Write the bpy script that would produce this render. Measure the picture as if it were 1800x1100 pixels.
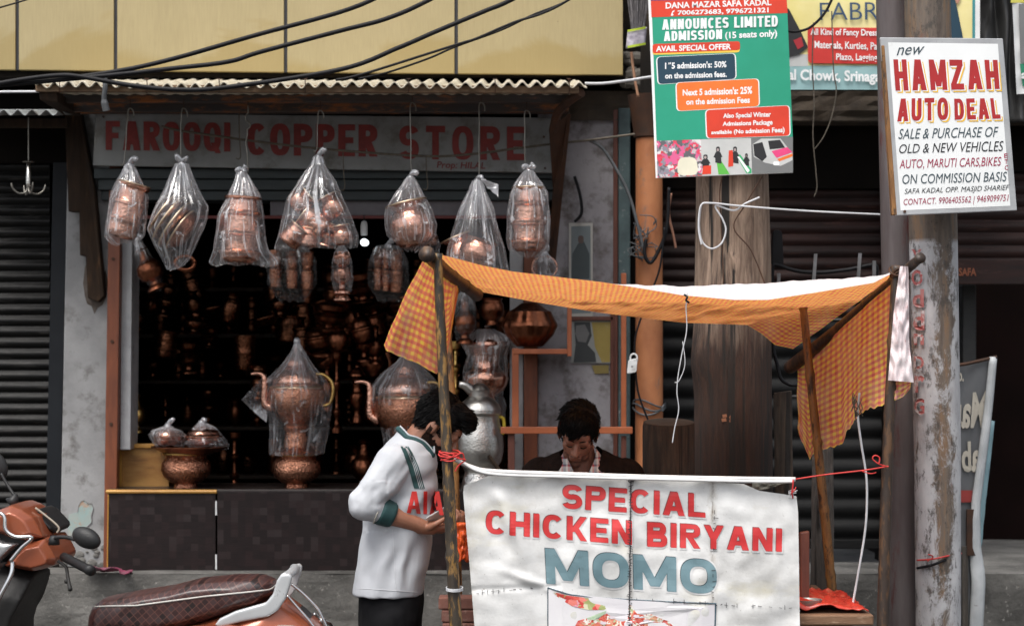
import bpy, bmesh, math, random
from mathutils import Vector, Matrix, noise
from mathutils.bvhtree import BVHTree
random.seed(7)
R = math.radians
scene = bpy.context.scene
for o in list(bpy.data.objects): bpy.data.objects.remove(o)
COL = scene.collection

# ---------------------------------------------------------------- camera
CAMD, EYE, FPX, HOR = 10.0, 1.6, 3400.0, 640.0        # distance to the shop front, eye height, focal length in photo pixels, horizon row
cam = bpy.data.cameras.new('camera'); camo = bpy.data.objects.new('camera', cam); COL.objects.link(camo)
camo.location = (0, -CAMD, EYE); camo.rotation_euler = (R(90), 0, 0)
cam.sensor_width = 36; cam.lens = 36*FPX/1800; cam.shift_y = (HOR-550)/1800
cam.clip_start = .1; cam.clip_end = 500
cam.dof.use_dof = True; cam.dof.focus_distance = 7.6; cam.dof.aperture_fstop = 3.2
scene.camera = camo
# ---------------------------------------------------------------- world, sun, exposure
w = bpy.data.worlds.new('World'); scene.world = w; w.use_nodes = True
nt = w.node_tree; bg = nt.nodes['Background']
sky = nt.nodes.new('ShaderNodeTexSky'); sky.sky_type = 'NISHITA'; sky.sun_disc = False
SUN_EL, SUN_AZ = 62, 205
sky.sun_elevation = R(SUN_EL); sky.sun_rotation = R(SUN_AZ); sky.air_density = 1.0; sky.dust_density = 5.0; sky.ozone_density = 1.0
hs = nt.nodes.new('ShaderNodeHueSaturation'); hs.inputs['Saturation'].default_value = .38
nt.links.new(sky.outputs[0], hs.inputs['Color']); nt.links.new(hs.outputs[0], bg.inputs['Color'])
bg.inputs['Strength'].default_value = .12
sun = bpy.data.lights.new('sun', 'SUN'); suno = bpy.data.objects.new('sun', sun); COL.objects.link(suno)
sun.energy = 1.35; sun.angle = R(30); sun.color = (1, .97, .93)
_d = Vector((math.sin(R(SUN_AZ))*math.cos(R(SUN_EL)), math.cos(R(SUN_AZ))*math.cos(R(SUN_EL)), math.sin(R(SUN_EL))))
suno.location = (0, -6, 12); suno.rotation_euler = (-_d).to_track_quat('-Z', 'Y').to_euler()
scene.render.engine = 'CYCLES'
vs = scene.view_settings; vs.view_transform = 'Standard'; vs.look = 'None'; vs.gamma = 1; vs.use_curve_mapping = False
vs.exposure = 0.98
scene.cycles.use_denoising = True
scene.cycles.transparent_max_bounces = 24; scene.cycles.max_bounces = 8

# ---------------------------------------------------------------- helpers
def P(px, py, Y):                 # a point at depth Y seen at photo pixel (px, py)
    d = CAMD+Y
    return Vector(((px-900)/FPX*d, Y, EYE-(py-HOR)/FPX*d))
def S(Y): return FPX/(CAMD+Y)     # photo pixels per metre at depth Y
def V(*a): return Vector(a)
def lerp(a, b, t): return a+(b-a)*t
def sm(t): t = max(0, min(1, t)); return t*t*(3-2*t)
def nz(x, y=0, z=0): return noise.noise(Vector((x, y, z)))
def interp(pts, x):
    if x <= pts[0][0]: return pts[0][1]
    for (a, b), (c, d) in zip(pts, pts[1:]):
        if x <= c: return b+(d-b)*(x-a)/(c-a)
    return pts[-1][1]
def spline(pts, n=8):             # Catmull-Rom
    out = []
    for i in range(len(pts)-1):
        p0, p1, p2, p3 = pts[max(i-1, 0)], pts[i], pts[i+1], pts[min(i+2, len(pts)-1)]
        for k in range(n):
            t = k/n
            out.append(.5*((2*p1)+(p2-p0)*t+(2*p0-5*p1+4*p2-p3)*t*t+(3*p1-p0-3*p2+p3)*t**3))
    out.append(pts[-1].copy()); return out

class MB:
    def __init__(s): s.v = []; s.f = []; s.uv = {}; s.mi = {}
    def add(s, vs, fs):
        b = len(s.v); s.v += [Vector(v) for v in vs]; s.f += [tuple(b+i for i in f) for f in fs]; return b
    def box(s, a, b, rot=None, mid=None):
        x0, y0, z0 = a; x1, y1, z1 = b
        vs = [V(x, y, z) for z in (min(z0, z1), max(z0, z1)) for x, y in ((min(x0,x1), min(y0,y1)), (max(x0,x1), min(y0,y1)), (max(x0,x1), max(y0,y1)), (min(x0,x1), max(y0,y1)))]
        if rot is not None:
            c = mid if mid is not None else sum(vs, V(0,0,0))/8
            vs = [rot @ (v-c)+c for v in vs]
        s.add(vs, [(3,2,1,0), (4,5,6,7), (0,1,5,4), (1,2,6,5), (2,3,7,6), (3,0,4,7)]); return s
    def pbox(s, x0, y0, x1, y1, Y, depth, Yp=None):      # box whose front face at depth Y fills a pixel rectangle
        a = P(x0, y1, Y); b = P(x1, y0, Y)
        return s.box((a.x, Y, a.z), (b.x, Y+depth, b.z))
    def quadprism(s, q, t):                              # four (or more) corner points in order and a thickness vector
        n = len(q); q = [Vector(p) for p in q]
        vs = q+[p+t for p in q]
        s.add(vs, [tuple(range(n)), tuple(range(2*n-1, n-1, -1))]+[(i, i+n, (i+1) % n+n, (i+1) % n) for i in range(n)]); return s
    def tube(s, pts, r, n=8, cap=True, sq=None):
        pts = [Vector(p) for p in pts]; m = len(pts)
        rs = r if isinstance(r, (list, tuple)) else [r]*m
        t = (pts[1]-pts[0]).normalized()
        up = V(0,0,1) if abs(t.z) < .9 else V(1,0,0)
        u = t.cross(up).normalized(); vv = []
        for i in range(m):
            tt = (pts[min(i+1, m-1)]-pts[max(i-1, 0)])
            tt = tt.normalized() if tt.length > 1e-9 else t
            u = (u-tt*u.dot(tt)); u = u.normalized() if u.length > 1e-6 else tt.orthogonal().normalized()
            w_ = tt.cross(u)
            for k in range(n):
                a = 2*math.pi*k/n
                vv.append(pts[i]+rs[i]*(math.cos(a)*u+math.sin(a)*w_*(sq or 1)))
        ff = [(i*n+k, i*n+(k+1) % n, (i+1)*n+(k+1) % n, (i+1)*n+k) for i in range(m-1) for k in range(n)]
        if cap: ff += [tuple(range(n-1, -1, -1)), tuple((m-1)*n+k for k in range(n))]
        s.add(vv, ff); return s
    def lathe(s, prof, c, n=32, M=None, fn=None):
        c = Vector(c); vv = []; m = len(prof)
        for i, (r, z) in enumerate(prof):
            for k in range(n):
                a = 2*math.pi*k/n
                rr = r*(fn(a, i/(m-1)) if fn else 1)
                p = V(rr*math.cos(a), rr*math.sin(a), z)
                vv.append((M @ p if M else p)+c)
        ff = [(i*n+k, i*n+(k+1) % n, (i+1)*n+(k+1) % n, (i+1)*n+k) for i in range(m-1) for k in range(n)]
        if prof[0][0] > 1e-5: ff.append(tuple(range(n-1, -1, -1)))
        if prof[-1][0] > 1e-5: ff.append(tuple((m-1)*n+k for k in range(n)))
        s.add(vv, ff); return s
    def ell(s, c, r, M=None, nu=20, nv=12):
        c = Vector(c); r = (r, r, r) if not hasattr(r, '__len__') else r
        vv = [V(0, 0, -r[2])]
        for i in range(1, nv):
            f = math.pi*i/nv-math.pi/2
            for k in range(nu):
                a = 2*math.pi*k/nu
                vv.append(V(r[0]*math.cos(f)*math.cos(a), r[1]*math.cos(f)*math.sin(a), r[2]*math.sin(f)))
        vv.append(V(0, 0, r[2]))
        vv = [(M @ p if M else p)+c for p in vv]
        ff = [(0, 1+(k+1) % nu, 1+k) for k in range(nu)]
        ff += [(1+i*nu+k, 1+i*nu+(k+1) % nu, 1+(i+1)*nu+(k+1) % nu, 1+(i+1)*nu+k) for i in range(nv-2) for k in range(nu)]
        L = 1+(nv-1)*nu; b = 1+(nv-2)*nu
        ff += [(b+k, b+(k+1) % nu, L) for k in range(nu)]
        s.add(vv, ff); return s
    def cap(s, a, b, ra, rb=None, n=14):                  # tapered capsule
        a, b = Vector(a), Vector(b); rb = ra if rb is None else rb
        d = b-a; L = d.length; d = d.normalized() if L > 1e-9 else V(0,0,1)
        pts, rs = [], []
        for k in range(5): f = math.pi/2*(1-k/5); pts.append(a-d*ra*math.sin(f)); rs.append(max(ra*math.cos(f), ra*.02))
        pts.append(a); rs.append(ra); pts.append(b); rs.append(rb)
        for k in range(1, 6): f = math.pi/2*k/5; pts.append(b+d*rb*math.sin(f)); rs.append(max(rb*math.cos(f), rb*.02))
        return s.tube(pts, rs, n)
    def chain(s, pts, rs, n=14):
        for (p, q), (ra, rb) in zip(zip(pts, pts[1:]), zip(rs, rs[1:])): s.cap(p, q, ra, rb, n)
        return s
    def grid(s, nu, nv, fn, closed=False):                # fn(u, v) -> point; stores uv
        b = len(s.v)
        for j in range(nv+1):
            for i in range(nu+1):
                s.v.append(Vector(fn(i/nu, j/nv)))
        W = nu+1
        for j in range(nv):
            for i in range(nu):
                f = (b+j*W+i, b+j*W+i+1, b+(j+1)*W+i+1, b+(j+1)*W+i)
                s.uv[len(s.f)] = [(i/nu, j/nv), ((i+1)/nu, j/nv), ((i+1)/nu, (j+1)/nv), (i/nu, (j+1)/nv)]
                s.f.append(f)
        return s
    def bolt(s, c, r, axis=V(0,-1,0), h=.006):
        s.tube([Vector(c), Vector(c)+axis*h], r, 8); return s
    def build(s, name, m, parent=None, smooth=False, bevel=0, sub=0, solid=0, base=True):
        vs = s.v
        if base and vs:
            lo = V(min(v.x for v in vs), min(v.y for v in vs), min(v.z for v in vs)); hi = V(max(v.x for v in vs), max(v.y for v in vs), max(v.z for v in vs))
            c = V((lo.x+hi.x)/2, (lo.y+hi.y)/2, lo.z)
        else: c = V(0,0,0)
        me = bpy.data.meshes.new(name); me.from_pydata([v-c for v in vs], [], s.f)
        if s.uv:
            ul = me.uv_layers.new(name='UVMap')
            for fi, uvs in s.uv.items():
                p = me.polygons[fi]
                for k, li in enumerate(p.loop_indices): ul.data[li].uv = uvs[k]
        ms = m if isinstance(m, (list, tuple)) else [m]
        for q in ms: me.materials.append(q)
        for fi, k in s.mi.items(): me.polygons[fi].material_index = k
        if smooth:
            for p in me.polygons: p.use_smooth = True
        me.update(); me.validate()
        o = bpy.data.objects.new(name, me); COL.objects.link(o); o.location = c
        adopt(o, parent)
        if bevel:
            b = o.modifiers.new('bevel', 'BEVEL'); b.width = bevel; b.segments = 2; b.limit_method = 'ANGLE'; b.angle_limit = R(40)
        if solid:
            b = o.modifiers.new('solid', 'SOLIDIFY'); b.thickness = solid; b.offset = 0
        if sub:
            b = o.modifiers.new('sub', 'SUBSURF'); b.levels = sub; b.render_levels = sub
        return o
def worldloc(o):
    l = o.location.copy()
    while o.parent:
        l = o.parent.location+o.matrix_parent_inverse.translation+l; o = o.parent
    return l
def adopt(o, parent):
    if parent is not None:
        o.parent = parent; o.matrix_parent_inverse = Matrix.Translation(-worldloc(parent))
def tag(o, label=None, cat=None, group=None, kind=None):
    for k, v in (('label', label), ('category', cat), ('group', group), ('kind', kind)):
        if v: o[k] = v
    return o
def thing(name, loc, label, cat, group=None):
    o = bpy.data.objects.new(name, None); o.empty_display_size = .05; o.location = loc; COL.objects.link(o)
    return tag(o, label, cat, group)
def smooth_angle(o, a=40):
    for p in o.data.polygons: p.use_smooth = True
    if hasattr(o.data, 'set_sharp_from_angle'): o.data.set_sharp_from_angle(angle=R(a))
    return o
def copy_tree(o, loc, label=None, rot=None, scale=None):
    r = o.copy(); COL.objects.link(r); r.location = loc
    if rot: r.rotation_euler = rot
    if scale: r.scale = (scale,)*3
    if label: r['label'] = label
    def kids(src, dst):
        for ch in [c for c in bpy.data.objects if c.parent == src]:
            c = ch.copy(); COL.objects.link(c); c.parent = dst; kids(ch, c)
    kids(o, r); return r
def remeshed(mb, voxel, smooth_it=6, factor=.5):           # one continuous skin from overlapping volumes -> (bmesh-able) mesh data
    me = bpy.data.meshes.new('tmp'); me.from_pydata(mb.v, [], mb.f); me.update()
    o = bpy.data.objects.new('tmp', me); sc2 = bpy.data.scenes.new('tmp'); sc2.collection.objects.link(o)
    m = o.modifiers.new('r', 'REMESH'); m.mode = 'VOXEL'; m.voxel_size = voxel
    if smooth_it:
        m = o.modifiers.new('s', 'SMOOTH'); m.iterations = smooth_it; m.factor = factor
    vl = sc2.view_layers[0]; vl.update(); dg = vl.depsgraph
    out = bpy.data.meshes.new_from_object(o.evaluated_get(dg))
    bpy.data.objects.remove(o); bpy.data.meshes.remove(me); bpy.data.scenes.remove(sc2)
    return out
def mesh_obj(name, me, mats, parent=None, smooth=True):
    me.materials.clear()
    for m in (mats if isinstance(mats, (list, tuple)) else [mats]): me.materials.append(m)
    if smooth:
        for p in me.polygons: p.use_smooth = True
    o = bpy.data.objects.new(name, me); COL.objects.link(o)
    vs = me.vertices
    lo = V(min(v.co.x for v in vs), min(v.co.y for v in vs), min(v.co.z for v in vs)); hi = V(max(v.co.x for v in vs), max(v.co.y for v in vs), max(v.co.z for v in vs))
    c = V((lo.x+hi.x)/2, (lo.y+hi.y)/2, lo.z)
    me.transform(Matrix.Translation(-c)); o.location = c
    adopt(o, parent); return o

# ---------------------------------------------------------------- lettering
def glyphs(text, bold=0.0, shear=0.0, space=1.0):
    cu = bpy.data.curves.new('t', 'FONT'); cu.body = text; cu.size = 1; cu.offset = bold; cu.shear = shear; cu.space_character = space
    cu.resolution_u = 3; cu.align_x = 'LEFT'; cu.fill_mode = 'FRONT'
    o = bpy.data.objects.new('t', cu); me = bpy.data.meshes.new_from_object(o)
    vs = [v.co.copy() for v in me.vertices]; fs = [tuple(p.vertices) for p in me.polygons]
    bpy.data.objects.remove(o); bpy.data.curves.remove(cu); bpy.data.meshes.remove(me)
    return vs, fs
def block_glyphs(text, w=.2, width=.62, gap=.1):       # heavy sign-writer capitals drawn from strokes; z counts the strokes so that none share a plane
    vs, fs = [], []; x = 0.; zi = 0
    sg = lambda t, e: math.copysign(abs(t)**(2/e), t)
    for ch in text:
        Wd = width*{'I': w/width, 'M': 1.28, 'L': .86, 'F': .88, 'E': .9, 'T': .98, 'O': 1.08, 'Q': 1.08, 'A': 1.1, ' ': .5, 'C': 1.02}.get(ch, 1.0)
        st = []
        rect = lambda a, b, c, d: st.append([(a, b), (c, b), (c, d), (a, d)])
        def dia(x0, y0, x1, y1, hw=w*.55): st.append([(x0-hw, y0), (x0+hw, y0), (x1+hw, y1), (x1-hw, y1)])
        def arc(cx, cy, rx, ry, a0, a1, e=2.4, n=22):
            ps = []
            for k in range(n+1):
                a = R(lerp(a0, a1, k/n)); c_, s_ = sg(math.cos(a), e), sg(math.sin(a), e)
                ps.append(((cx+rx*c_, cy+ry*s_), (cx+(rx-w)*c_, cy+(ry-w*.92)*s_)))
            st.append(ps)
        h = w/2; c = Wd/2; hw = w*.56
        def bowl(y0, y1, r_=Wd):
            ry = (y1-y0)/2; rx = min(ry, Wd*.55); rect(w*.9, y1-w*.92, r_-rx, y1); rect(w*.9, y0, r_-rx, y0+w*.92); arc(r_-rx, (y0+y1)/2, rx, ry, -90, 90)
        if ch in 'BDEFHKLMNPRI': rect(0, 0, w, 1)
        if ch in 'HMN': rect(Wd-w, 0, Wd, 1)
        if ch in 'EFTZ': rect(w*.9 if ch in 'EF' else 0, 1-w*.92, Wd, 1)
        if ch in 'ELZ': rect(w*.9 if ch in 'EL' else 0, 0, Wd, w*.92)
        if ch in 'EF': rect(w*.9, .5-h*.9, Wd*.9, .5+h*.9)
        if ch == 'H': rect(w*.9, .5-h, Wd-w*.9, .5+h)
        if ch == 'T': rect(c-h, 0, c+h, 1-w*.9)
        if ch == 'A': dia(hw, 0, c-.02, 1); dia(Wd-hw, 0, c+.02, 1); rect(Wd*.27, .2, Wd*.73, .2+w*.85)
        if ch == 'M': dia(hw, 1, c, .12, hw*.9); dia(Wd-hw, 1, c, .12, hw*.9)
        if ch == 'N': dia(hw, 1, Wd-hw, 0)
        if ch == 'K': dia(Wd-hw, 1, w, .36); dia(w*1.5, .52, Wd-hw*.9, 0)
        if ch == 'Y': dia(hw, 1, c, .42); dia(Wd-hw, 1, c, .42); rect(c-h, 0, c+h, .45)
        if ch == 'Z': dia(hw, w*.8, Wd-hw, 1-w*.8)
        if ch in 'OQ': arc(c, .5, c, .5, 0, 360, 2.5, 40)
        if ch == 'Q': dia(Wd-hw*.8, -.06, c+.04, .3, hw*.8)
        if ch == 'C': arc(c, .5, c, .5, 42, 318, 2.4, 32)
        if ch == 'S': r_ = (1+w)/4; arc(c, 1-r_, c, r_, 22, 270, 2.3, 24); arc(c, r_, c, r_, 90, -158, 2.3, 24)
        if ch == 'U': rect(0, .33, w, 1); rect(Wd-w, .33, Wd, 1); arc(c, .345, c, .345, 180, 360)
        if ch == 'P': bowl(.42, 1)
        if ch == 'R': bowl(.44, 1); dia(Wd*.48, .46, Wd-hw*.9, 0)
        if ch == 'B': bowl(.46, 1, Wd*.94); bowl(0, .54)
        if ch == 'D': bowl(0, 1)
        for s_ in st:
            b = len(vs); zi += 1
            if isinstance(s_[0][0], tuple):
                for o_, i_ in s_: vs += [V(x+o_[0], o_[1], zi), V(x+i_[0], i_[1], zi)]
                fs += [(b+2*k, b+2*k+1, b+2*k+3, b+2*k+2) for k in range(len(s_)-1)]
            else:
                vs += [V(x+p[0], p[1], zi) for p in s_]; fs.append((b, b+1, b+2, b+3))
        x += Wd+gap
    return vs, fs
def text_on(name, text, quad, surf, m, parent, bold=.02, shear=0, space=1.0, off=.004, dx=0, dy=0, arch=0, cut=0, mirror=False, block=None):
    """quad: pixel corners TL, TR, BR, BL of the ink box; surf(px, py) -> world point on the board; off: metres in front of it"""
    vs, fs = block_glyphs(text, *block) if block else glyphs(text, bold, shear, space)
    x0 = min(v.x for v in vs); x1 = max(v.x for v in vs); y0 = min(v.y for v in vs); y1 = max(v.y for v in vs)
    if cut:
        bm = bmesh.new()
        for v in vs: bm.verts.new(v)
        bm.verts.ensure_lookup_table()
        for f in fs:
            try: bm.faces.new([bm.verts[i] for i in f])
            except ValueError: pass
        for k in range(1, cut):
            x = x0+(x1-x0)*k/cut
            bmesh.ops.bisect_plane(bm, geom=bm.verts[:]+bm.edges[:]+bm.faces[:], plane_co=(x, 0, 0), plane_no=(1, 0, 0))
        for k in range(1, 6):
            bmesh.ops.bisect_plane(bm, geom=bm.verts[:]+bm.edges[:]+bm.faces[:], plane_co=(0, y0+(y1-y0)*k/6, 0), plane_no=(0, 1, 0))
        bm.verts.index_update(); vs = [v.co.copy() for v in bm.verts]; fs = [tuple(v.index for v in f.verts) for f in bm.faces]; bm.free()
    TL, TR, BR, BL = [Vector(q) for q in quad]
    mb = MB(); out = []
    for v in vs:
        u = (v.x-x0)/(x1-x0); t = (v.y-y0)/(y1-y0)
        if mirror: u = 1-u
        p = lerp(lerp(BL, BR, u), lerp(TL, TR, u), t)
        py = p.y+dy-arch*4*u*(1-u)
        q = surf(p.x+dx, py); out.append(q+V(0, -off-.00008*v.z, 0))
    mb.add(out, fs)
    return mb.build(name, m, parent)
def rquad(x0, y0, x1, y1, slope=0, lean=0):   # pixel quad with baseline slope (dy/dx) and vertical lean (dx per dy)
    w_ = x1-x0; h = y1-y0
    return [(x0, y0), (x1, y0+w_*slope), (x1+lean*h, y1+w_*slope), (x0+lean*h, y1)]
def patch(name, poly, surf, m, parent, off=.003):        # flat printed area, pixel polygon
    mb = MB(); mb.add([surf(x, y)+V(0, -off, 0) for x, y in poly], [tuple(range(len(poly)))])
    return mb.build(name, m, parent)
def rrect(quad, r=8, n=4):                               # rounded quad, pixel corners TL TR BR BL
    q = [Vector(p) for p in quad]; out = []
    for i in range(4):
        c = q[i]; a = (q[i-1]-c).normalized()*r; b = (q[(i+1) % 4]-c).normalized()*r
        for k in range(n+1):
            t = k/n; p0 = c+a; p1 = c+b
            out.append(((1-t)**2*p0+2*t*(1-t)*c+t*t*p1).to_tuple())
    return out

# ---------------------------------------------------------------- materials
def new_mat(name):
    m = bpy.data.materials.new(name); m.use_nodes = True
    nt = m.node_tree; b = nt.nodes['Principled BSDF']; return m, nt, b
def N(nt, t, **kw):
    n = nt.nodes.new(t)
    for k, v in kw.items():
        if k in n.inputs: n.inputs[k].default_value = v
        else: setattr(n, k, v)
    return n
def col4(c): return (c[0], c[1], c[2], 1)
def ramp(nt, fac, stops):
    r = nt.nodes.new('ShaderNodeValToRGB'); e = r.color_ramp.elements
    while len(e) < len(stops): e.new(.5)
    for k, (p, c) in enumerate(stops): e[k].position = p; e[k].color = col4(c) if hasattr(c, '__len__') else (c, c, c, 1)
    if fac is not None: nt.links.new(fac, r.inputs[0])
    return r.outputs[0]
def coords(nt, stretch=(1,1,1), rnd=True, kind='Object'):
    tc = nt.nodes.new('ShaderNodeTexCoord'); mp = nt.nodes.new('ShaderNodeMapping'); mp.inputs['Scale'].default_value = stretch
    nt.links.new(tc.outputs[kind], mp.inputs[0])
    if rnd:
        oi = nt.nodes.new('ShaderNodeObjectInfo'); ml = N(nt, 'ShaderNodeMath', operation='MULTIPLY'); ml.inputs[1].default_value = 17.3
        nt.links.new(oi.outputs['Random'], ml.inputs[0]); nt.links.new(ml.outputs[0], mp.inputs['Location'])
    return mp.outputs[0]
def noise_tex(nt, vec, scale, detail=6, rough=.6, dist=0):
    n = N(nt, 'ShaderNodeTexNoise', Scale=scale, Detail=detail, Roughness=rough, Distortion=dist); nt.links.new(vec, n.inputs['Vector']); return n.outputs[0]
def mix(nt, fac, a, b, bt='MIX'):
    m = nt.nodes.new('ShaderNodeMix'); m.data_type = 'RGBA'; m.blend_type = bt
    for s, v in ((m.inputs[0], fac), (m.inputs[6], a), (m.inputs[7], b)):
        if hasattr(v, 'links'): nt.links.new(v, s)
        elif hasattr(v, '__len__'): s.default_value = col4(v)
        else: s.default_value = v
    return m.outputs[2]
def bumpit(nt, b, h, strength=.3, dist=.01):
    bp = N(nt, 'ShaderNodeBump', Strength=strength, Distance=dist); nt.links.new(h, bp.inputs['Height']); nt.links.new(bp.outputs[0], b.inputs['Normal']); return bp
def mat(name, c1, c2=None, scale=6, rough=.6, metal=0, bump=.15, bscale=None, stretch=(1,1,1), spots=None, sscale=20, sramp=(.55,.68), spec=.5, lo=.35, hi=.65, bdist=.004, rvar=.15):
    m, nt, b = new_mat(name); vec = coords(nt, stretch)
    n1 = noise_tex(nt, vec, scale)
    c = ramp(nt, n1, [(lo, c1), (hi, c2 if c2 else [x*.8 for x in c1])])
    if spots:
        n2 = noise_tex(nt, vec, sscale, 8, .7); f = ramp(nt, n2, [(sramp[0], 0.), (sramp[1], 1.)])
        c = mix(nt, f, c, spots)
    nt.links.new(c, b.inputs['Base Color'])
    b.inputs['Metallic'].default_value = metal; b.inputs['Specular IOR Level'].default_value = spec
    n3 = noise_tex(nt, vec, (bscale or scale*4), 8, .65)
    mr = N(nt, 'ShaderNodeMapRange'); mr.inputs[3].default_value = max(0.02, rough-rvar); mr.inputs[4].default_value = min(1, rough+rvar)
    nt.links.new(n3, mr.inputs[0]); nt.links.new(mr.outputs[0], b.inputs['Roughness'])
    if bump: bumpit(nt, b, n3, bump, bdist)
    return m
def flat(name, c, rough=.5, metal=0, spec=.4, wear=None):      # printed / painted inks: near-even with a little wear
    return mat(name, c, [x*.86 for x in c], 9, rough, metal, .05, 60, spots=wear, sscale=14, sramp=(.62,.72), spec=spec)
# ---------------------------------------------------------------- materials of the setting
M = {}
def cladding():
    m, nt, b = new_mat('cladding'); vec = coords(nt, rnd=True)
    n1 = noise_tex(nt, vec, 1.6, 4); c = ramp(nt, n1, [(.35, (.31, .25, .125)), (.7, (.365, .295, .155))])
    gr = noise_tex(nt, coords(nt, (60, 60, 4)), 3, 3); c = mix(nt, .12, c, ramp(nt, gr, [(.3, (.25, .19, .08)), (.7, (.6, .5, .25))]))
    st = noise_tex(nt, coords(nt, (1.1, 1.1, 1.6)), 1.3, 5, .55, .6)           # rain-stained lower edge of the panels
    tc = nt.nodes.new('ShaderNodeTexCoord'); sp = nt.nodes.new('ShaderNodeSeparateXYZ'); nt.links.new(tc.outputs['Object'], sp.inputs[0])
    hh = N(nt, 'ShaderNodeMapRange'); hh.inputs[1].default_value = 0; hh.inputs[2].default_value = .5; hh.inputs[3].default_value = .32; hh.inputs[4].default_value = -.35
    nt.links.new(sp.outputs[2], hh.inputs[0]); ad = N(nt, 'ShaderNodeMath', operation='ADD'); nt.links.new(st, ad.inputs[0]); nt.links.new(hh.outputs[0], ad.inputs[1])
    f = ramp(nt, ad.outputs[0], [(.62, 0.), (.70, .6)]); c = mix(nt, f, c, (.28, .20, .06))
    sp2 = noise_tex(nt, vec, 26, 2); c = mix(nt, ramp(nt, sp2, [(.77, 0.), (.79, .8)]), c, (.09, .07, .04))
    nt.links.new(c, b.inputs['Base Color']); b.inputs['Roughness'].default_value = .55; bumpit(nt, b, gr, .05, .003); return m
M['clad'] = cladding()
M['joint'] = mat('joint', (.018, .018, .022), (.03, .03, .035), rough=.6)
M['dark'] = mat('dark_soffit', (.009, .008, .0075), (.02, .016, .012), 3, .95, spec=.15, spots=(.035, .026, .016), sscale=5)
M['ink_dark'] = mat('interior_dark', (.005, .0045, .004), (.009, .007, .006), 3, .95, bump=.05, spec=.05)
M['plaster'] = mat('plaster', (.29, .29, .29), (.18, .18, .182), 3.2, .85, bump=.35, bscale=26, spots=(.10, .092, .086), sscale=8, sramp=(.53, .72), bdist=.01)
M['lilac'] = mat('lilac_plaster', (.31, .30, .315), (.19, .18, .195), 4, .85, bump=.3, bscale=30, spots=(.09, .075, .068), sscale=8, sramp=(.48, .66), bdist=.01)
M['concrete'] = mat('concrete', (.05, .048, .044), (.14, .135, .125), 3.5, .9, bump=.8, bscale=22, spots=(.26, .25, .23), sscale=30, sramp=(.60, .68), bdist=.012)
M['concrete_dirty'] = mat('dirty_concrete', (.035, .027, .019), (.08, .06, .042), 4, .9, bump=.5, spots=(.03, .02, .015), sscale=6, bdist=.012)
M['asphalt'] = mat('asphalt', (.045, .044, .042), (.07, .068, .064), 1.5, .9, bump=.6, bscale=120, bdist=.006)
M['orange_wood'] = mat('orange_painted_wood', (.18, .048, .016), (.12, .031, .011), 5, .5, stretch=(6, 6, 1), bump=.2, spots=(.04, .015, .01), sscale=7, sramp=(.62, .7))
M['maroon_wood'] = mat('maroon_wood', (.12, .035, .02), (.08, .022, .013), 5, .55, stretch=(6, 6, 1), bump=.2)
M['jamb'] = mat('white_jamb', (.42, .43, .44), (.30, .30, .31), 6, .6, spots=(.12, .11, .10), sscale=10, sramp=(.6, .7))
M['teal_trim'] = mat('teal_trim', (.012, .019, .021), (.02, .03, .033), 8, .55, bump=.15, stretch=(1, 6, 6))
M['teal_post'] = mat('teal_post', (.06, .095, .10), (.035, .055, .06), 10, .6, bump=.3, spots=(.25, .26, .25), sscale=16, sramp=(.6, .66))
M['navy'] = mat('navy_frame', (.004, .0055, .008), (.007, .009, .012), 6, .6, spec=.25)
M['slat'] = mat('shutter_slat', (.0035, .0035, .0035), (.0065, .0063, .006), 4, .45, metal=0, spec=.16, bump=.15, stretch=(1, 4, 9), spots=(.03, .028, .026), sscale=6)
M['slat_maroon'] = mat('rusty_maroon_slat', (.013, .0075, .007), (.028, .012, .010), 3, .65, metal=0, spec=.25, bump=.2, stretch=(1, 4, 7), spots=(.075, .035, .028), sscale=5, sramp=(.58, .72))
M['slat_grey'] = mat('grey_shutter_slat', (.004, .0042, .0045), (.008, .008, .008), 4, .6, metal=0, spec=.2, bump=.15, stretch=(1, 4, 9))
M['corr'] = mat('corrugated_sheet', (.50, .46, .37), (.36, .32, .24), 6, .6, bump=.2, spots=(.16, .12, .07), sscale=9, sramp=(.60, .72))
M['corr_grey'] = mat('grey_corrugated_sheet', (.30, .32, .32), (.19, .2, .2), 6, .55, metal=.2, bump=.2, spots=(.09, .08, .07), sscale=9)
M['batten'] = mat('weathered_batten', (.16, .095, .05), (.09, .055, .03), 5, .8, stretch=(1.2, 8, 8), bump=.4, spots=(.22, .16, .10), sscale=8)
M['rust'] = mat('rusty_purlin', (.035, .033, .034), (.05, .033, .025), 4, .75, bump=.3, stretch=(1, 4, 4), spots=(.26, .085, .02), sscale=3.5, sramp=(.5, .6))
M['darkwood'] = mat('dark_wood', (.018, .011, .0075), (.036, .021, .012), 6, .85, spec=.25, stretch=(7, 7, 1), bump=.5, spots=(.10, .05, .025), sscale=6, sramp=(.6, .72))
M['rustiron'] = mat('rusty_iron', (.04, .022, .015), (.08, .035, .018), 10, .7, metal=.4, bump=.3)
M['wire'] = mat('steel_wire', (.24, .23, .21), (.15, .14, .12), 20, .4, metal=.8, bump=.1)
M['cable'] = mat('black_cable', (.004, .004, .005), (.009, .009, .011), 12, .55, bump=.1, spec=.2, spots=(.04, .04, .043), sscale=20, sramp=(.66, .72))
M['cable_white'] = mat('white_cable', (.55, .56, .58), (.42, .43, .45), 12, .5)
M['cable_grey'] = mat('grey_cable', (.09, .095, .10), (.05, .055, .06), 12, .5)
M['rope'] = mat('dirty_rope', (.13, .11, .085), (.07, .06, .045), 40, .9, bump=.5)
M['pipe'] = mat('orange_pipe', (.42, .165, .065), (.32, .115, .045), 5, .65, bump=.25, stretch=(2, 2, 1), spots=(.15, .11, .09), sscale=7, sramp=(.58, .70))
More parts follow.
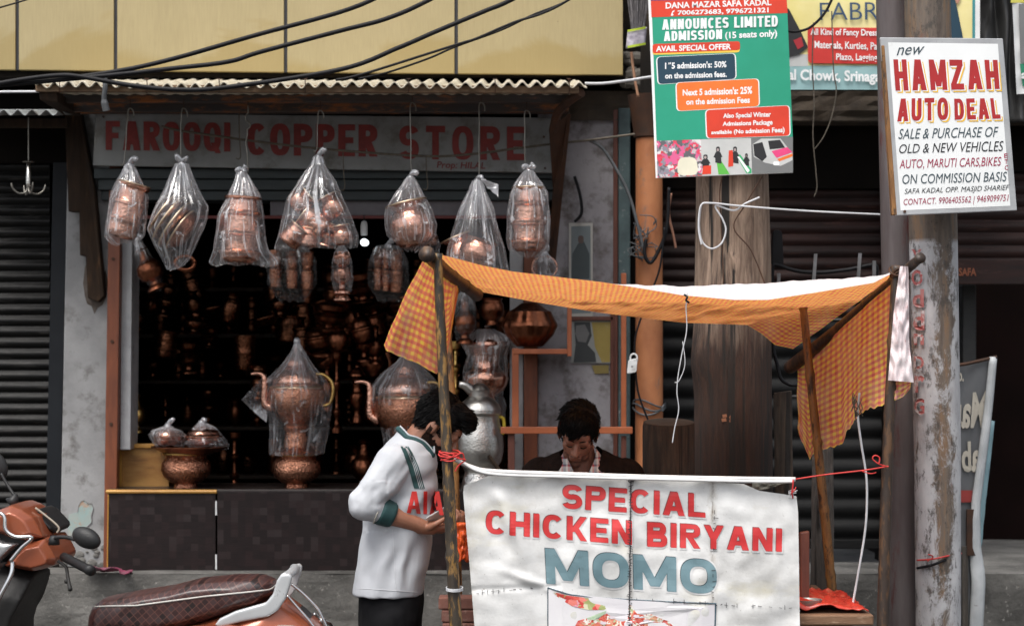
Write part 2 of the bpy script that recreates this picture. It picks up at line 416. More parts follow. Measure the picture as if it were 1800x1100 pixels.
M['signboard'] = mat('painted_signboard', (.24, .25, .25), (.17, .175, .175), 3, .6, bump=.12, spots=(.10, .09, .075), sscale=6, sramp=(.52, .72))
M['signred'] = mat('signwriter_red', (.22, .02, .016), (.15, .014, .012), 14, .6, bump=.1, spots=(.34, .10, .08), sscale=18, sramp=(.66, .75))
M['gold_edge'] = mat('gold_edging', (.50, .26, .05), (.38, .18, .03), 10, .4, bump=.2, bscale=80)
M['yellow_board'] = mat('varnished_plywood', (.42, .22, .055), (.27, .12, .025), 3, .5, stretch=(1.2, 1.2, 5), bump=.15, spots=(.10, .04, .012), sscale=5, sramp=(.58, .75))
M['peel'] = mat('old_turquoise_paint', (.25, .35, .34), (.33, .33, .30), 12, .8, bump=.4, spots=(.36, .25, .18), sscale=14, sramp=(.55, .62))
def laminate():
    m, nt, b = new_mat('checked_laminate'); vec = coords(nt, (1, 1, 1), False)
    # little woven squares of several browns
    mp = nt.nodes.new('ShaderNodeMapping'); mp.inputs['Scale'].default_value = (27, 27, 27); nt.links.new(vec, mp.inputs[0])
    sn = N(nt, 'ShaderNodeVectorMath', operation='FLOOR'); nt.links.new(mp.outputs[0], sn.inputs[0])
    wn = N(nt, 'ShaderNodeTexWhiteNoise'); wn.noise_dimensions = '3D'; nt.links.new(sn.outputs[0], wn.inputs['Vector'])
    c = ramp(nt, wn.outputs['Value'], [(.0, (.008, .0055, .0055)), (.5, (.012, .0078, .0078)), (.8, (.02, .011, .011)), (1., (.034, .026, .026))])
    gr = noise_tex(nt, coords(nt, (3, 3, 110)), 5, 3); c = mix(nt, .4, c, ramp(nt, gr, [(.35, (.006, .0045, .0045)), (.7, (.03, .019, .019))]))
    nt.links.new(c, b.inputs['Base Color']); b.inputs['Roughness'].default_value = .42; b.inputs['Specular IOR Level'].default_value = .25; return m
M['laminate'] = laminate()

# ---------------------------------------------------------------- ground and plinth
g = MB(); g.grid(40, 40, lambda u, v: V(lerp(-60, 60, u), lerp(-70, 50, v), .004*nz(u*60, v*60)-.004)); tag(g.build('street', M['asphalt'], smooth=True), kind='structure')
pl = MB(); zt = P(0, 1008, -.3).z
pl.grid(90, 14, lambda u, v: V(lerp(-5, 5, u), -.3+.012*nz(u*40, v*5)-.01*(v < .01), lerp(0, zt, v)))
pl.grid(90, 30, lambda u, v: V(lerp(-5, 5, u), lerp(-.3, 4, v), zt+.004*nz(u*50, v*40)))
tag(pl.build('pavement', M['concrete'], smooth=False), kind='structure')
kb = MB(); kb.box((-12, -.62, 0), (12, -.3, .14)); tag(kb.build('kerb', M['concrete'], bevel=.015), kind='structure')

# ---------------------------------------------------------------- upper storey cladding
def clad():
    Y = -.25; t = thing('upper_facade', P(500, 128, Y), 'yellow clad upper storey with dark vertical joints above the copper shop awning', 'facade')
    xs = [-260, 30, 203, 502, 802, 1095]; top = -330
    for i, (a, b) in enumerate(zip(xs, xs[1:])):
        ga = 3 if i else 0; gb = 3 if i < len(xs)-2 else 0
        ya = 123+(a-0)*.0085; yb = 123+(b-0)*.0085
        q = [P(a+ga, top, Y), P(b-gb, top, Y), P(b-gb, yb, Y), P(a+ga, ya, Y)]
        m = MB(); m.quadprism(q, V(0, .03, 0)); m.build('cladding_panel', M['clad'], t, bevel=.003)
    for x in xs[1:-1]:
        m = MB(); m.quadprism([P(x-3.2, top, Y+.012), P(x+3.2, top, Y+.012), P(x+3.2, 123+x*.0085, Y+.012), P(x-3.2, 123+x*.0085, Y+.012)], V(0, .03, 0)); m.build('joint_strip', M['joint'], t)
    m = MB(); m.pbox(-300, -330, 1092, 124, -.2, .3); m.build('wall', M['dark'], t)
    m = MB(); a = P(-300, 126, -.2); b = P(1100, 126, -.2); m.box((a.x, -.2, b.z-.03), (b.x, .2, b.z)); m.build('soffit', M['dark'], t)
    m = MB(); m.pbox(-300, 134, 1150, 205, .2, .3); m.build('fascia', M['dark'], t)
clad()
# ---------------------------------------------------------------- shutters
def slats(px0, px1, y0, y1, Y, pitch, amp, tilt=.35):
    m = MB(); a = P(px0, y0, Y); b = P(px1, y1, Y); n = max(1, round((y1-y0)/pitch)); per = 8
    def fn(u, v):
        k = v*n; f = k-math.floor(k)
        f = f if v < 1 else 0
        pr = math.sin(math.pi*min(1, f/.8)) if f < .8 else -.28*math.sin(math.pi*(f-.8)/.2)
        return V(lerp(a.x, b.x, u), Y-amp*pr, lerp(a.z, b.z, v)+.0015*nz(u*7, math.floor(k)*3.1))
    m.grid(6, n*per, fn); return m
def left_shutter():
    t = thing('roller_shutter', P(30, 905, .1), 'closed dark roller shutter with navy frame left of the grey plaster pillar', 'shutter')
    o = slats(-160, 88, 285, 905, .1, 19.6, .013).build('slat_curtain', M['slat'], t); smooth_angle(o, 50)
    m = MB(); m.quadprism([P(93, 285, .06), P(119, 285, .06), P(106, 908, .06), P(80, 908, .06)], V(0, .1, 0)); m.build('guide_rail', M['navy'], t, bevel=.004)
    m = MB(); m.pbox(-160, 205, 122, 287, .06, .3); m.build('shutter_box', M['ink_dark'], t, bevel=.006)
    m = MB(); m.pbox(-160, 905, 104, 921, .05, .1); m.build('bottom_rail', M['navy'], t, bevel=.005)
left_shutter()
def right_shutters():
    t = thing('roller_shutter', P(1360, 960, .25), 'rusty maroon and grey roller shutter pulled down behind the timber pole', 'shutter')
    smooth_angle(slats(1160, 1575, 330, 560, .25, 21, .014).build('upper_slat_curtain', M['slat_maroon'], t), 50)
    smooth_angle(slats(1160, 1575, 562, 950, .27, 36, .017).build('lower_slat_curtain', M['slat_grey'], t), 50)
    m = MB(); m.pbox(1150, 215, 1580, 332, .2, .3); m.build('shutter_box', M['ink_dark'], t, bevel=.006)
    m = MB(); m.pbox(1160, 948, 1578, 964, .22, .06); m.build('bottom_rail', M['slat_grey'], t, bevel=.004)
    m = MB(); m.pbox(1556, 330, 1600, 1010, .16, .3); m.build('guide_rail', M['ink_dark'], t, bevel=.004)
    t = thing('roller_shutter', P(1750, 500, .25), 'maroon roller shutter half raised over the dark doorway at right, red lettering on its rail', 'shutter')
    smooth_angle(slats(1600, 1960, 300, 456, .25, 21, .014).build('slat_curtain', M['slat_maroon'], t), 50)
    m = MB(); m.pbox(1600, 456, 1960, 500, .24, .03); m.build('bottom_rail', M['slat_maroon'], t, bevel=.005)
    text_on('lettering', 'SAFA', rquad(1685, 471, 1716, 485), lambda x, y: P(x, y, .24), flat('faded_orange', (.20, .06, .025)), t, bold=.03)
    m = MB(); m.pbox(1600, 215, 1960, 302, .2, .3); m.build('shutter_box', M['ink_dark'], t, bevel=.006)
right_shutters()
def doorway():
    t = thing('doorway', P(1750, 1060, .9), 'open dark maroon doorway under the half raised shutter at right', 'doorway')
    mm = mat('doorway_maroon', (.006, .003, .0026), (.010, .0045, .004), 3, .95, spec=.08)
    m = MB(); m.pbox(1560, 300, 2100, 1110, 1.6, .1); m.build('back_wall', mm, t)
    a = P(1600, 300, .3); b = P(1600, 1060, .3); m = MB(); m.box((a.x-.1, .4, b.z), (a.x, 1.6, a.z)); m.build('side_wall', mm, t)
    m = MB(); m.pbox(1692, 500, 1716, 660, .5, .1); m.build('door_post', mat('grey_door_post', (.02, .02, .02), (.014, .014, .014)), t, bevel=.006)
    m = MB(); m.pbox(1700, 1046, 1960, 1076, -.1, .35); m.build('threshold', M['concrete_dirty'], t, bevel=.01)
doorway()
# ---------------------------------------------------------------- pillars and shop front
def pillar():
    t = thing('plaster_pillar', P(150, 1010, 0), 'pale grey plastered pillar with a turquoise peeled patch, left of the shop counter', 'pillar')
    m = MB(); m.quadprism([P(120, 180, 0), P(200, 180, 0), P(188, 1012, 0), P(104, 1012, 0)], V(0, .35, 0)); m.build('pillar_body', M['plaster'], t, bevel=.008)
    pts = [(121, 903), (136, 900), (138, 888), (144, 880), (150, 879), (156, 885), (161, 884), (165, 893), (160, 905), (161, 917), (152, 926), (150, 940), (139, 944), (128, 938), (121, 945), (119, 925)]
    m = MB(); m.quadprism([P(x, y, -.002) for x, y in pts], V(0, .004, 0)); o = m.build('peeled_patch', M['peel'], t)
    rim = [P(x+random.uniform(-1, 1), y+random.uniform(-1, 1), -.003) for x, y in pts]+[P(*pts[0], -.003)]
    m = MB(); m.tube(rim[1:13], [random.uniform(.002, .005) for _ in rim[1:13]], 5); m.build('plaster_edge', M['plaster'], t)
    rs_ = MB(); rs_.add([P(x, y, -.0012) for x, y in [(149, 470), (156, 452), (160, 500), (178, 500), (186, 472), (190, 496), (187, 522), (180, 536), (172, 541), (166, 552), (161, 538), (153, 534), (149, 520), (146, 498)]], [tuple(range(14))]); rs_.build('rust_stain', mat('rust_smear', (.045, .032, .024), (.12, .10, .085), 9, .9), t)
    ch = MB()
    for k in range(26):
        x = random.uniform(108, 184); y = random.uniform(955, 1008); q = P(x, y, -.004); r = random.uniform(.006, .02)
        ch.ell(q, (r*1.4, .006, r), nu=7, nv=5)
    ch.build('loose_render', M['concrete'], t)
pillar()
def shopfront():
    t = thing('copper_shop', P(560, 1010, 0), 'open copper shop front with brown posts, pale jambs and teal lintel', 'shop front')
    m = MB(); m.quadprism([P(192, 290, -.06), P(213, 290, -.06), P(203, 1010, -.06), P(181, 1010, -.06)], V(0, .07, 0)); o = m.build('door_post', M['orange_wood'], t, bevel=.004)
    for y in (455, 600, 745, 880): 
        b = MB(); b.bolt(P(199-(y-455)*.013, y, -.06), .009); b.build('bolt', M['rustiron'], o)
    m = MB(); m.pbox(921, 330, 945, 1010, -.06, .07); m.build('door_post', M['orange_wood'], t, bevel=.004)
    m = MB(); m.quadprism([P(215, 290, 0), P(234, 290, 0), P(229, 790, 0), P(211, 790, 0)], V(0, .2, 0)); m.build('jamb', M['jamb'], t, bevel=.004)
    m = MB(); m.pbox(896, 330, 920, 1010, 0, .2); m.build('jamb', M['jamb'], t, bevel=.004)
    m = MB(); m.pbox(165, 296, 990, 314, -.10, .3); m.pbox(172, 315, 985, 334, -.07, .25); m.pbox(178, 335, 980, 352, -.04, .22); m.build('lintel', M['teal_trim'], t, bevel=.004)
    m = MB(); m.pbox(475, 353, 985, 379, .0, .1); m.build('transom', mat('pale_transom', (.16, .15, .16), (.11, .10, .11), 4, .7), t, bevel=.003)
    m = MB(); m.pbox(230, 379, 985, 384, -.01, .04); m.build('red_bead', flat('red_bead', (.12, .015, .012)), t)
shopfront()
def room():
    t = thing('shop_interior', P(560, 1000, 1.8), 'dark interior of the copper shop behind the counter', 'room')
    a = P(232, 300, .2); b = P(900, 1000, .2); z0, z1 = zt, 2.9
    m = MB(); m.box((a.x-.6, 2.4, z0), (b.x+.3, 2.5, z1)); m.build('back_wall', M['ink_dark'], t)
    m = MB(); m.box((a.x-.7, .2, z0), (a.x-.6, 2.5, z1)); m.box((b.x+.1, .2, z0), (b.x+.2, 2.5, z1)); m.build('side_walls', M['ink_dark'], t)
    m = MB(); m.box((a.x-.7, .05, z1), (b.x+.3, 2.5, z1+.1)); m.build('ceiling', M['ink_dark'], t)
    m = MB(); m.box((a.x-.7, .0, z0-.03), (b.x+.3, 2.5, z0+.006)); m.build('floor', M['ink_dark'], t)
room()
def right_pillar():
    t = thing('plaster_pillar', P(1010, 1010, 0), 'stained lilac plastered pillar behind the seated vendor', 'pillar')
    m = MB(); m.pbox(945, 190, 1083, 1012, .0, .4); m.build('pillar_body', M['lilac'], t, bevel=.006)
    m = MB(); m.pbox(1078, 190, 1086, 1010, -.02, .03); m.build('edge_strip', M['maroon_wood'], t, bevel=.002)
    m = MB(); m.pbox(1087, 190, 1108, 1010, -.03, .1); m.build('corner_post', M['teal_post'], t, bevel=.006)
    m = MB(); m.pbox(1080, 150, 1165, 1012, .09, .3); m.build('reveal', M['ink_dark'], t)
right_pillar()
def lintel_right():
    t = MB(); a = P(985, 160, -.02); b = P(1960, 212, -.02)
    t.grid(60, 6, lambda u, v: V(lerp(a.x, b.x, u), -.02+.02*nz(u*25, v*4), lerp(b.z, a.z, v))); t.box((a.x, .03, b.z), (b.x, .5, a.z))
    tag(t.build('concrete_lintel', M['concrete_dirty']), 'stained brown concrete lintel over the right hand shutters', 'lintel')
    t = MB(); a = P(1085, -330, .05); b = P(1960, 158, .05); t.box((a.x, .05, b.z), (b.x, .4, a.z)); tag(t.build('upper_wall', M['dark']), 'dark upper wall behind the posters at right', 'wall')
    # mossy broken rubble on the ledge beside the cladding
    t = MB()
    for k in range(26):
        q = P(random.uniform(1100, 1150), random.uniform(96, 150), -.05); r = random.uniform(.02, .055); t.ell(q, (r, r, r*.7), nu=7, nv=5)
    tag(t.build('rubble_ledge', mat('stone_rubble', (.14, .13, .11), (.24, .22, .19), 8, .9, bump=.5), bevel=0), 'broken grey masonry on the ledge beside the yellow cladding', 'masonry')
lintel_right()
# ---------------------------------------------------------------- signboard
def signboard():
    Y = -.16; q = [(168, 199), (970, 207), (972, 304), (163, 291)]
    t = thing('shop_sign', P(560, 300, Y), 'grey signboard lettered FAROOQI COPPER STORE in red above the copper shop', 'sign')
    m = MB(); m.quadprism([P(x, y, Y) for x, y in q], V(0, .03, 0)); m.build('board', M['signboard'], t, bevel=.004)
    s = lambda x, y: P(x, y, Y)
    for txt, x0, y0, x1, y1, sl in (('FAROOQI', 186, 213, 405, 267, .014), ('COPPER', 435, 217, 664, 273, .012), ('STORE', 702, 221, 922, 280, .010)):
        text_on('lettering', txt, rquad(x0, y0, x1, y1, sl), s, M['signred'], t, block=(.21, .54 if txt != 'STORE' else .62, .10 if txt != 'STORE' else .22))
    text_on('small_lettering', 'Prop: HILAL', rquad(768, 284, 853, 299, .02), s, M['signred'], t, bold=.01, shear=.15)
    m = MB()
    for x, y in ((956, 241), (182, 206), (958, 296)): m.bolt(P(x, y, Y), .006)
    m.build('screw', M['rustiron'], t)
signboard()
# ---------------------------------------------------------------- awnings
def awning():
    Yf, Yb = -1.0, .05; a = P(62, 149, Yf); b = P(1032, 149, Yf); zf = P(0, 150, Yf).z; zb = zf+.17
    t = thing('awning', V((a.x+b.x)/2, -.5, zf), 'corrugated cream awning on rusty purlins over the copper shop', 'awning')
    pitch = 25/S(Yf)
    m = MB(); n = int((b.x-a.x)/pitch*10)
    m.grid(n, 10, lambda u, v: V(lerp(a.x, b.x, u)+.012*(1-v)*nz(u*9), lerp(Yf, Yb, v)+.02*nz(u*30)*(1-v), lerp(zf, zb, v)+.013*math.sin(2*math.pi*(lerp(a.x, b.x, u)-a.x)/pitch)+.008*nz(u*6, v*3)))
    m.build('corrugated_sheet', M['corr'], t, smooth=True, solid=.006)
    m = MB(); m.quadprism([P(62, 149, -.97), P(1018, 151, -.97), P(1018, 164, -.97), P(62, 161, -.97)], V(0, .035, 0)); m.build('front_batten', M['batten'], t, bevel=.003)
    m = MB(); c = P(100, 162.5, -.9); d = P(1020, 163, -.9)
    m.grid(300, 3, lambda u, v: V(lerp(c.x, d.x, u), -.9+v*.3, c.z+v*.03+.004*math.sin(u*240))); m.build('second_sheet', M['corr'], t, smooth=True, solid=.006)
    for (y0, y1, Y, x0) in ((166, 180, -.72, 110), (181, 196, -.48, 120), (188, 199, -.2, 130)):
        m = MB(); m.pbox(x0, y0, 1000, y1, Y, .05); m.build('purlin', M['rust'], t, bevel=.004)
    m = MB(); m.quadprism([P(68, 156, -.95), P(100, 160, -.95), P(140, 186, -.3), P(112, 186, -.3)], V(0, .02, -.05)); m.build('rafter', M['darkwood'], t, bevel=.004)
    m = MB(); m.tube(spline([P(1022, 163, -.95), P(1000, 178, -.85), P(980, 200, -.7), P(972, 230, -.6)], 4), .022, 8); m.build('rafter', M['rustiron'], t)
    m = MB(); m.quadprism([P(965, 226, -.5), P(998, 200, -.5), P(1004, 200, -.5), P(990, 330, -.3), P(975, 480, -.12), P(962, 480, -.12), P(972, 330, -.3)], V(0, .05, 0)); m.build('end_bracket', M['rustiron'], t, bevel=.004)
    m = MB(); m.quadprism([P(113, 190, -.12), P(140, 190, -.12), P(166, 330, -.1), P(183, 520, -.06), P(172, 531, -.06), P(154, 524, -.06), P(150, 450, -.08), P(140, 449, -.08), P(139, 372, -.1), P(120, 372, -.1)], V(0, .07, 0)); m.build('wall_bracket', M['darkwood'], t, bevel=.006)
    m = MB()
    for x in (104, 258, 385, 536, 718, 870, 1000): 
        m.tube([P(x, 140, -1.01), P(x+1, 150, -1.012), P(x, 164, -.985)], .0025, 5); m.tube([P(x-4, 139, -1.01), P(x+4, 139, -1.01)], .0022, 5)
    m.build('fixing_wire', M['rustiron'], t)
    m = MB(); m.tube(spline([P(183, 128, -1.03), P(185, 150, -1.04), P(183, 175, -1.03), P(187, 195, -1.02)], 4), [.012]*9+[.017]*4, 8); m.build('tape_wrap', M['cable_grey'], t)
awning()
def small_awning():
    Y = -.5; a = P(-120, 198, Y); b = P(116, 201, Y); t = thing('awning', V((a.x+b.x)/2, -.25, a.z), 'small grey corrugated awning over the left shutter', 'awning'); pitch = 25/S(Y)
    m = MB(); m.grid(200, 4, lambda u, v: V(lerp(a.x, b.x, u), lerp(Y, .1, v), a.z+v*.08+.013*math.sin(2*math.pi*lerp(a.x, b.x, u)/pitch))); m.build('corrugated_sheet', M['corr_grey'], t, smooth=True, solid=.004)
    m = MB(); m.pbox(-120, 208, 118, 224, -.3, .05); m.build('purlin', M['darkwood'], t, bevel=.004)
small_awning()
def cable(pts, Y, r, m, label, name='cable', n=9, cat='cable'):
    pts = [P(p[0], p[1], p[2] if len(p) > 2 else Y) for p in pts]
    o = MB(); o.tube(spline(pts, n), r, 8); return tag(o.build(name, m, smooth=True), label, cat)
cable([(-30, 151), (60, 145), (202, 126), (303, 104), (450, 62), (600, 21), (680, -12), (800, -70)], -1.3, .0105, M['cable'], 'uppermost thick black cable climbing left of the others across the yellow cladding')
cable([(-30, 153), (80, 143), (200, 132), (300, 121), (400, 109), (460, 91), (600, 54), (680, 33), (755, 0), (880, -70)], -1.32, .0105, M['cable'], 'second thick black cable with a kink, below the uppermost one')
cable([(-30, 152), (40, 140), (101, 133), (141, 135), (235, 151), (320, 158), (404, 153), (600, 122), (701, 84), (768, 55), (852, 20), (899, 0), (1010, -60)], -1.34, .0105, M['cable'], 'sagging thick black cable dipping in front of the awning edge')
cable([(590, 141), (640, 130), (802, 79), (835, 69), (903, 40), (953, 24), (1000, 0), (1090, -60)], -1.1, .006, M['cable'], 'thin black cable of the twisted pair, the upper strand')
cable([(630, 139), (680, 128), (751, 104), (802, 82), (879, 54), (936, 27), (1004, -2), (1090, -62)], -1.08, .005, M['cable'], 'thin black cable of the twisted pair, the lower strand')
cable([(-30, 22), (20, 8), (60, -4), (130, -25)], -1.2, .004, M['cable'], 'short thin black cable across the top left corner')
cable([(-40, 162), (40, 161.5), (100, 161)], -.7, .006, M['cable_white'], 'white cable running above the small left awning')
cable([(1028, 147), (1060, 147), (1110, 141), (1150, 135), (1240, 128)], -.9, .007, M['cable_white'], 'white cable leaving the awning corner behind the green poster')
cable([(284, 222), (330, 232), (500, 255), (640, 268), (760, 275), (840, 270), (900, 262), (980, 252), (1040, 246), (1116, 236)], -.35, .006, M['rope'], 'slack dirty rope stretched across the front of the shop sign', 'rope', cat='rope')
cable([(1036, 247), (1060, 262), (1090, 310), (1108, 350), (1122, 400), (1132, 440)], -.34, .008, M['cable_grey'], 'grey cable curving down from the rope to the orange pipe')
cable([(1010, 310), (1020, 345), (1022, 375), (1010, 390)], -.08, .008, M['cable'], 'short black cable hooked on the lilac pillar')
# ---------------------------------------------------------------- orange pipe with its clutter
def pipe():
    Y = -.22; t = thing('drain_pipe', P(1141, 1010, Y), 'fat orange drain pipe with rusty funnel beside the lilac pillar', 'pipe'); r = 24.5/S(Y)
    a = P(1141, 238, Y); z0 = zt
    m = MB(); m.lathe([(r*1.02, z0), (r, 1.2), (r*.97, 2.0), (r*.96, a.z)], (a.x, Y, 0), 28); m.build('pipe', M['pipe'], t, smooth=False); smooth_angle(bpy.data.objects[t.children[0].name], 40)
    m = MB(); m.lathe([(r*.9, a.z-.02), (r*1.12, a.z-.01), (r*1.15, a.z+.03), (r*1.3, a.z+.1), (r*1.55, a.z+.2), (r*1.5, a.z+.2)], (a.x, Y, 0), 28); smooth_angle(m.build('funnel', M['rustiron'], t), 40)
    m = MB(); m.tube([V(a.x, Y, a.z+.1), V(a.x+.02, Y+.05, a.z+1.2)], .05, 10); m.build('downpipe', M['dark'], t)
    # tangle of wire round the pipe
    m = MB()
    for k in range(16):
        c = P(1130+random.uniform(-12, 14), 412+random.uniform(-30, 34), Y-.1); pts = [c+V(random.uniform(-.05, .05), random.uniform(-.02, .02), random.uniform(-.05, .05)) for _ in range(4)]
        m.tube(spline(pts, 4), .0028, 5)
    m.build('wire_tangle', M['cable_grey'], t, smooth=True)
    m = MB()
    for k in range(3):
        zz = P(0, 708+k*7, Y).z; m.tube([V(a.x+(r+.012)*math.cos(f), Y+(r+.012)*math.sin(f), zz+.02*math.sin(f*2+k)) for f in [i*math.pi/10 for i in range(10, 21)]]+[P(1164, 716+k*3, Y-.1)], .005, 6)
    m.build('binding_wire', M['cable_grey'], t, smooth=True)
pipe()
cable([(1176, 330), (1172, 400), (1158, 440), (1143, 462), (1133, 445), (1136, 420)], -.35, .009, M['cable'], 'black cable loop hanging over the orange pipe', n=7)
cable([(1168, 400), (1160, 470), (1142, 520), (1123, 570), (1116, 600), (1117, 640), (1122, 690), (1140, 740)], -.36, .005, M['cable'], 'thin black cable running down the orange pipe past the padlock')
cable([(1180, 340), (1176, 375), (1184, 415), (1188, 436)], -.3, .006, mat('copper_cable', (.33, .16, .10), (.2, .09, .06)), 'reddish bare cable end dangling right of the orange pipe')
def padlock():
    Y = -.4; t = thing('padlock', P(1112, 655, Y), 'white padlock hanging on wire in front of the orange pipe', 'padlock'); wh = mat('white_plastic', (.75, .76, .76), (.6, .61, .61), 12, .4, spots=(.35, .34, .33), sscale=20)
    m = MB(); m.quadprism([P(x, y, Y) for x, y in rrect([(1105, 632), (1121, 629), (1119, 654), (1102, 657)], 4)], V(0, .025, 0)); o = m.build('body', wh, t, bevel=.003)
    m = MB(); c = P(1114, 631, Y+.012); r = 6/S(Y); m.tube([c+V(-r, 0, -.01)]+[c+V(-r*math.cos(f), 0, .006+r*1.2*math.sin(f)) for f in [i*math.pi/8 for i in range(9)]]+[c+V(r, 0, -.01)], .0045, 8); m.build('shackle', wh, t, smooth=True)
    m = MB(); m.bolt(P(1111, 644, Y-.0005), .004, h=.001); m.build('keyhole', M['joint'], t)
padlock()
# ---------------------------------------------------------------- materials of the street things
def weathered_pole(name, dry1, dry2, wet_shade1, wet_shade2, z_wet_shade, crack=.5):
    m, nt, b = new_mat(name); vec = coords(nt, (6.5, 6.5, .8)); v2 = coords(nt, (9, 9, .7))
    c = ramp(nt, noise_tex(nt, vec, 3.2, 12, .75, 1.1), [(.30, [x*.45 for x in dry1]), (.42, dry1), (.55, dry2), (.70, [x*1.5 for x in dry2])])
    wt = ramp(nt, noise_tex(nt, vec, 2.6, 12, .78, 1.1), [(.36, wet_shade1), (.52, wet_shade2), (.68, [x*1.9 for x in wet_shade2])])
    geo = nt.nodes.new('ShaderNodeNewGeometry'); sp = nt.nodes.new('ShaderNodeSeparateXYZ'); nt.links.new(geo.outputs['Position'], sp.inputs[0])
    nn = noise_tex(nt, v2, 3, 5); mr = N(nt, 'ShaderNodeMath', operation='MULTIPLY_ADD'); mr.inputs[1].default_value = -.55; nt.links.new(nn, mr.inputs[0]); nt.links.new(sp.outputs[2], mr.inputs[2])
    f = N(nt, 'ShaderNodeMapRange'); f.inputs[1].default_value = z_wet_shade-.42; f.inputs[2].default_value = z_wet_shade-.16; f.inputs[3].default_value = 1; f.inputs[4].default_value = 0; nt.links.new(mr.outputs[0], f.inputs[0])
    c = mix(nt, f.outputs[0], c, wt)                                      # sawn timber soaked and grimy towards its foot, canopy shade painted into the tone
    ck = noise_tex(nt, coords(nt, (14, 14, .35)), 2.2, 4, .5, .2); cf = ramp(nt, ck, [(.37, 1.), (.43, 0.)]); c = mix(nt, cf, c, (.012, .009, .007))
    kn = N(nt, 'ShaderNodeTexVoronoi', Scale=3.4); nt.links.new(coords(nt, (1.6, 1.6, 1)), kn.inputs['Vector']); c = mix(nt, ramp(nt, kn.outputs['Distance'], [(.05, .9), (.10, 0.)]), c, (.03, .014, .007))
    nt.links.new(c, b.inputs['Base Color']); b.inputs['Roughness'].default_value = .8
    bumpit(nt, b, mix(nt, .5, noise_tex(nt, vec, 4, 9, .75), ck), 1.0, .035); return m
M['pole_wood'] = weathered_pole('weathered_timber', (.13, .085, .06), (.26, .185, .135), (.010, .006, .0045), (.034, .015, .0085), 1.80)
M['stump'] = weathered_pole('dark_stump', (.03, .022, .016), (.06, .04, .027), (.018, .012, .009), (.05, .027, .015), 1.0)
M['split'] = weathered_pole('grey_split_timber', (.05, .047, .043), (.11, .10, .09), (.03, .026, .022), (.07, .06, .05), .8)
M['pole_metal'] = mat('grey_steel_pole', (.13, .115, .115), (.065, .05, .05), 2.4, .6, metal=.15, bump=.3, stretch=(3, 3, .5), spots=(.085, .022, .02), sscale=5, sramp=(.54, .64))
def painted_pole():
    m, nt, b = new_mat('flaking_white_pole'); vec = coords(nt, (2.2, 2.2, 1)); st = coords(nt, (12, 12, 1.3))
    base = ramp(nt, noise_tex(nt, st, 2.4, 8, .7), [(.3, (.055, .04, .032)), (.5, (.12, .095, .075)), (.68, (.20, .11, .05))])
    white = ramp(nt, noise_tex(nt, vec, 6, 6), [(.35, (.42, .42, .43)), (.65, (.29, .29, .30))])
    geo = nt.nodes.new('ShaderNodeNewGeometry'); sp = nt.nodes.new('ShaderNodeSeparateXYZ'); nt.links.new(geo.outputs['Position'], sp.inputs[0])
    tc = nt.nodes.new('ShaderNodeTexCoord'); so = nt.nodes.new('ShaderNodeSeparateXYZ'); nt.links.new(tc.outputs['Object'], so.inputs[0])
    stripe = N(nt, 'ShaderNodeMath', operation='SINE'); ml = N(nt, 'ShaderNodeMath', operation='MULTIPLY_ADD'); ml.inputs[1].default_value = 42; ml.inputs[2].default_value = 3.5; nt.links.new(so.outputs[0], ml.inputs[0]); nt.links.new(ml.outputs[0], stripe.inputs[0])
    nn = noise_tex(nt, vec, 4.5, 15, .84, .5)
    a = N(nt, 'ShaderNodeMath', operation='MULTIPLY_ADD'); a.inputs[1].default_value = .075; nt.links.new(stripe.outputs[0], a.inputs[0]); nt.links.new(nn, a.inputs[2])
    f = ramp(nt, a.outputs[0], [(.445, 0.), (.51, 1.)])
    lim = N(nt, 'ShaderNodeMapRange'); lim.inputs[1].default_value = 2.1; lim.inputs[2].default_value = 2.12; lim.inputs[3].default_value = 1; lim.inputs[4].default_value = 0; nt.links.new(sp.outputs[2], lim.inputs[0])
    ff = N(nt, 'ShaderNodeMath', operation='MULTIPLY'); nt.links.new(f, ff.inputs[0]); nt.links.new(lim.outputs[0], ff.inputs[1])
    c = mix(nt, ff.outputs[0], base, white)
    dk = noise_tex(nt, vec, 8, 14, .82); c = mix(nt, ramp(nt, dk, [(.53, 0.), (.59, .85)]), c, (.045, .038, .033)); rs = noise_tex(nt, vec, 6, 10, .7); c = mix(nt, ramp(nt, rs, [(.62, 0.), (.70, .7)]), c, (.13, .045, .03))
    nt.links.new(c, b.inputs['Base Color']); b.inputs['Roughness'].default_value = .75
    bumpit(nt, b, mix(nt, .5, f, noise_tex(nt, vec, 40, 6)), .5, .006); return m
M['pole_white'] = painted_pole()
def bamboo(name, c1, c2, sp):
    return mat(name, c1, c2, 4, .5, stretch=(9, 9, 2.2), bump=.35, bscale=14, spots=sp, sscale=5, sramp=(.51, .59))
M['bamboo'] = bamboo('mottled_bamboo', (.016, .012, .009), (.045, .034, .022), (.24, .13, .035))
M['bamboo_o'] = bamboo('orange_bamboo', (.26, .125, .035), (.14, .06, .018), (.04, .022, .012))
M['bamboo_d'] = bamboo('dark_bamboo', (.020, .013, .010), (.04, .024, .016), (.09, .045, .02))

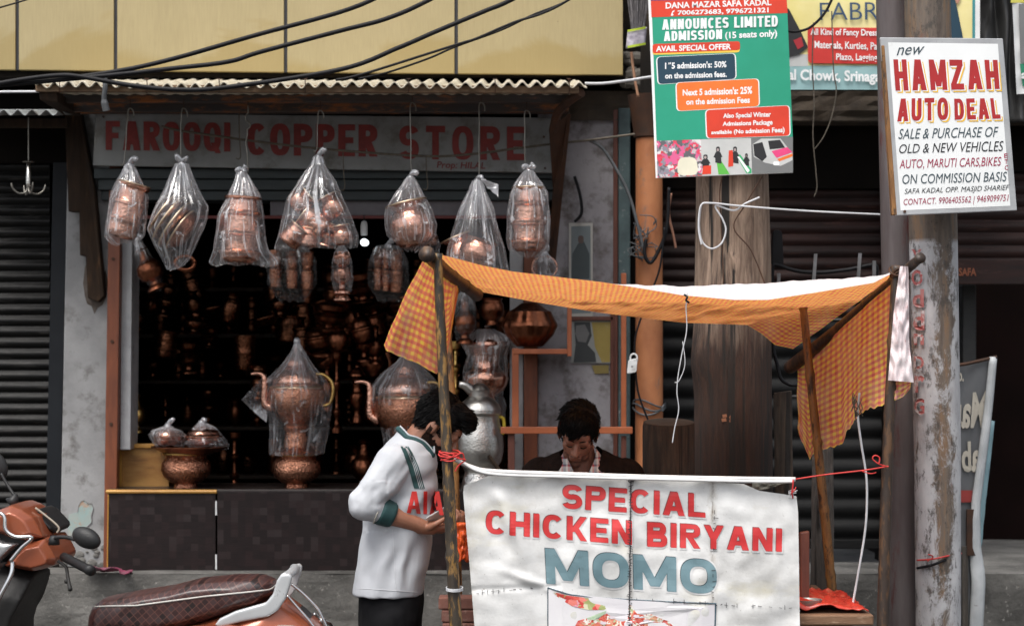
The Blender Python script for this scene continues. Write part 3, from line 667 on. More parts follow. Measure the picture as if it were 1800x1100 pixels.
# ---------------------------------------------------------------- poles
def round_pole(name, label, cat, pts, rad, Y, m, rough=.06, knots=(), zmax=None, nseg=40, lumps=1.0):
    """pts: (px, py) centre line; rad: (py, px radius)"""
    a = P(pts[0][0], pts[0][1], Y)
    zs = [P(0, y, Y).z for _, y in pts]; top = max(zs); mb = MB(); nv = 110
    def fn(u, v):
        z = lerp(0, top, v); py = HOR-(z-EYE)*S(Y); cx = P(interp(sorted([(y, x) for x, y in pts]), py), 0, Y).x; r = interp(sorted(rad), py)/S(Y)
        an = -2*math.pi*u
        rr = r*(1+rough*lumps*nz(math.cos(an)*1.3, math.sin(an)*1.3, z*2.1)+.02*lumps*nz(math.cos(an)*6, math.sin(an)*6, z*3))
        for (ka, kz, kh, ks) in knots:
            d = ((an+kz*0-ka+math.pi) % (2*math.pi)-math.pi)
            rr += kh*math.exp(-(d*d)/(ks*ks*30)-((z-kz)/ks)**2)
        return V(cx+rr*math.cos(an), Y+rr*math.sin(an), z)
    mb.grid(nseg, nv, fn)
    b = len(mb.v); mb.add([fn(k/nseg, 1) for k in range(nseg)], [tuple(range(nseg-1, -1, -1))])
    o = mb.build(name, m); smooth_angle(o, 50)
    return o
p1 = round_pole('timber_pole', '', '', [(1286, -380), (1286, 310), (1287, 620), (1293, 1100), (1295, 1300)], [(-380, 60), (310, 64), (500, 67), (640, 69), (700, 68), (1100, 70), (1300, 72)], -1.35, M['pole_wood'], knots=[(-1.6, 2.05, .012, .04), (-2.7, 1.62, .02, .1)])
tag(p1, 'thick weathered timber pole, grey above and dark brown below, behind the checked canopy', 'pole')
p2 = round_pole('utility_pole', '', '', [(1570, -380), (1570, 0), (1580, 400), (1590, 800), (1590, 1300)], [(-380, 28), (0, 30), (700, 33), (1300, 33)], -1.75, M['pole_metal'], rough=.02, lumps=.3)
tag(p2, 'narrow mauve grey steel pole with red streaks behind the hand lettered board', 'pole')
p3 = round_pole('utility_pole', '', '', [(1626, -380), (1630, 0), (1640, 400), (1648, 800), (1650, 1300)], [(-380, 39), (0, 40), (400, 42), (700, 41), (1300, 38)], -1.95, M['pole_white'], rough=.02, lumps=.4)
tag(p3, 'concrete pole with flaking white paint and faded red upright letters', 'pole')
def p3surf(px, py):
    Y = -1.95; r = 41/S(Y); cx = P(interp([(0, 1630), (400, 1640), (800, 1648)], py), 0, Y).x; x = P(px, py, Y).x-cx
    yy = Y-math.sqrt(max(1e-4, r*r-min(x*x, r*r*.96))); return P(px, py, yy-.003)
fr = mat('faded_red_paint', (.27, .035, .035), (.36, .16, .15), 16, .7, spots=(.45, .43, .43), sscale=22, sramp=(.52, .6))
for ch, x0, y0, x1, y1 in (('Y', 1602, 438, 1620, 462), ('O', 1602, 474, 1622, 502), ('d', 1604, 508, 1624, 540), ('d', 1605, 546, 1625, 580), ('n', 1606, 586, 1624, 606), ('D', 1606, 626, 1624, 648), ('r', 1607, 660, 1625, 690), ('G', 1607, 700, 1625, 728)):
    text_on('painted_letter', ch, rquad(x0, y0, x1, y1), p3surf, fr, p3, bold=.03, off=.001)
m = MB()
m.tube(spline([p3surf(1612, 984), p3surf(1640, 982), p3surf(1668, 976)]+[P(1690, 972, -1.9)], 6), .004, 6); m.tube(spline([p3surf(1630, 986), p3surf(1640, 978), P(1632, 974, -2.1)], 5), .003, 6)
tag(m.build('red_twine', flat('red_twine', (.42, .04, .035)), smooth=True), 'red twine tied round the flaking white pole near its foot', 'twine')
m = MB(); m.tube(spline([p3surf(1612, 998), p3surf(1640, 992), p3surf(1660, 984), P(1684, 978, -1.93)], 6), .006, 6); tag(m.build('iron_wire', M['cable'], smooth=True), 'black wire wrapped round the white pole below the red twine', 'wire')

chips = MB()
for k in range(26):
    px_, py_ = (random.gauss(1303, 16), random.gauss(738, 7)) if k < 17 else (random.gauss(1329, 4), random.gauss(815, 12))
    xx = P(px_, py_, -1.35).x-P(1289, py_, -1.35).x; q = P(px_, py_, -1.35-math.sqrt(max(.0001, (.171)**2-xx*xx))-.001); w1 = random.uniform(.004, .013); h1 = random.uniform(.003, .010)
    chips.quadprism([q+V(-w1, 0, h1*.6), q+V(w1*.8, 0, h1), q+V(w1, 0, -h1*.7), q+V(-w1*.7, 0, -h1)], V(0, .006, 0))
tag(chips.build('bark_chips', flat('raw_wood_chip', (.34, .16, .09)), p1), kind='stuff')
def post(name, label, corners, Y, depth, m, skew=0, cat='post'):
    mb = MB(); top = [P(x, y, Y) for x, y in corners]; n = 14
    (ax, ay), (bx, by), (cx, cy), (dx, dy) = corners
    def ring(v):
        l = lerp(V(ax, ay, 0), V(dx, dy, 0), v); r = lerp(V(bx, by, 0), V(cx, cy, 0), v); q = []
        for u, yy in ((0, 0), (.33, -.01), (.66, -.012), (1, 0), (1, depth), (0, depth)):
            p = lerp(l, r, u); q.append(P(p.x+2*nz(v*9, u*5, ax), p.y, Y+yy+.01*nz(u*4, v*7, bx)))
            if yy >= depth: q[-1].x += skew
        return q
    rows = [ring(k/n) for k in range(n+1)]; vs = [p for r_ in rows for p in r_]; k6 = 6
    mb.add(vs, [(i*k6+k, (i+1)*k6+k, (i+1)*k6+(k+1) % k6, i*k6+(k+1) % k6) for i in range(n) for k in range(k6)]+[tuple(range(k6)), tuple(range(n*k6+k6-1, n*k6-1, -1))])
    return tag(mb.build(name, m, bevel=.004), label, cat)
sa = P(1176, 742, -1.75); st_ = MB(); r0 = 46/S(-1.75)
st_.lathe([(r0*1.04, 0), (r0, .6), (r0*1.0, sa.z-.02), (r0*.97, sa.z)], (sa.x, -1.75, 0), 36, fn=lambda a, t: 1+.05*nz(math.cos(a)*2, math.sin(a)*2, t*2)); 
for v_ in st_.v:
    if v_.z > sa.z-.03: v_.z += (v_.y+1.75)*.13
so_ = st_.build('stump', M['stump']); cp_ = MB(); cp_.add([V(sa.x+r0*.95*math.cos(k*math.pi/18), -1.75+r0*.95*math.sin(k*math.pi/18), sa.z+.0015+r0*.95*math.sin(k*math.pi/18)*.13) for k in range(36)], [tuple(range(36))]); cp_.build('cut_top', mat('sawn_end', (.055, .048, .04), (.09, .08, .066), 18, .9, bump=.4), so_); smooth_angle(so_, 40); tag(so_, 'short dark sawn off timber stump beside the thick pole', 'stump')
post('timber_slab', 'dark timber slab leaning behind the thick weathered pole', [(1360, 690), (1392, 686), (1402, 1380), (1366, 1380)], -1.15, .06, M['stump'], cat='timber')
post('split_post', 'grey weathered split timber post behind the orange bamboo pole', [(1428, 735), (1464, 732), (1470, 1380), (1420, 1380)], -1.5, .07, M['split'])
post('timber_slab', 'brown timber slab standing between the stump and the thick pole', [(1206, 742), (1226, 744), (1228, 1380), (1208, 1380)], -1.2, .05, M['darkwood'], cat='timber')
# ---------------------------------------------------------------- chair frame hung behind the canopy
def chairframe():
    Y = -1.2; t = thing('metal_chair', P(1455, 680, Y), 'black tubular metal chair frame behind the canopy between two poles', 'chair'); k = M['cable']; g_ = mat('grey_strap', (.20, .20, .21), (.12, .12, .12), 12, .5, metal=.5)
    m = MB(); m.quadprism([P(x, y, Y) for x, y in rrect([(1359, 403), (1375, 405), (1378, 468), (1356, 470)], 8)], V(0, .05, 0)); m.build('side_pad', k, t, bevel=.008)
    m = MB(); m.tube(spline([P(1357, 505, Y), P(1358, 470, Y), P(1366, 466, Y), P(1400, 476, Y), P(1440, 479, Y), P(1490, 474, Y), P(1536, 466, Y), P(1541, 480, Y), P(1541, 510, Y)], 6), .009, 8); m.build('back_rail', k, t, smooth=True)
    for x, y0 in ((1432, 446), (1510, 445)):
        m = MB(); m.quadprism([P(x-1, y0, Y-.02), P(x+5, y0, Y-.02), P(x+1, 500, Y-.02), P(x-5, 500, Y-.02)], V(0, .006, 0)); m.build('strap', g_, t)
    m = MB(); m.pbox(1366, 480, 1372, 520, Y-.01, .01); m.build('strap', g_, t)
    m = MB(); m.pbox(1534, 458, 1540, 500, Y-.03, .012); m.build('strap', g_, t)
    m = MB(); m.tube(spline([P(1357, 505, Y), P(1358, 600, Y), P(1366, 640, Y), P(1372, 664, Y), P(1385, 674, Y), P(1406, 677, Y), P(1520, 680, Y+.1), P(1541, 640, Y+.1), P(1541, 510, Y)], 6), .0085, 8); m.build('front_rail', k, t, smooth=True)
    m = MB(); m.pbox(1360, 694, 1408, 697, Y+.1, .02); m.build('stretcher', g_, t)
chairframe()

# ---------------------------------------------------------------- green poster on the timber pole
W = flat('print_white', (.78, .79, .79)); Wt = flat('print_white_text', (.80, .81, .81)); RED = flat('print_red', (.62, .045, .018)); GRN = mat('print_green', (.010, .25, .145), (.012, .29, .18), 3, .4, bump=.05)
NAV = flat('print_navy', (.012, .045, .075)); ORG = flat('print_orange', (.80, .17, .025)); YEL = flat('print_yellow', (.80, .55, .07)); BLK = flat('print_black', (.018, .018, .02)); PNK = flat('print_pink', (.70, .06, .20)); GRY = flat('print_grey', (.16, .165, .165)); LGY = flat('print_pale_grey', (.50, .51, .50))
def photo_mat(name, cols, scale, seed=0):
    m, nt, b = new_mat(name); vec = coords(nt, (1, 1, 1), False); n = N(nt, 'ShaderNodeTexNoise', Scale=scale*.5, Detail=3); nt.links.new(vec, n.inputs['Vector'])
    v = N(nt, 'ShaderNodeTexVoronoi', Scale=scale); nt.links.new(mix(nt, .12, vec, n.outputs['Color'], 'ADD'), v.inputs['Vector'])
    sp = nt.nodes.new('ShaderNodeSeparateColor'); nt.links.new(v.outputs['Color'], sp.inputs[0])
    r = nt.nodes.new('ShaderNodeValToRGB'); r.color_ramp.interpolation = 'CONSTANT'; e = r.color_ramp.elements
    while len(e) < len(cols): e.new(.5)
    for k, c in enumerate(cols): e[k].position = k/len(cols); e[k].color = col4(c)
    nt.links.new(sp.outputs[0], r.inputs[0]); nt.links.new(r.outputs[0], b.inputs['Base Color']); b.inputs['Roughness'].default_value = .45; return m
def poster():
    Y = -1.56; s = lambda x, y: P(x, y, Y); t = thing('admission_poster', P(1275, 310, Y), 'green school admission poster on a board nailed to the thick timber pole', 'poster')
    m = MB(); m.quadprism([P(1131, -200, Y+.002), P(1375, -215, Y+.002), P(1394, 303.5, Y+.002), P(1153, 313, Y+.002)], V(0, .012, 0)); m.build('board', W, t)
    def pa(name, q, mt, off): return patch(name, q, s, mt, t, off*.35)
    pa('green_print', [(1138, -200), (1374, -212), (1393.5, 241), (1154, 248)], GRN, .001)
    pa('dark_print', [(1141.5, -60), (1381, -66), (1383, -3), (1144, 2)], flat('print_violet', (.07, .05, .14)), .002)
    pa('red_band', [(1144, 2), (1382.5, -3), (1384.5, 23.5), (1145.3, 31)], RED, .003)
    TX = lambda txt, q, mt=Wt, b=.03, off=.005, **k: text_on('lettering', txt, q, s, mt, t, bold=b, off=off*.35, **k)
    TX('DANA MAZAR SAFA KADAL', [(1170, 5), (1355, -1), (1356, 10), (1170, 16)]); TX('7006273683, 9796721321', [(1191, 19), (1351, 13.5), (1351, 24), (1191, 28.5)])
    pa('phone_symbol', [(1179, 28), (1182, 20), (1186, 18.5), (1185, 21.5), (1183, 22), (1182.5, 25.5), (1184.5, 26), (1182, 29)], Wt, .005)
    TX('ANNOUNCES LIMITED', [(1164, 35), (1367, 28), (1367, 47.5), (1164, 53)], block=(.2, .5, .1)); TX('ADMISSION', [(1167, 56), (1269, 52.5), (1269, 69.5), (1167, 73)], block=(.2, .5, .1)); TX('(15 seats only)', [(1274, 57), (1366, 52.5), (1366, 68.5), (1275, 72)])
    pa('yellow_edge', rrect([(1147, 80), (1301, 75), (1300, 92.5), (1147, 97)], 5), YEL, .0025); pa('red_band', rrect([(1147, 78), (1300.5, 73), (1301, 88.5), (1147, 94.5)], 5), RED, .0035); TX('AVAIL SPECIAL OFFER', [(1153, 81.5), (1285, 77), (1285, 87.5), (1153, 91.5)])
    for q, mt in (([(1155, 101), (1291.5, 94.5), (1293, 139), (1157.5, 148.5)], NAV), ([(1189, 146), (1332.5, 139), (1334, 187), (1191, 195.5)], ORG), ([(1241, 194), (1386.5, 186), (1388, 239), (1243, 243.5)], RED)):
        z = .0035+.0015*(mt is ORG)+.003*(mt is RED)
        c = sum((Vector(p) for p in q), Vector((0, 0)))/4; qo = [tuple(Vector(p)+(Vector(p)-c).normalized()*2.1) for p in q]
        pa('box_outline', rrect(qo, 8), Wt, z-.001); pa('text_box', rrect(q, 7), mt, z)
    TX("1  5 admission's: 50%", [(1169, 110.5), (1277, 107.5), (1277, 119), (1169, 122)]); TX('st', [(1174.5, 110), (1180, 109.7), (1180, 113.5), (1174.5, 113.8)], b=.02); TX('on the admission fees.', [(1169, 129), (1277, 125.5), (1277.5, 136), (1169, 139)])
    TX("Next 5 admission's: 25%", [(1200, 157.5), (1322, 152), (1322, 165.5), (1200, 169)], off=.007); TX('on the admission Fees', [(1206, 174.5), (1318, 170.5), (1318, 181.5), (1206, 185)], off=.007)
    TX('Also Special Winter', [(1271, 200), (1355, 196.5), (1355, 208.5), (1271, 210.5)], off=.009); TX('Admissions Package', [(1270, 214.5), (1358, 210.5), (1358, 222.5), (1270, 224)], off=.009); TX('available (No admission Fees)', [(1250, 230), (1379, 223.5), (1379, 236), (1250, 238.5)], off=.009)
    # the strip of photographs
    pa('photo', [(1154, 248), (1232, 245.3), (1234, 309.2), (1156, 312.3)], photo_mat('crowd_print', [(.62, .05, .10), (.10, .10, .11), (.45, .42, .43), (.60, .10, .24), (.22, .21, .25), (.50, .04, .05), (.62, .60, .60)], 46), .002)
    pa('photo', [(1232, 245.3), (1320, 242.8), (1322, 306), (1234, 309.2)], LGY, .002); pa('photo', [(1320, 242.8), (1393.6, 240.8), (1394, 303.6), (1322, 306)], GRY, .002)
    pa('balloon_print', rrect([(1192, 277), (1224, 276), (1228, 308), (1190, 309)], 12), flat('print_cream', (.68, .66, .52)), .003)
    for (x, y, mt, h, w_) in ((1240, 272, BLK, 26, 9), (1262, 258, BLK, 30, 8), (1292, 258, BLK, 30, 8), (1312, 270, BLK, 22, 6)):
        pa('figure_print', [(x-w_*.5, y+h*.32), (x+w_*.5, y+h*.32), (x+w_*1.0, y+h*.6), (x+w_*.7, y+h*.62), (x+w_*.8, y+h), (x-w_*.6, y+h*.94), (x-w_*.6, y+h*.66), (x-w_, y+h*.62)], mt, .0035); pa('head_print', rrect([(x-w_*.42, y), (x+w_*.42, y), (x+w_*.42, y+h*.34), (x-w_*.42, y+h*.34)], 3), mt, .0036); pa('cheek_print', rrect([(x-w_*.26, y+h*.1), (x+w_*.2, y+h*.1), (x+w_*.2, y+h*.28), (x-w_*.26, y+h*.28)], 2), flat('print_cheek', (.40, .33, .32)), .004)
    pa('slide_print', [(1258, 274), (1262, 274), (1283, 306.5), (1263, 307)], flat('print_leaf', (.10, .42, .06)), .003); pa('slide_print', [(1293, 272), (1301, 272), (1321, 298), (1321, 305), (1312, 305)], flat('print_jade', (.03, .36, .14)), .003)
    pa('slide_print', [(1296, 276), (1299, 275), (1318, 300), (1314, 304)], Wt, .004); pa('coat_print', [(1281, 265), (1288, 264), (1289, 292), (1280, 294)], RED, .004); pa('cart_print', [(1236, 292), (1250, 291), (1250, 306), (1234, 307)], RED, .004)
    pa('van_print', [(1323, 254), (1338, 244), (1372, 244), (1393, 270), (1393, 282), (1372, 292), (1344, 286), (1325, 276)], LGY, .003); pa('van_window', [(1350, 248), (1371, 246), (1380, 260), (1353, 263)], BLK, .004); pa('van_side', [(1324, 254), (1340, 250), (1348, 276), (1340, 284), (1326, 274)], BLK, .0035)
    pa('van_panel', [(1356, 266), (1384, 259), (1393, 268), (1365, 278)], PNK, .0042); pa('van_stripe', [(1366, 280), (1393, 270), (1393, 275), (1370, 284)], ORG, .0044); pa('van_lamp', rrect([(1359, 284), (1370, 284), (1370, 291), (1359, 291)], 3), Wt, .0045)
    m = MB()
    for x in (1250, 1310): m.bolt(P(x, 300, Y-.004), .005)
poster()
# ---------------------------------------------------------------- hand lettered board
def hamzah():
    Y = -2.24; s = lambda x, y: P(x, y, Y); t = thing('trade_sign', P(1670, 375, Y), 'white hand lettered board advertising vehicle sale and purchase on the white flaking pole', 'sign')
    m = MB(); m.quadprism([P(1547, 66, Y), P(1763, 68, Y), P(1788, 370, Y), P(1574, 379, Y)], V(0, .018, 0)); m.build('board', mat('sign_edge', (.36, .37, .38), (.27, .28, .29), 8, .5, spots=(.15, .14, .13), sscale=12, sramp=(.62, .7)), t, bevel=.003)
    patch('white_face', [(1561, 75), (1754, 77.5), (1776, 362), (1583, 370)], s, mat('sign_white', (.74, .755, .755), (.67, .69, .69), 3, .45, bump=.06, spots=(.5, .5, .49), sscale=6, sramp=(.6, .8)), t, .0006)
    m = MB(); m.quadprism([P(1549, 80, Y-.002), P(1555, 80, Y-.002), P(1577, 378, Y-.002), P(1568, 378, Y-.002)], V(0, .03, 0)); m.build('edge_batten', M['bamboo_o'], t, bevel=.003)
    dr = flat('signwriter_crimson', (.37, .018, .02), wear=(.28, .02, .02)); yo = flat('signwriter_yellow', (.78, .46, .035)); ink = flat('signwriter_ink', (.035, .06, .075)); bk = flat('signwriter_black', (.016, .017, .02)); mg = flat('signwriter_magenta', (.30, .012, .055))
    TX = lambda txt, q, mt, b=.02, off=.005, **k: text_on('lettering', txt, q, s, mt, t, bold=b, off=off*.4, **k)
    TX('new', [(1576, 84), (1625, 82), (1624, 96), (1576, 98)], ink, .0, shear=.35)
    for txt, q in (('HAMZAH', [(1570, 105), (1753, 106), (1757, 157), (1574, 160)]), ('AUTO', [(1578, 174), (1666, 172), (1667, 211), (1577, 214)]), ('DEAL', [(1677, 174), (1754, 173), (1759, 209), (1678, 211)])):
        TX(txt, [(x+4, y+4) for x, y in q], yo, .085, .003, block=(.24, .6, .16)); TX(txt, [(x+1.8, y+1.8) for x, y in q], Wt, .075, .0042, block=(.24, .6, .16)); TX(txt, q, dr, .05, .0058, block=(.22, .6, .18))
    TX('SALE & PURCHASE OF', [(1580, 227), (1755, 223), (1754, 241), (1579, 245)], ink, .0, shear=.2); TX('OLD & NEW VEHICLES', [(1581, 254), (1764, 248), (1763, 266), (1580, 270)], bk, .0, shear=.15)
    TX('AUTO, MARUTI CARS,BIKES', [(1581, 281), (1760, 276), (1759, 294), (1581, 299)], mg, .0, shear=.15); TX('ON COMMISSION BASIS', [(1586, 307), (1770, 302), (1769, 319), (1586, 324)], ink, .0, shear=.12)
    for k, ch in enumerate('ETC'): TX(ch, rquad(1765+k*.5, 270+k*10.5, 1771+k*.5, 278+k*10.5), mg, .01)
    TX('SAFA KADAL OPP. MASJID SHARIEF', [(1590, 332), (1774, 325), (1773, 337), (1590, 344)], bk, .0, shear=.2); TX('CONTACT. 9906405562 | 9469099751', [(1588, 350), (1773, 342), (1772, 357), (1588, 364)], mg, .0, shear=.12)
    m = MB(); m.bolt(P(1590, 372, Y), .006); m.build('nail', M['rustiron'], t)
hamzah()
# ---------------------------------------------------------------- dress shop banner and its neighbour
def fabric_banner():
    Y = -.42; t = thing('shop_banner', P(1550, 157, Y), 'yellow dress shop banner lettered FABRI hung behind the poles', 'banner')
    def s(x, y): return P(x, y, Y+.003*nz(x*.03, y*.02)+.0015*math.sin(x*.11))
    def sheet(name, x0, y0, x1, y1, mt, off): 
        m = MB(); m.grid(70, 16, lambda u, v: s(lerp(x0, x1, u), lerp(y1, y0, v))+V(0, -off, 0)); return m.build(name, mt, t, smooth=True)
    sheet('yellow_print', 1340, -120, 1712, 118, mat('banner_yellow', (.68, .58, .20), (.76, .68, .34), 3, .4, bump=.05), 0); sheet('blue_strip', 1340, 116, 1722, 158, flat('banner_aqua', (.28, .45, .46)), .001)
    sheet('white_edge', 1714, -120, 1722.5, 118, W, .001); sheet('teal_edge', 1709, -120, 1714, 118, flat('banner_teal', (.06, .28, .30)), .002)
    sheet('white_print', 1340, 96, 1420, 117, LGY, .0015)
    pr = lambda n, q, mt, off: patch(n, q, s, mt, t, off)
    pr('red_box', rrect([(1419, 49), (1575, 50), (1575, 114), (1420, 112)], 8), flat('banner_red', (.55, .035, .028)), .009)
    pr('dress_print', [(1380, 12), (1387, 18), (1408, 58), (1420, 84), (1405, 96), (1384, 101), (1370, 60)], BLK, .009); pr('trim_print', [(1394, 72), (1408, 66), (1412, 82), (1402, 88)], flat('banner_crimson', (.35, .02, .03)), .011)
    pr('dress_print', [(1664, -20), (1676, -10), (1684, 26), (1693, 72), (1660, 76)], NAV, .009); pr('arm_print', [(1677, 0), (1686, -8), (1690, -4), (1682, 9)], flat('print_skin', (.45, .22, .16)), .011)
    TX = lambda txt, q, mt=Wt, b=.02, off=.013, **k: text_on('lettering', txt, q, s, mt, t, bold=b, off=off, **k)
    TX('FABRICS', [(1440, 6), (1608, 4), (1608, 36), (1441, 37)], flat('banner_ink', (.03, .07, .14)), -.005)
    TX('All Kind of Fancy Dresses', [(1424, 51), (1552, 53), (1552, 68), (1424, 66)]); TX('Materials, Kurties, Pak', [(1431, 73), (1548, 76), (1548, 91), (1431, 88)]); TX('Plazo, Laggings', [(1469, 95), (1546, 96), (1546, 112), (1469, 110)])
    TX('Lal Chowk, Srinagar', [(1375, 122), (1557, 126), (1557, 151), (1375, 147)], b=.03)
    t2 = thing('shop_banner', P(1800, 165, -.9), 'white edged banner cut off at the right edge of the photo', 'banner'); Y2 = -.9; s2 = lambda x, y: P(x, y, Y2+.01*nz(x*.05, y*.03))
    m = MB(); m.grid(30, 40, lambda u, v: s2(lerp(1787+u*100, 1772+u*100, v), lerp(166-6*u, -150, v))); m.build('sheet', mat('banner_white', (.60, .61, .61), (.45, .46, .46), 5, .4, bump=.05), t2, smooth=True)
    pr2 = lambda n, q, mt, off: patch(n, q, s2, mt, t2, off)
    pr2('yellow_print', [(1776, -120), (1860, -120), (1860, 6), (1776, 6)], flat('banner_lemon', (.55, .5, .10)), .008); pr2('dark_print', [(1790, 8), (1870, 8), (1880, 112), (1793, 112)], GRY, .008); pr2('green_print', [(1792, 113), (1880, 113), (1886, 152), (1797, 152)], flat('banner_green', (.02, .20, .11)), .008)
    text_on('lettering', 'a B', rquad(1794, 124, 1850, 140), s2, Wt, t2, bold=.03, off=.012)
    m = MB(); a = P(1716, 215, -.15); b = P(1800, -120, -.15)
    m.grid(40, 50, lambda u, v: V(lerp(a.x, b.x, u), -.15+.03*math.sin(u*19+2*nz(u*3, v*3))+.03*nz(u*6, v*5), lerp(a.z, b.z, v))); tag(m.build('tarpaulin', mat('black_tarpaulin', (.012, .012, .012), (.03, .03, .03), 5, .4, bump=.1), smooth=True, solid=.004), 'black tarpaulin hanging in folds right of the yellow banner', 'tarpaulin')
fabric_banner()
def mirrored_banner():
    Y = -1.0; t = thing('standing_banner', P(1720, 1330, Y), 'grey see through banner stand with mirrored lettering leaning by the dark doorway', 'banner')
    def edge(y): return interp([(620, 1752), (700, 1744), (780, 1734), (880, 1720), (960, 1715), (1020, 1720), (1100, 1716), (1400, 1716)], y)
    def s(x, y): return P(x, y, Y+.01*nz(x*.04, y*.01))
    top = lambda x: interp([(1640, 648), (1690, 640), (1755, 626)], x)
    m = MB(); m.grid(20, 60, lambda u, v: (lambda y: s(lerp(1640, edge(y)-8, u), y))(lerp(top(lerp(1640, 1744, u)), 1400, 1-v))); m.build('sheet', mat('banner_grey', (.055, .057, .063), (.12, .125, .132), 1.6, .4, bump=.05, stretch=(1, 1, .8)), t, smooth=True)
    m = MB(); m.grid(6, 60, lambda u, v: (lambda y: P(edge(y)-12+lerp(0, interp([(620, 13), (760, 15), (900, 16), (1000, 24), (1400, 24)], y), u), y, Y-.02-.012*math.sin(u*3.14)+.01*nz(y*.03, u)))(lerp(1400, 627, v))); m.build('folded_edge', mat('banner_fold', (.50, .52, .53), (.36, .38, .39), 6, .45, spots=(.12, .09, .08), sscale=14, sramp=(.64, .72), bump=.1), t, smooth=True, solid=.004)
    m = MB(); m.grid(4, 24, lambda u, v: P(lerp(edge(lerp(960, 740, v))-2, edge(lerp(960, 740, v))+13-6*abs(v-.4), u), lerp(960, 740, v)+6*nz(v*9, u), Y-.005+.01*nz(v*6, u*3))); m.build('blue_backing', flat('backing_blue', (.19, .30, .34)), t, smooth=True, solid=.003)
    m = MB(); m.tube([P(1640, 648, Y-.02), P(1700, 639, Y-.02), P(1752, 627, Y-.02)], .008, 8); m.build('top_bar', M['rustiron'], t)
    patch('red_band', [(1640, 861), (1716, 861), (1713, 882), (1640, 882)], s, flat('banner_band', (.26, .035, .03)), t, .012)
    cr = flat('banner_cream', (.42, .39, .33))
    for txt, q in (('Mar', [(1674, 694), (1736, 686), (1728, 752), (1674, 753)]), ('ab', [(1688, 776), (1722, 774), (1722, 829), (1690, 829)]), ('.co', [(1676, 656), (1693, 654), (1693, 670), (1676, 671)])):
        text_on('lettering', txt, q, s, cr, t, bold=.03, off=.014, mirror=True)
    m = MB(); m.pbox(1692, 960, 1702, 1400, Y-.03, .02); m.build('leg', M['split'], t)
    m = MB(); m.pbox(1700, 895, 1716, 976, Y-.035, .02); m.build('bracket', M['rustiron'], t)
mirrored_banner()
# strings
cable([(1233, 430), (1228, 400), (1232, 362), (1250, 357), (1300, 362), (1420, 371), (1568, 378)], -1.56, .004, M['cable_white'], 'white string running from the timber pole to the hand lettered board', 'string', cat='string')
cable([(1232, 362), (1229, 395), (1234, 424), (1250, 437), (1268, 428), (1276, 405), (1270, 385), (1258, 362), (1290, 370), (1310, 358), (1335, 347)], -1.55, .004, M['cable_white'], 'loop of white string hanging on the thick timber pole', 'string', cat='string')
for pts, lb in (([(1430, 40), (1428, 110), (1431, 180), (1429, 240), (1434, 300), (1436, 330), (1431, 346)], 'long thin dead vine hanging in front of the yellow banner'), ([(1462, 20), (1465, 120), (1470, 160), (1462, 205), (1448, 240), (1432, 262)], 'short thin dead vine joining the long one below the yellow banner')):
    cable(pts, -.9, .003, M['rope'], lb, 'vine', cat='vine')
cable([(1470, -20), (1452, 20), (1425, 48), (1400, 56), (1385, 55)], -1.2, .006, M['cable'], 'black wire curving from the yellow banner behind the green poster')
for pts, lb in (([(1270, 310), (1265, 340), (1268, 400), (1272, 500)], 'thin dark wire hanging down the left of the timber pole'), ([(1340, 310), (1310, 360), (1290, 400), (1320, 440), (1345, 500)], 'thin dark wire looping down the right of the timber pole')):
    cable(pts, -1.54, .003, M['rustiron'], lb)
def broom():
    Y = -.45; t = thing('packaged_broom', P(1118, 110, Y), 'packaged broom with grey bristles spreading upward beside the green poster', 'broom')
    m = MB()
    for k in range(46):
        f = random.uniform(-1, 1); m.tube([P(1121+f*10, 60, Y+random.uniform(-.02, .02)), P(1122+f*16, 20, Y+random.uniform(-.03, .03)), P(1122+f*26, -60, Y+random.uniform(-.05, .05))], .0022, 4)
    m.build('bristles', mat('grey_bristle', (.09, .085, .09), (.17, .16, .165), 20, .6), t)
    m = MB(); m.grid(8, 8, lambda u, v: P(lerp(1101, 1133, u)+3*v, lerp(86, 54, v)-6*u, Y-.04-.02*math.sin(u*3.14))); m.build('packet', mat('packet_film', (.55, .52, .58), (.2, .18, .22), 30, .3), t, smooth=True, solid=.01)
    for y in (55, 83): 
        m = MB(); m.grid(8, 2, lambda u, v: P(lerp(1101, 1133, u)+2, y-6*u+4*v-2, Y-.052-.02*math.sin(u*3.14))); m.build('packet_stripe', flat('packet_lime', (.36, .46, .03)), t)
    m = MB(); m.tube(spline([P(1110, 92, Y), P(1112, 110, Y), P(1116, 140, Y), P(1122, 171, Y)], 5), .007, 7); m.build('handle', mat('bare_stick', (.40, .22, .13), (.28, .14, .08)), t, smooth=True)
broom()
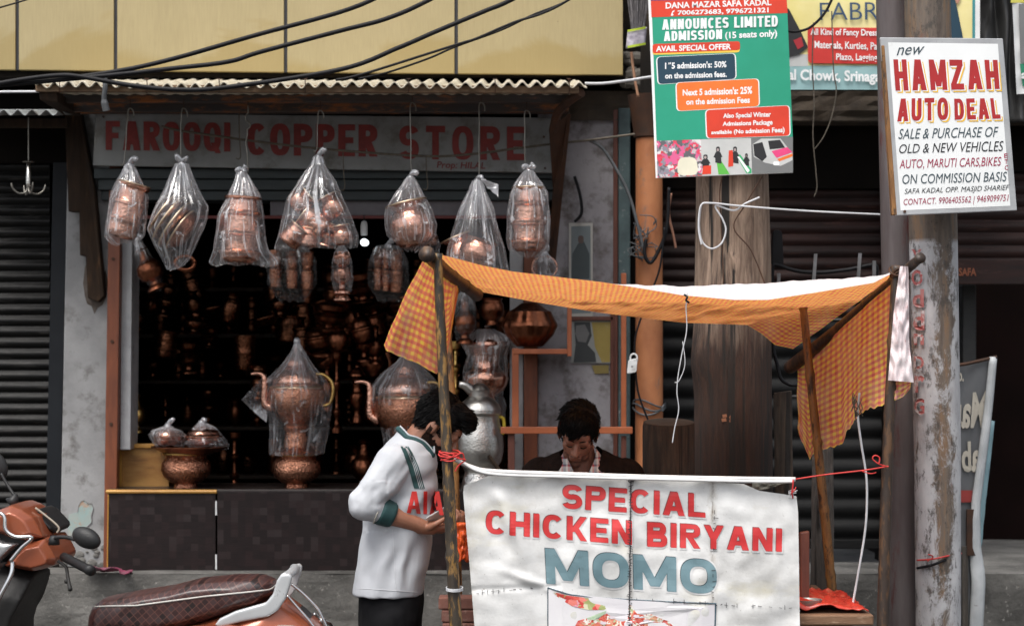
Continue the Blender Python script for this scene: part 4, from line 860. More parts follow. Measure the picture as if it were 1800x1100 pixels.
# ---------------------------------------------------------------- food stall
def gingham():
    m, nt, b = new_mat('checked_oilcloth'); uv = nt.nodes.new('ShaderNodeUVMap'); sp = nt.nodes.new('ShaderNodeSeparateXYZ'); nt.links.new(uv.outputs[0], sp.inputs[0])
    def band(o, k):
        w_ = N(nt, 'ShaderNodeMath', operation='FRACT'); nt.links.new(o, w_.inputs[0]); s_ = N(nt, 'ShaderNodeMath', operation='PINGPONG'); s_.inputs[1].default_value = .5; nt.links.new(w_.outputs[0], s_.inputs[0])
        return ramp(nt, s_.outputs[0], [(.20, 0.), (.30, 1.)])
    fu, fv = band(sp.outputs[0], 0), band(sp.outputs[1], 1)
    c = mix(nt, fu, (.96, .76, .10), (.90, .38, .16)); c = mix(nt, fv, c, mix(nt, fu, (.86, .33, .16), (.60, .08, .15)))
    vec = coords(nt); c = mix(nt, ramp(nt, noise_tex(nt, vec, 9, 8, .7), [(.42, 0.), (.70, .68)]), c, (.88, .72, .58))
    ge = nt.nodes.new('ShaderNodeNewGeometry')
    c = mix(nt, ge.outputs['Backfacing'], c, (.80, .77, .77))           # plain white fleece back of the oilcloth
    di = nt.nodes.new('ShaderNodeBsdfDiffuse'); tr = nt.nodes.new('ShaderNodeBsdfTranslucent'); gl = N(nt, 'ShaderNodeBsdfGlossy', Roughness=.35); nt.links.new(c, di.inputs[0])
    tc_ = mix(nt, fu, (.97, .68, .12), (.92, .33, .10)); tc_ = mix(nt, fv, tc_, (.84, .22, .12)); nt.links.new(tc_, tr.inputs[0])
    m1 = N(nt, 'ShaderNodeMixShader', Fac=.42); nt.links.new(di.outputs[0], m1.inputs[1]); nt.links.new(tr.outputs[0], m1.inputs[2])
    m2 = nt.nodes.new('ShaderNodeMixShader'); m2.inputs[0].default_value = .05; nt.links.new(m1.outputs[0], m2.inputs[1]); nt.links.new(gl.outputs[0], m2.inputs[2])
    nt.links.new(m2.outputs[0], nt.nodes['Material Output'].inputs[0])
    h = noise_tex(nt, vec, 22, 5); bp = N(nt, 'ShaderNodeBump', Strength=.35, Distance=.01); nt.links.new(h, bp.inputs['Height'])
    for q in (di, tr, gl): nt.links.new(bp.outputs[0], q.inputs['Normal'])
    return m
M['gingham'] = gingham()
def scale_uv(o, ku, kv):
    for l in o.data.uv_layers[0].data: l.uv = (l.uv[0]*ku, l.uv[1]*kv)
def bamboo_pole(name, pts, rad, m, parent, nodes=.28):
    """pts: (px, py, Y); bends gently, with swollen rings"""
    w3 = spline([P(*p) for p in pts], 10); L = 0; out = [w3[0]]; ds = [0]
    for a, b in zip(w3, w3[1:]):
        n = max(1, int((b-a).length/.02))
        for k in range(1, n+1): out.append(lerp(a, b, k/n)); ds.append(ds[-1]+(b-a).length/n)
    tot = ds[-1]; rs = []
    for d in ds:
        r = lerp(rad[0], rad[1], d/tot); f = abs(((d/nodes)+.5) % 1-.5)*nodes
        rs.append(r*(1+(.24)*math.exp(-(f/.008)**2)-.07*math.exp(-((f-.02)/.01)**2)))
    mb = MB(); mb.tube(out, rs, 14); return mb.build(name, m, parent, smooth=True)
def stall():
    root = thing('bamboo_stall', P(1180, 1340, -2.3), 'bamboo stall frame of four crooked poles tied with red string', 'stall frame')
    gz = lambda Y: HOR+EYE*S(Y)
    bamboo_pole('front_pole', [(769, 446, -2.83), (776, 600, -2.83), (786, 800, -2.83), (798, 1040, -2.83), (803, 1130, -2.83), (815, gz(-2.83), -2.83)], (.017, .028), M['bamboo'], root)
    bamboo_pole('back_pole', [(783, 470, -1.85), (787, 560, -1.85), (793, 660, -1.85), (800, 800, -1.85), (812, gz(-1.85), -1.85)], (.012, .018), M['bamboo_o'], root)
    bamboo_pole('front_pole', [(1576, 468, -2.8), (1570, 600, -2.8), (1562, 760, -2.8), (1557, 900, -2.8), (1552, 1100, -2.8), (1545, gz(-2.8), -2.8)], (.019, .024), M['bamboo_d'], root)
    bamboo_pole('back_pole', [(1412, 541, -2.02), (1424, 660, -2.04), (1441, 820, -2.0), (1459, 1000, -1.95), (1466, 1080, -1.93), (1480, gz(-1.9), -1.9)], (.016, .023), M['bamboo_o'], root)
    bamboo_pole('side_beam', [(750, 447, -2.9), (790, 482, -2.4), (838, 518, -1.8)], (.025, .024), M['bamboo_d'], root)
    bamboo_pole('side_beam', [(1618, 453, -2.92), (1540, 520, -2.5), (1470, 582, -2.1), (1388, 646, -1.7)], (.017, .029), M['bamboo_d'], root)
    m = MB()
    for k in range(5):
        c = P(1577+k*2, 476+k*1.5, -2.8); m.tube([c+V(.03*math.cos(a), .03*math.sin(a), .02*math.sin(a+k)) for a in [i*math.pi/6 for i in range(13)]], .0035, 5)
    m.build('lashing', M['rustiron'], root, smooth=True)
    # red string ties
    red = flat('red_string', (.55, .04, .035)); m = MB(); c = P(790, 804, -2.83)
    for k in range(6): m.tube([c+V((.030+.002*k)*math.cos(a), .030*math.sin(a), .012*math.sin(a+k*1.3)+.003*k) for a in [i*math.pi/7 for i in range(15)]], .003, 5)
    m.tube(spline([P(796, 800, -2.87), P(808, 806, -2.87), P(818, 808, -2.86), P(806, 818, -2.86), P(800, 828, -2.86)], 5), .003, 5); m.tube(spline([P(798, 803, -2.87), P(812, 796, -2.87), P(816, 806, -2.86)], 5), .0028, 5); m.build('string_tie', red, root, smooth=True)
    m = MB(); c = P(799, 1036, -2.83); 
    for k in range(3): m.tube([c+V(.031*math.cos(a), .031*math.sin(a), .004*k+.004*math.sin(a)) for a in [i*math.pi/7 for i in range(15)]], .0022, 5)
    m.build('string_tie', M['cable_white'], root, smooth=True)
    m = MB(); m.tube(spline([P(1397, 842, -2.8), P(1450, 834, -2.8), P(1520, 826, -2.81), P(1562, 819, -2.83)], 6), .0028, 5); m.tube(spline([P(1516, 828, -2.82), P(1530, 832, -2.84), P(1540, 830, -2.83)], 5), .002, 5)
    m.tube(spline([P(1558, 819, -2.84), P(1545, 815, -2.85), P(1534, 806, -2.85), P(1538, 800, -2.85), P(1546, 804, -2.85), P(1545, 815, -2.85)], 5), .0025, 5); m.build('string_tie', red, root, smooth=True)
    # ------------- canopy
    cr = thing('canopy', P(1180, 520, -2.3), 'orange and yellow checked oilcloth canopy sagging over the stall frame', 'canopy')
    F = [(766, 445), (800, 454), (850, 467), (900, 477), (1000, 489), (1060, 496), (1200, 519), (1290, 527), (1350, 527), (1435, 514), (1536, 497), (1596, 466)]
    G = [(772, 452), (830, 472), (900, 486), (1000, 497), (1060, 499), (1200, 503), (1335, 498), (1470, 490), (1546, 485), (1592, 470)]
    B = [(806, 492), (870, 511), (920, 518), (1003, 527), (1100, 531), (1200, 532), (1335, 538), (1400, 541), (1450, 536), (1512, 528)]
    H = [(824, 509), (936, 530), (1050, 549), (1200, 567), (1314, 571), (1338, 586), (1362, 606), (1394, 613)]
    rows = [(0, F, -2.82), (.2, G, -2.5), (.62, B, -1.87), (1, H, -1.76)]
    def along(c, u): x = lerp(c[0][0], c[-1][0], u); return x, interp(c, x)
    def fn(u, v):
        for (v0, c0, Y0), (v1, c1, Y1) in zip(rows, rows[1:]):
            if v <= v1+1e-9:
                t = (v-v0)/(v1-v0); x0, y0 = along(c0, u); x1, y1 = along(c1, u)
                Y = lerp(Y0, Y1, t)+.018*nz(u*14, v*7); e = math.sin(math.pi*v)
                return P(lerp(x0, x1, t), lerp(y0, y1, t)+e*(3.4*nz(u*26, v*5, 3)+2.2*nz(u*60, v*14)+1.6*nz(u*11+v*9, v*3, 7)), Y)
    m = MB(); m.grid(220, 60, lambda u, v: fn(u, 1-v)); o = m.build('roof_sheet', M['gingham'], cr, smooth=True); scale_uv(o, 84, 40)
    # left flap blowing off the end
    tp = [(751, 447), (775, 468), (804, 500)]; bt = [(675, 606), (682, 617), (694, 624), (725, 634), (768, 658), (786, 622), (806, 512)]
    def fl(u, v):
        k = u*2; a = interp([(0, 751), (1, 772), (2, 804)], k); ya = interp(tp, a)
        s_ = u; xb = interp([(0, 675), (.15, 686), (.45, 728), (.72, 769), (.86, 786), (1, 806)], s_); yb = interp(bt, xb)
        t = 1-v; bow = math.sin(math.pi*t)
        x = lerp(a, xb, t)+(-5*bow*(1-u))+2.5*nz(u*6, v*4, 9); y = lerp(ya, yb, t)+2*nz(u*9, v*5)
        return P(x, y, lerp(-2.84, -2.25, u)+.05*math.sin(u*13+v*2)*t+.03*nz(u*5, v*5))
    m = MB(); m.grid(70, 60, fl); o = m.build('end_flap', M['gingham'], cr, smooth=True); scale_uv(o, 12, 14)
    # right drape along the side beam
    def dr_(u, v):
        x = lerp(1402, 1566, u); Y = lerp(-1.74, -2.76, u); yt = interp([(1402, 634), (1470, 584), (1540, 521), (1566, 500)], x)
        yb = interp([(1402, 752), (1408, 778), (1420, 806), (1436, 792), (1452, 789), (1478, 780), (1484, 760), (1498, 746), (1520, 722), (1560, 708), (1566, 706)], x)
        t = 1-v; return P(x+(3*nz(v*3, u*4)+4*math.sin(u*16)*t)*.8, lerp(yt, yb, t)+t*5*nz(u*30)*(t > .9), Y+.03+.035*math.sin(u*21+v*2.2)*t+.02*nz(u*8, v*6))
    m = MB(); m.grid(90, 70, dr_); o = m.build('side_drape', M['gingham'], cr, smooth=True); scale_uv(o, 18, 18)
    def fo(u, v):
        t = 1-v; x0 = interp([(0, 1582), (.4, 1571), (1, 1561)], t); x1 = interp([(0, 1597), (.3, 1598), (.65, 1598), (1, 1606)], t)
        return P(lerp(x0, x1, u), lerp(468, 668+4*u, t), -2.84-.02*math.sin(u*3.1)+.02*nz(u*5, v*9))
    m = MB(); m.grid(16, 50, lambda u, v: fo(1-u, v)); o = m.build('folded_corner', mat('oilcloth_back', (.62, .50, .52), (.70, .63, .63), 6, .6, spots=(.56, .36, .36), sscale=60, sramp=(.54, .66), bump=.4, bscale=60), cr, smooth=True)
    m = MB(); m.grid(14, 14, lambda u, v: P(lerp(1562, 1603-3*(1-v), u), lerp(interp([(1562, 709), (1590, 697), (1604, 682)], lerp(1562, 1603, u)), 664, v), -2.81+.02*nz(u*4, v*4))); o = m.build('corner_tail', M['gingham'], cr, smooth=True); scale_uv(o, 4, 4)
    m = MB()
    for k in range(9):
        x = random.uniform(1499, 1516); y = random.uniform(690, 706); m.tube(spline([P(x, y, -2.5), P(x+random.uniform(-5, 5), y+12, -2.52), P(x+random.uniform(-9, 7), y+random.uniform(20, 44), -2.5)], 4), .0022, 4)
    m.build('frayed_threads', M['rope'], cr)
    # white strings
    cable([(1511, 690), (1508, 730), (1514, 780), (1522, 830), (1524, 870), (1521, 930), (1508, 1010), (1498, 1066)], -2.5, .0045, M['cable_white'], 'long white string hanging from the torn right drape to the table', 'string', cat='string')
    cable([(1208, 515), (1206, 540), (1207, 580), (1199, 620), (1192, 660), (1190, 690), (1193, 720), (1186, 752), (1182, 778)], -2.86, .002, M['cable_white'], 'thin frayed thread dangling from the middle of the canopy edge', 'string', cat='string')
    cable([(1200, 600), (1204, 640), (1194, 668), (1186, 672)], -2.86, .0016, M['cable_white'], 'short side strand of the thread dangling from the canopy edge', 'string', cat='string')
    m = MB(); m.tube(spline([P(1203, 518, -2.87), P(1208, 522, -2.88), P(1206, 528, -2.88), P(1212, 532, -2.88)], 4), .004, 6); m.build('knot', M['cable'], cr, smooth=True)
stall()

# ---------------------------------------------------------------- banner of the stall
def bannermat():
    m, nt, b = new_mat('dirty_banner_vinyl'); vec = coords(nt, (1, 1, 1), False)
    c = ramp(nt, noise_tex(nt, vec, 3.2, 8, .62), [(.30, (.42, .415, .40)), (.48, (.60, .60, .59)), (.7, (.72, .725, .72))])
    yl = noise_tex(nt, coords(nt, (1.2, 1, 2.6), False), 2.2, 6, .6); tc = nt.nodes.new('ShaderNodeTexCoord'); sp = nt.nodes.new('ShaderNodeSeparateXYZ'); nt.links.new(tc.outputs['Object'], sp.inputs[0])
    mr = N(nt, 'ShaderNodeMapRange'); mr.inputs[1].default_value = .93; mr.inputs[2].default_value = 1.06; mr.inputs[3].default_value = 0; mr.inputs[4].default_value = .3; nt.links.new(sp.outputs[2], mr.inputs[0])
    a = N(nt, 'ShaderNodeMath', operation='ADD'); nt.links.new(yl, a.inputs[0]); nt.links.new(mr.outputs[0], a.inputs[1]); c = mix(nt, ramp(nt, a.outputs[0], [(.56, 0.), (.80, .85)]), c, (.50, .45, .28))
    fine = noise_tex(nt, vec, 70, 6, .7); c = mix(nt, ramp(nt, fine, [(.64, 0.), (.70, .6)]), c, (.16, .14, .12))
    sc = noise_tex(nt, coords(nt, (3, 1, 26), False), 3, 6, .7, 1.5); c = mix(nt, ramp(nt, sc, [(.665, 0.), (.69, .35)]), c, (.25, .235, .21))
    for x0_, w0_, st_, cl_ in ((.300, .022, .75, (.30, .25, .19)), (-.006, .016, .7, (.16, .14, .12)), (.300, .007, .8, (.10, .08, .06)), (-.60, .03, .4, (.40, .37, .30))):      # grime rubbed into the seams
        sb = N(nt, 'ShaderNodeMath', operation='SUBTRACT'); sb.inputs[1].default_value = x0_; nt.links.new(sp.outputs[0], sb.inputs[0]); ab = N(nt, 'ShaderNodeMath', operation='ABSOLUTE'); nt.links.new(sb.outputs[0], ab.inputs[0])
        m2_ = N(nt, 'ShaderNodeMapRange'); m2_.inputs[1].default_value = 0; m2_.inputs[2].default_value = w0_; m2_.inputs[3].default_value = st_; m2_.inputs[4].default_value = 0; nt.links.new(ab.outputs[0], m2_.inputs[0])
        gm = ramp(nt, noise_tex(nt, coords(nt, (1, 1, .5), False), 38, 8, .75), [(.40, 0.), (.62, 1.)]); mm_ = N(nt, 'ShaderNodeMath', operation='MULTIPLY'); nt.links.new(m2_.outputs[0], mm_.inputs[0]); nt.links.new(gm, mm_.inputs[1]); c = mix(nt, mm_.outputs[0], c, cl_)
    nt.links.new(c, b.inputs['Base Color']); b.inputs['Roughness'].default_value = .42; b.inputs['Specular IOR Level'].default_value = .35
    bumpit(nt, b, noise_tex(nt, vec, 11, 7, .6), .35, .012); return m
def bY(px, py):
    Y = -2.79
    Y += .012*nz(px*.012, py*.010)+.006*nz(px*.03, py*.035)
    d = (px-(868+(py-850)*.42)); Y -= .022*math.exp(-(d/16)**2)*sm((py-840)/40)*(1-sm((py-960)/60))       # fold running from the top left corner
    d2 = (py-(1002+(px-880)*.36)); Y -= .014*math.exp(-(d2/8)**2)*math.exp(-((px-935)/48)**2)
    d3 = (px-1108); Y -= .006*math.exp(-(d3/9)**2)
    d4 = (py-(1036-(px-830)*.04)); Y += .006*math.exp(-(d4/5)**2)*(px < 985)
    Y += .010*math.sin((px-1258)*.06)*math.exp(-((py-1085)/40)**2)*(px > 1200)
    return Y
def bs(px, py): return P(px, py, bY(px, py))
def stall_banner():
    t = thing('stall_banner', P(1110, 1250, -2.79), 'dirty white vinyl banner lettered SPECIAL CHICKEN BIRYANI MOMO across the stall front', 'banner')
    L = lambda y: interp([(830, 828), (850, 816), (866, 814), (1000, 826), (1100, 834), (1260, 842)], y)
    Rr = lambda y: interp([(840, 1388), (862, 1386), (872, 1400), (900, 1403), (1100, 1406), (1260, 1408)], y)
    T = lambda u: interp([(0, 853), (.03, 846), (.06, 836), (.3, 836), (.6, 841), (.86, 850), (.91, 862), (.97, 868), (1, 872)], u)
    def fn(u, v):
        y = lerp(1250, T(u), v); return bs(lerp(L(y), Rr(y), u), y)
    m = MB(); m.grid(200, 130, fn); m.build('vinyl_sheet', bannermat(), t, smooth=True)
    m = MB(); m.tube(spline([P(798, 806, -2.81), P(830, 821, -2.81), P(868, 828, -2.81), P(1000, 833, -2.81), P(1150, 838, -2.81), P(1300, 841, -2.81), P(1398, 842, -2.81)], 10), .0085, 8); m.tube(spline([P(812, 812, -2.82), P(860, 832, -2.82), P(1000, 838, -2.82), P(1200, 843, -2.82), P(1330, 846, -2.82), P(1394, 846, -2.82)], 10), .0055, 8); m.build('rolled_hem', mat('hem_white', (.66, .66, .65), (.5, .5, .5), 8, .5, bump=.3), t, smooth=True)
    m = MB(); m.grid(40, 5, lambda u, v: P(lerp(1322, 1392, u), lerp(interp([(0, 864), (.4, 858), (1, 846)], u), 847, v)+1.5*nz(u*9, v*3), -2.76+.012*nz(u*5, v*5))); m.build('torn_strip', mat('dark_torn_vinyl', (.04, .04, .035), (.14, .13, .10), 12, .7), t, smooth=True)
    m = MB()
    for k in range(16): 
        x = random.uniform(818, 850); m.tube([P(x, lerp(848, 838, (x-818)/32), -2.8), P(x+random.uniform(-4, 6), lerp(846, 836, (x-818)/32)-random.uniform(3, 9), -2.81)], .0012, 4)
    for k in range(12): 
        y = random.uniform(862, 874); m.tube([P(1386, y, -2.8), P(1400+random.uniform(-8, 2), y-random.uniform(0, 5), -2.81)], .0014, 4)
    m.build('frayed_threads', M['cable_white'], t)
    rd = mat('banner_letter_red', (.60, .042, .042), (.50, .03, .032), 7, .45, spots=(.36, .05, .05), sscale=11, sramp=(.58, .7)); lt = flat('letter_rim', (.60, .60, .60)); dk = flat('letter_shadow', (.20, .05, .05)); bl = mat('banner_letter_slate', (.12, .205, .235), (.165, .26, .29), 6, .45, spots=(.10, .15, .17), sscale=9, sramp=(.56, .7)); bd = flat('slate_shadow', (.05, .075, .085))
    for txt, q, bw, mt, md in (('SPECIAL', [(990, 851), (1240, 868), (1240, 909), (988, 893)], (.215, .76, .135), rd, dk), ('CHICKEN', [(855, 896), (1111, 915), (1111, 957), (854, 937)], (.215, .74, .135), rd, dk), ('BIRYANI', [(1138, 917), (1375, 929), (1374, 969), (1138, 960)], (.215, .74, .135), rd, dk), ('MOMO', [(958, 963), (1260, 984), (1260, 1044), (961, 1025)], (.235, .86, .11), bl, bd)):
        w_, wd_, g_ = bw; e = 2.2
        text_on('letter_rim', txt, [(q[0][0]-e, q[0][1]-e), (q[1][0]+e, q[1][1]-e), (q[2][0]+e, q[2][1]+e+1), (q[3][0]-e, q[3][1]+e+1)], bs, lt, t, block=(w_*1.24, wd_*1.03, g_*.72), off=.0010, cut=60)
        text_on('letter_shadow', txt, [(x-1.1, y-1.2) for x, y in q], bs, md, t, block=bw, off=.0016, cut=60); text_on('lettering', txt, q, bs, mt, t, block=bw, off=.0022, cut=60)
    # printed dish
    salad = photo_mat('salad_print', [(.62, .10, .07), (.30, .33, .12), (.70, .20, .16), (.62, .60, .42), (.55, .06, .05), (.36, .40, .18), (.66, .30, .36)], 38)
    meat = photo_mat('food_print', [(.55, .09, .06), (.66, .20, .12), (.70, .66, .58), (.48, .06, .04), (.62, .32, .20), (.40, .44, .25), (.74, .70, .64), (.60, .14, .12)], 60)
    def ppatch(n, poly, mt, off):
        cx = sum(p[0] for p in poly)/len(poly); cy = sum(p[1] for p in poly)/len(poly); mb = MB(); rings = 6; vs = [bs(cx, cy)]
        for r_ in range(1, rings+1): vs += [bs(lerp(cx, x, r_/rings), lerp(cy, y, r_/rings)) for x, y in poly]
        k = len(poly); fs = [(0, 1+i, 1+(i+1) % k) for i in range(k)]
        for r_ in range(rings-1): fs += [(1+r_*k+i, 1+(r_+1)*k+i, 1+(r_+1)*k+(i+1) % k, 1+r_*k+(i+1) % k) for i in range(k)]
        mb.add([v+V(0, -off, 0) for v in vs], fs); return mb.build(n, mt, t)
    ppatch('picture_ground', [(964, 1036), (1010, 1044), (1108, 1054), (1180, 1058), (1256, 1061), (1256, 1240), (964, 1240)], mat('picture_white', (.70, .69, .70), (.60, .58, .61), 5, .4), .0022)
    ppatch('dish_print', [(972, 1040), (1000, 1046), (1040, 1051), (1085, 1054), (1098, 1056), (1085, 1064), (1060, 1071), (1034, 1071), (1005, 1064), (984, 1052)], salad, .0035)
    heap = [(1008, 1104), (1016, 1090), (1030, 1086), (1048, 1090), (1060, 1080), (1078, 1072), (1095, 1070), (1108, 1062), (1120, 1070), (1140, 1076), (1152, 1082), (1166, 1088), (1180, 1092), (1186, 1104), (1190, 1150), (1000, 1150)]
    ppatch('food_print', heap, meat, .0035); ppatch('leaf_print', [(1030, 1086), (1050, 1078), (1066, 1072), (1062, 1079), (1044, 1089)], flat('print_sage', (.40, .52, .36)), .0045)
    for x, y in ((1075, 1084), (1096, 1078), (1118, 1082), (1136, 1090), (1060, 1094), (1106, 1093)): ppatch('onion_print', [(x-6, y), (x-2, y-3), (x+5, y-2), (x+6, y+2), (x-1, y+3)], flat('print_onion', (.70, .62, .66)), .005)
    fr_ = flat('frame_line', (.06, .10, .13))
    m = MB(); ln = lambda pts, r: m.tube([bs(x, y)+V(0, -.002, 0) for x, y in pts], r, 5)
    ln([(x, interp([(963, 1032), (1000, 1044), (1040, 1049), (1108, 1053), (1180, 1057), (1258, 1060)], x)) for x in range(963, 1260, 8)], .0026); ln([(1258-(y-1060)*.03, y) for y in range(1060, 1250, 8)], .0028); ln([(963, y) for y in range(1032, 1250, 8)], .002); m.build('picture_frame_line', fr_, t)
    # the sewn tears
    m = MB(); th = M['joint']
    pts = [bs(1109-(y-835)*.012+1.2*nz(y*.3), y)+V(0, -.003, 0) for y in range(835, 1250, 4)]; m.tube(pts, [.0016+.0012*abs(nz(k*.7)) for k in range(len(pts))], 5)
    for y in range(838, 1245, 5):
        x = 1109-(y-835)*.012; w0 = random.uniform(1, 5); w1 = random.uniform(1, 5); m.tube([bs(x-w0, y+random.uniform(-2, 2))+V(0, -.004, 0), bs(x, y)+V(0, -.006, 0), bs(x+w1, y+random.uniform(-2, 2))+V(0, -.004, 0)], .0011, 4)
    for k in range(26):
        x = 1109+random.gauss(0, 4); y = 834+abs(random.gauss(0, 7)); m.tube([bs(x, y)+V(0, -.006, 0), bs(x+random.uniform(-6, 6), y+random.uniform(-3, 4))+V(0, -.007, 0)], .0016, 4)
    m.build('sewn_seam', th, t)
    m = MB()
    for a, b, c, d in ((838, 1041, 962, 1030), (1110, 1053, 1258, 1060), (1258, 1062, 1398, 1068), (1256, 900, 1252, 1058)):
        n = int(math.hypot(c-a, d-b)/9)
        for k in range(n):
            x = lerp(a, c, k/n); y = lerp(b, d, k/n); 
            if random.random() < .6: m.tube([bs(x+random.uniform(-4, 0), y+random.uniform(-1, 1))+V(0, -.004, 0), bs(x+random.uniform(2, 7), y+random.uniform(-2, 2))+V(0, -.004, 0)], random.uniform(.0007, .0013), 4)
            if random.random() < .35: m.tube([bs(x, y-random.uniform(2, 5))+V(0, -.004, 0), bs(x, y+random.uniform(2, 5))+V(0, -.004, 0)], .0009, 4)
    tag(m.build('stitches', th, t), kind='stuff')
    m = MB(); m.tube([P(1394, 842, -2.83), P(1394, 850, -2.83), P(1392, 866, -2.83), P(1394, 876, -2.83)], .003, 5); m.tube(spline([P(1390, 868, -2.83), P(1396, 862, -2.84), P(1399, 856, -2.83)], 4), .002, 5); m.build('string_tie', flat('red_cord', (.50, .03, .03)), t, smooth=True)
stall_banner()
def table():
    t = thing('stall_table', P(1180, 1340, -2.3), 'rough wooden stall table behind the white banner', 'table'); zt_ = P(0, 1079, -2.7).z; wd = mat('worn_table_wood', (.20, .11, .06), (.12, .065, .035), 5, .7, stretch=(1.2, 8, 8), bump=.5, spots=(.30, .20, .13), sscale=9)
    a = P(838, 0, -2.72).x; b = P(1536, 0, -2.72).x
    for k in range(4):
        m = MB(); m.box((a, -2.72+k*.25, zt_-.04), (b-.02*k, -2.72+k*.25+.243, zt_)); m.build('plank', wd, t, bevel=.006)
    for x in (a+.08, b-.1):
        for y in (-2.66, -1.9): m = MB(); m.box((x-.03, y, 0), (x+.03, y+.06, zt_-.04)); m.build('leg', wd, t, bevel=.004)
    m = MB(); m.box((a+.05, -2.66, zt_-.14), (b-.07, -2.63, zt_-.045)); m.build('apron', wd, t, bevel=.004)
    cl = MB(); nu, nv = 40, 26; x0, x1 = P(1300, 0, -2.6).x, P(1522, 0, -2.62).x
    cl.grid(nu, nv, lambda u, v: V(lerp(x0, x1, u), lerp(-2.68, -2.1, v), zt_+.008+.045*(nz(u*5, v*4, 2)+.5)*sm(1.5*(1-u)+.1)+.02*abs(nz(u*12, v*9)))); tag(cl.build('plastic_sheet', mat('red_plastic_sheet', (.50, .045, .025), (.40, .03, .018), 8, .3, bump=.2, spots=(.6, .2, .12), sscale=20), smooth=True, solid=.004), 'crumpled red plastic sheet on the right end of the stall table', 'plastic sheet')
    m = MB(); c = P(1420, 1074, -2.62); m.lathe([(.03, 0), (.045, .01), (.055, .035), (.052, .035), (.04, .012), (0, .008)], (c.x, c.y, zt_+.012), 24); smooth_angle(tag(m.build('bowl', mat('steel_bowl', (.4, .4, .38), (.3, .3, .28), 8, .35, metal=.6)), 'small steel bowl on the red plastic sheet beside the banner edge', 'bowl'))
    m = MB(); m.quadprism([P(1407, 936, -2.45), P(1423, 933, -2.45), P(1423, 1074, -2.45), P(1408, 1074, -2.45)], V(0, .04, 0)); tag(m.build('wooden_upright', M['maroon_wood'], bevel=.004), 'short reddish wooden upright standing on the table right of the banner', 'post')
    tb = mat('brick_red', (.17, .07, .05), (.11, .045, .034), 7, .9, bump=.4, spots=(.24, .15, .12), sscale=10)
    zb = 0; k = 0
    while zb < P(0, 1050, -2.66).z-.02:
        m = MB(); o_ = random.uniform(-.008, .008); x = P(826, 0, -2.62).x; m.box((x-.11+o_, -2.68, zb), (x+.03+o_, -2.58, zb+.046)); ob = m.build('brick', tb, bevel=.006)
        tag(ob, 'red brick in the stack beside the left edge of the stall banner', 'brick', 'bricks stacked at the left of the stall'); zb += .048; k += 1
    m = MB(); m.grid(14, 24, lambda u, v: P(lerp(803+2*nz(v*5), 824+2*nz(v*4, 3), u), lerp(985+3*math.sin(u*9), 918, v), -2.62-.03*math.sin(u*3.1)+.02*nz(u*5, v*7))); tag(m.build('plastic_bag', mat('orange_bag_film', (.70, .10, .015), (.55, .07, .012), 12, .35, bump=.2), smooth=True, solid=.003), 'bright orange plastic bag hanging between the front pole and the banner', 'bag')
table()
# ---------------------------------------------------------------- metals and plastic film
def copper(name, c1, c2, rough, bscale, bstr, tarn=(.10, .04, .025), tr=(.58, .72)):
    m, nt, b = new_mat(name); vec = coords(nt)
    c = ramp(nt, noise_tex(nt, vec, 9, 6), [(.35, c1), (.65, c2)]); c = mix(nt, ramp(nt, noise_tex(nt, vec, 16, 8, .7), [(tr[0], 0.), (tr[1], .8)]), c, tarn)
    nt.links.new(c, b.inputs['Base Color']); b.inputs['Metallic'].default_value = 1
    mr = N(nt, 'ShaderNodeMapRange'); mr.inputs[3].default_value = rough-.08; mr.inputs[4].default_value = rough+.16; nt.links.new(noise_tex(nt, vec, 30, 6), mr.inputs[0]); nt.links.new(mr.outputs[0], b.inputs['Roughness'])
    v = N(nt, 'ShaderNodeTexVoronoi', Scale=bscale); nt.links.new(vec, v.inputs['Vector']); bumpit(nt, b, mix(nt, .35, v.outputs['Distance'], noise_tex(nt, vec, bscale*.7, 5)), bstr, .006); return m
M['copper'] = copper('polished_copper', (.64, .36, .27), (.48, .245, .175), .20, 70, .35)
M['copper_ham'] = copper('embossed_copper', (.56, .27, .175), (.40, .175, .105), .24, 120, .9, tarn=(.07, .025, .015), tr=(.48, .66))
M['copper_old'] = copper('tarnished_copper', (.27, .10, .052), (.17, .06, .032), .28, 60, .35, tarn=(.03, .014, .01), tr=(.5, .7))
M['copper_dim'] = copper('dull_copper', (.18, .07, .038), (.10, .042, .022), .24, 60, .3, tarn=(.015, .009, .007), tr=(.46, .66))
M['brass'] = copper('brass', (.62, .43, .16), (.50, .32, .10), .28, 60, .25, tarn=(.14, .08, .03))
M['tinned'] = copper('tinned_metal', (.58, .57, .54), (.40, .39, .37), .30, 120, .28, tarn=(.16, .15, .14))
M['rim'] = copper('tinned_rim', (.74, .58, .42), (.62, .46, .32), .26, 60, .2)
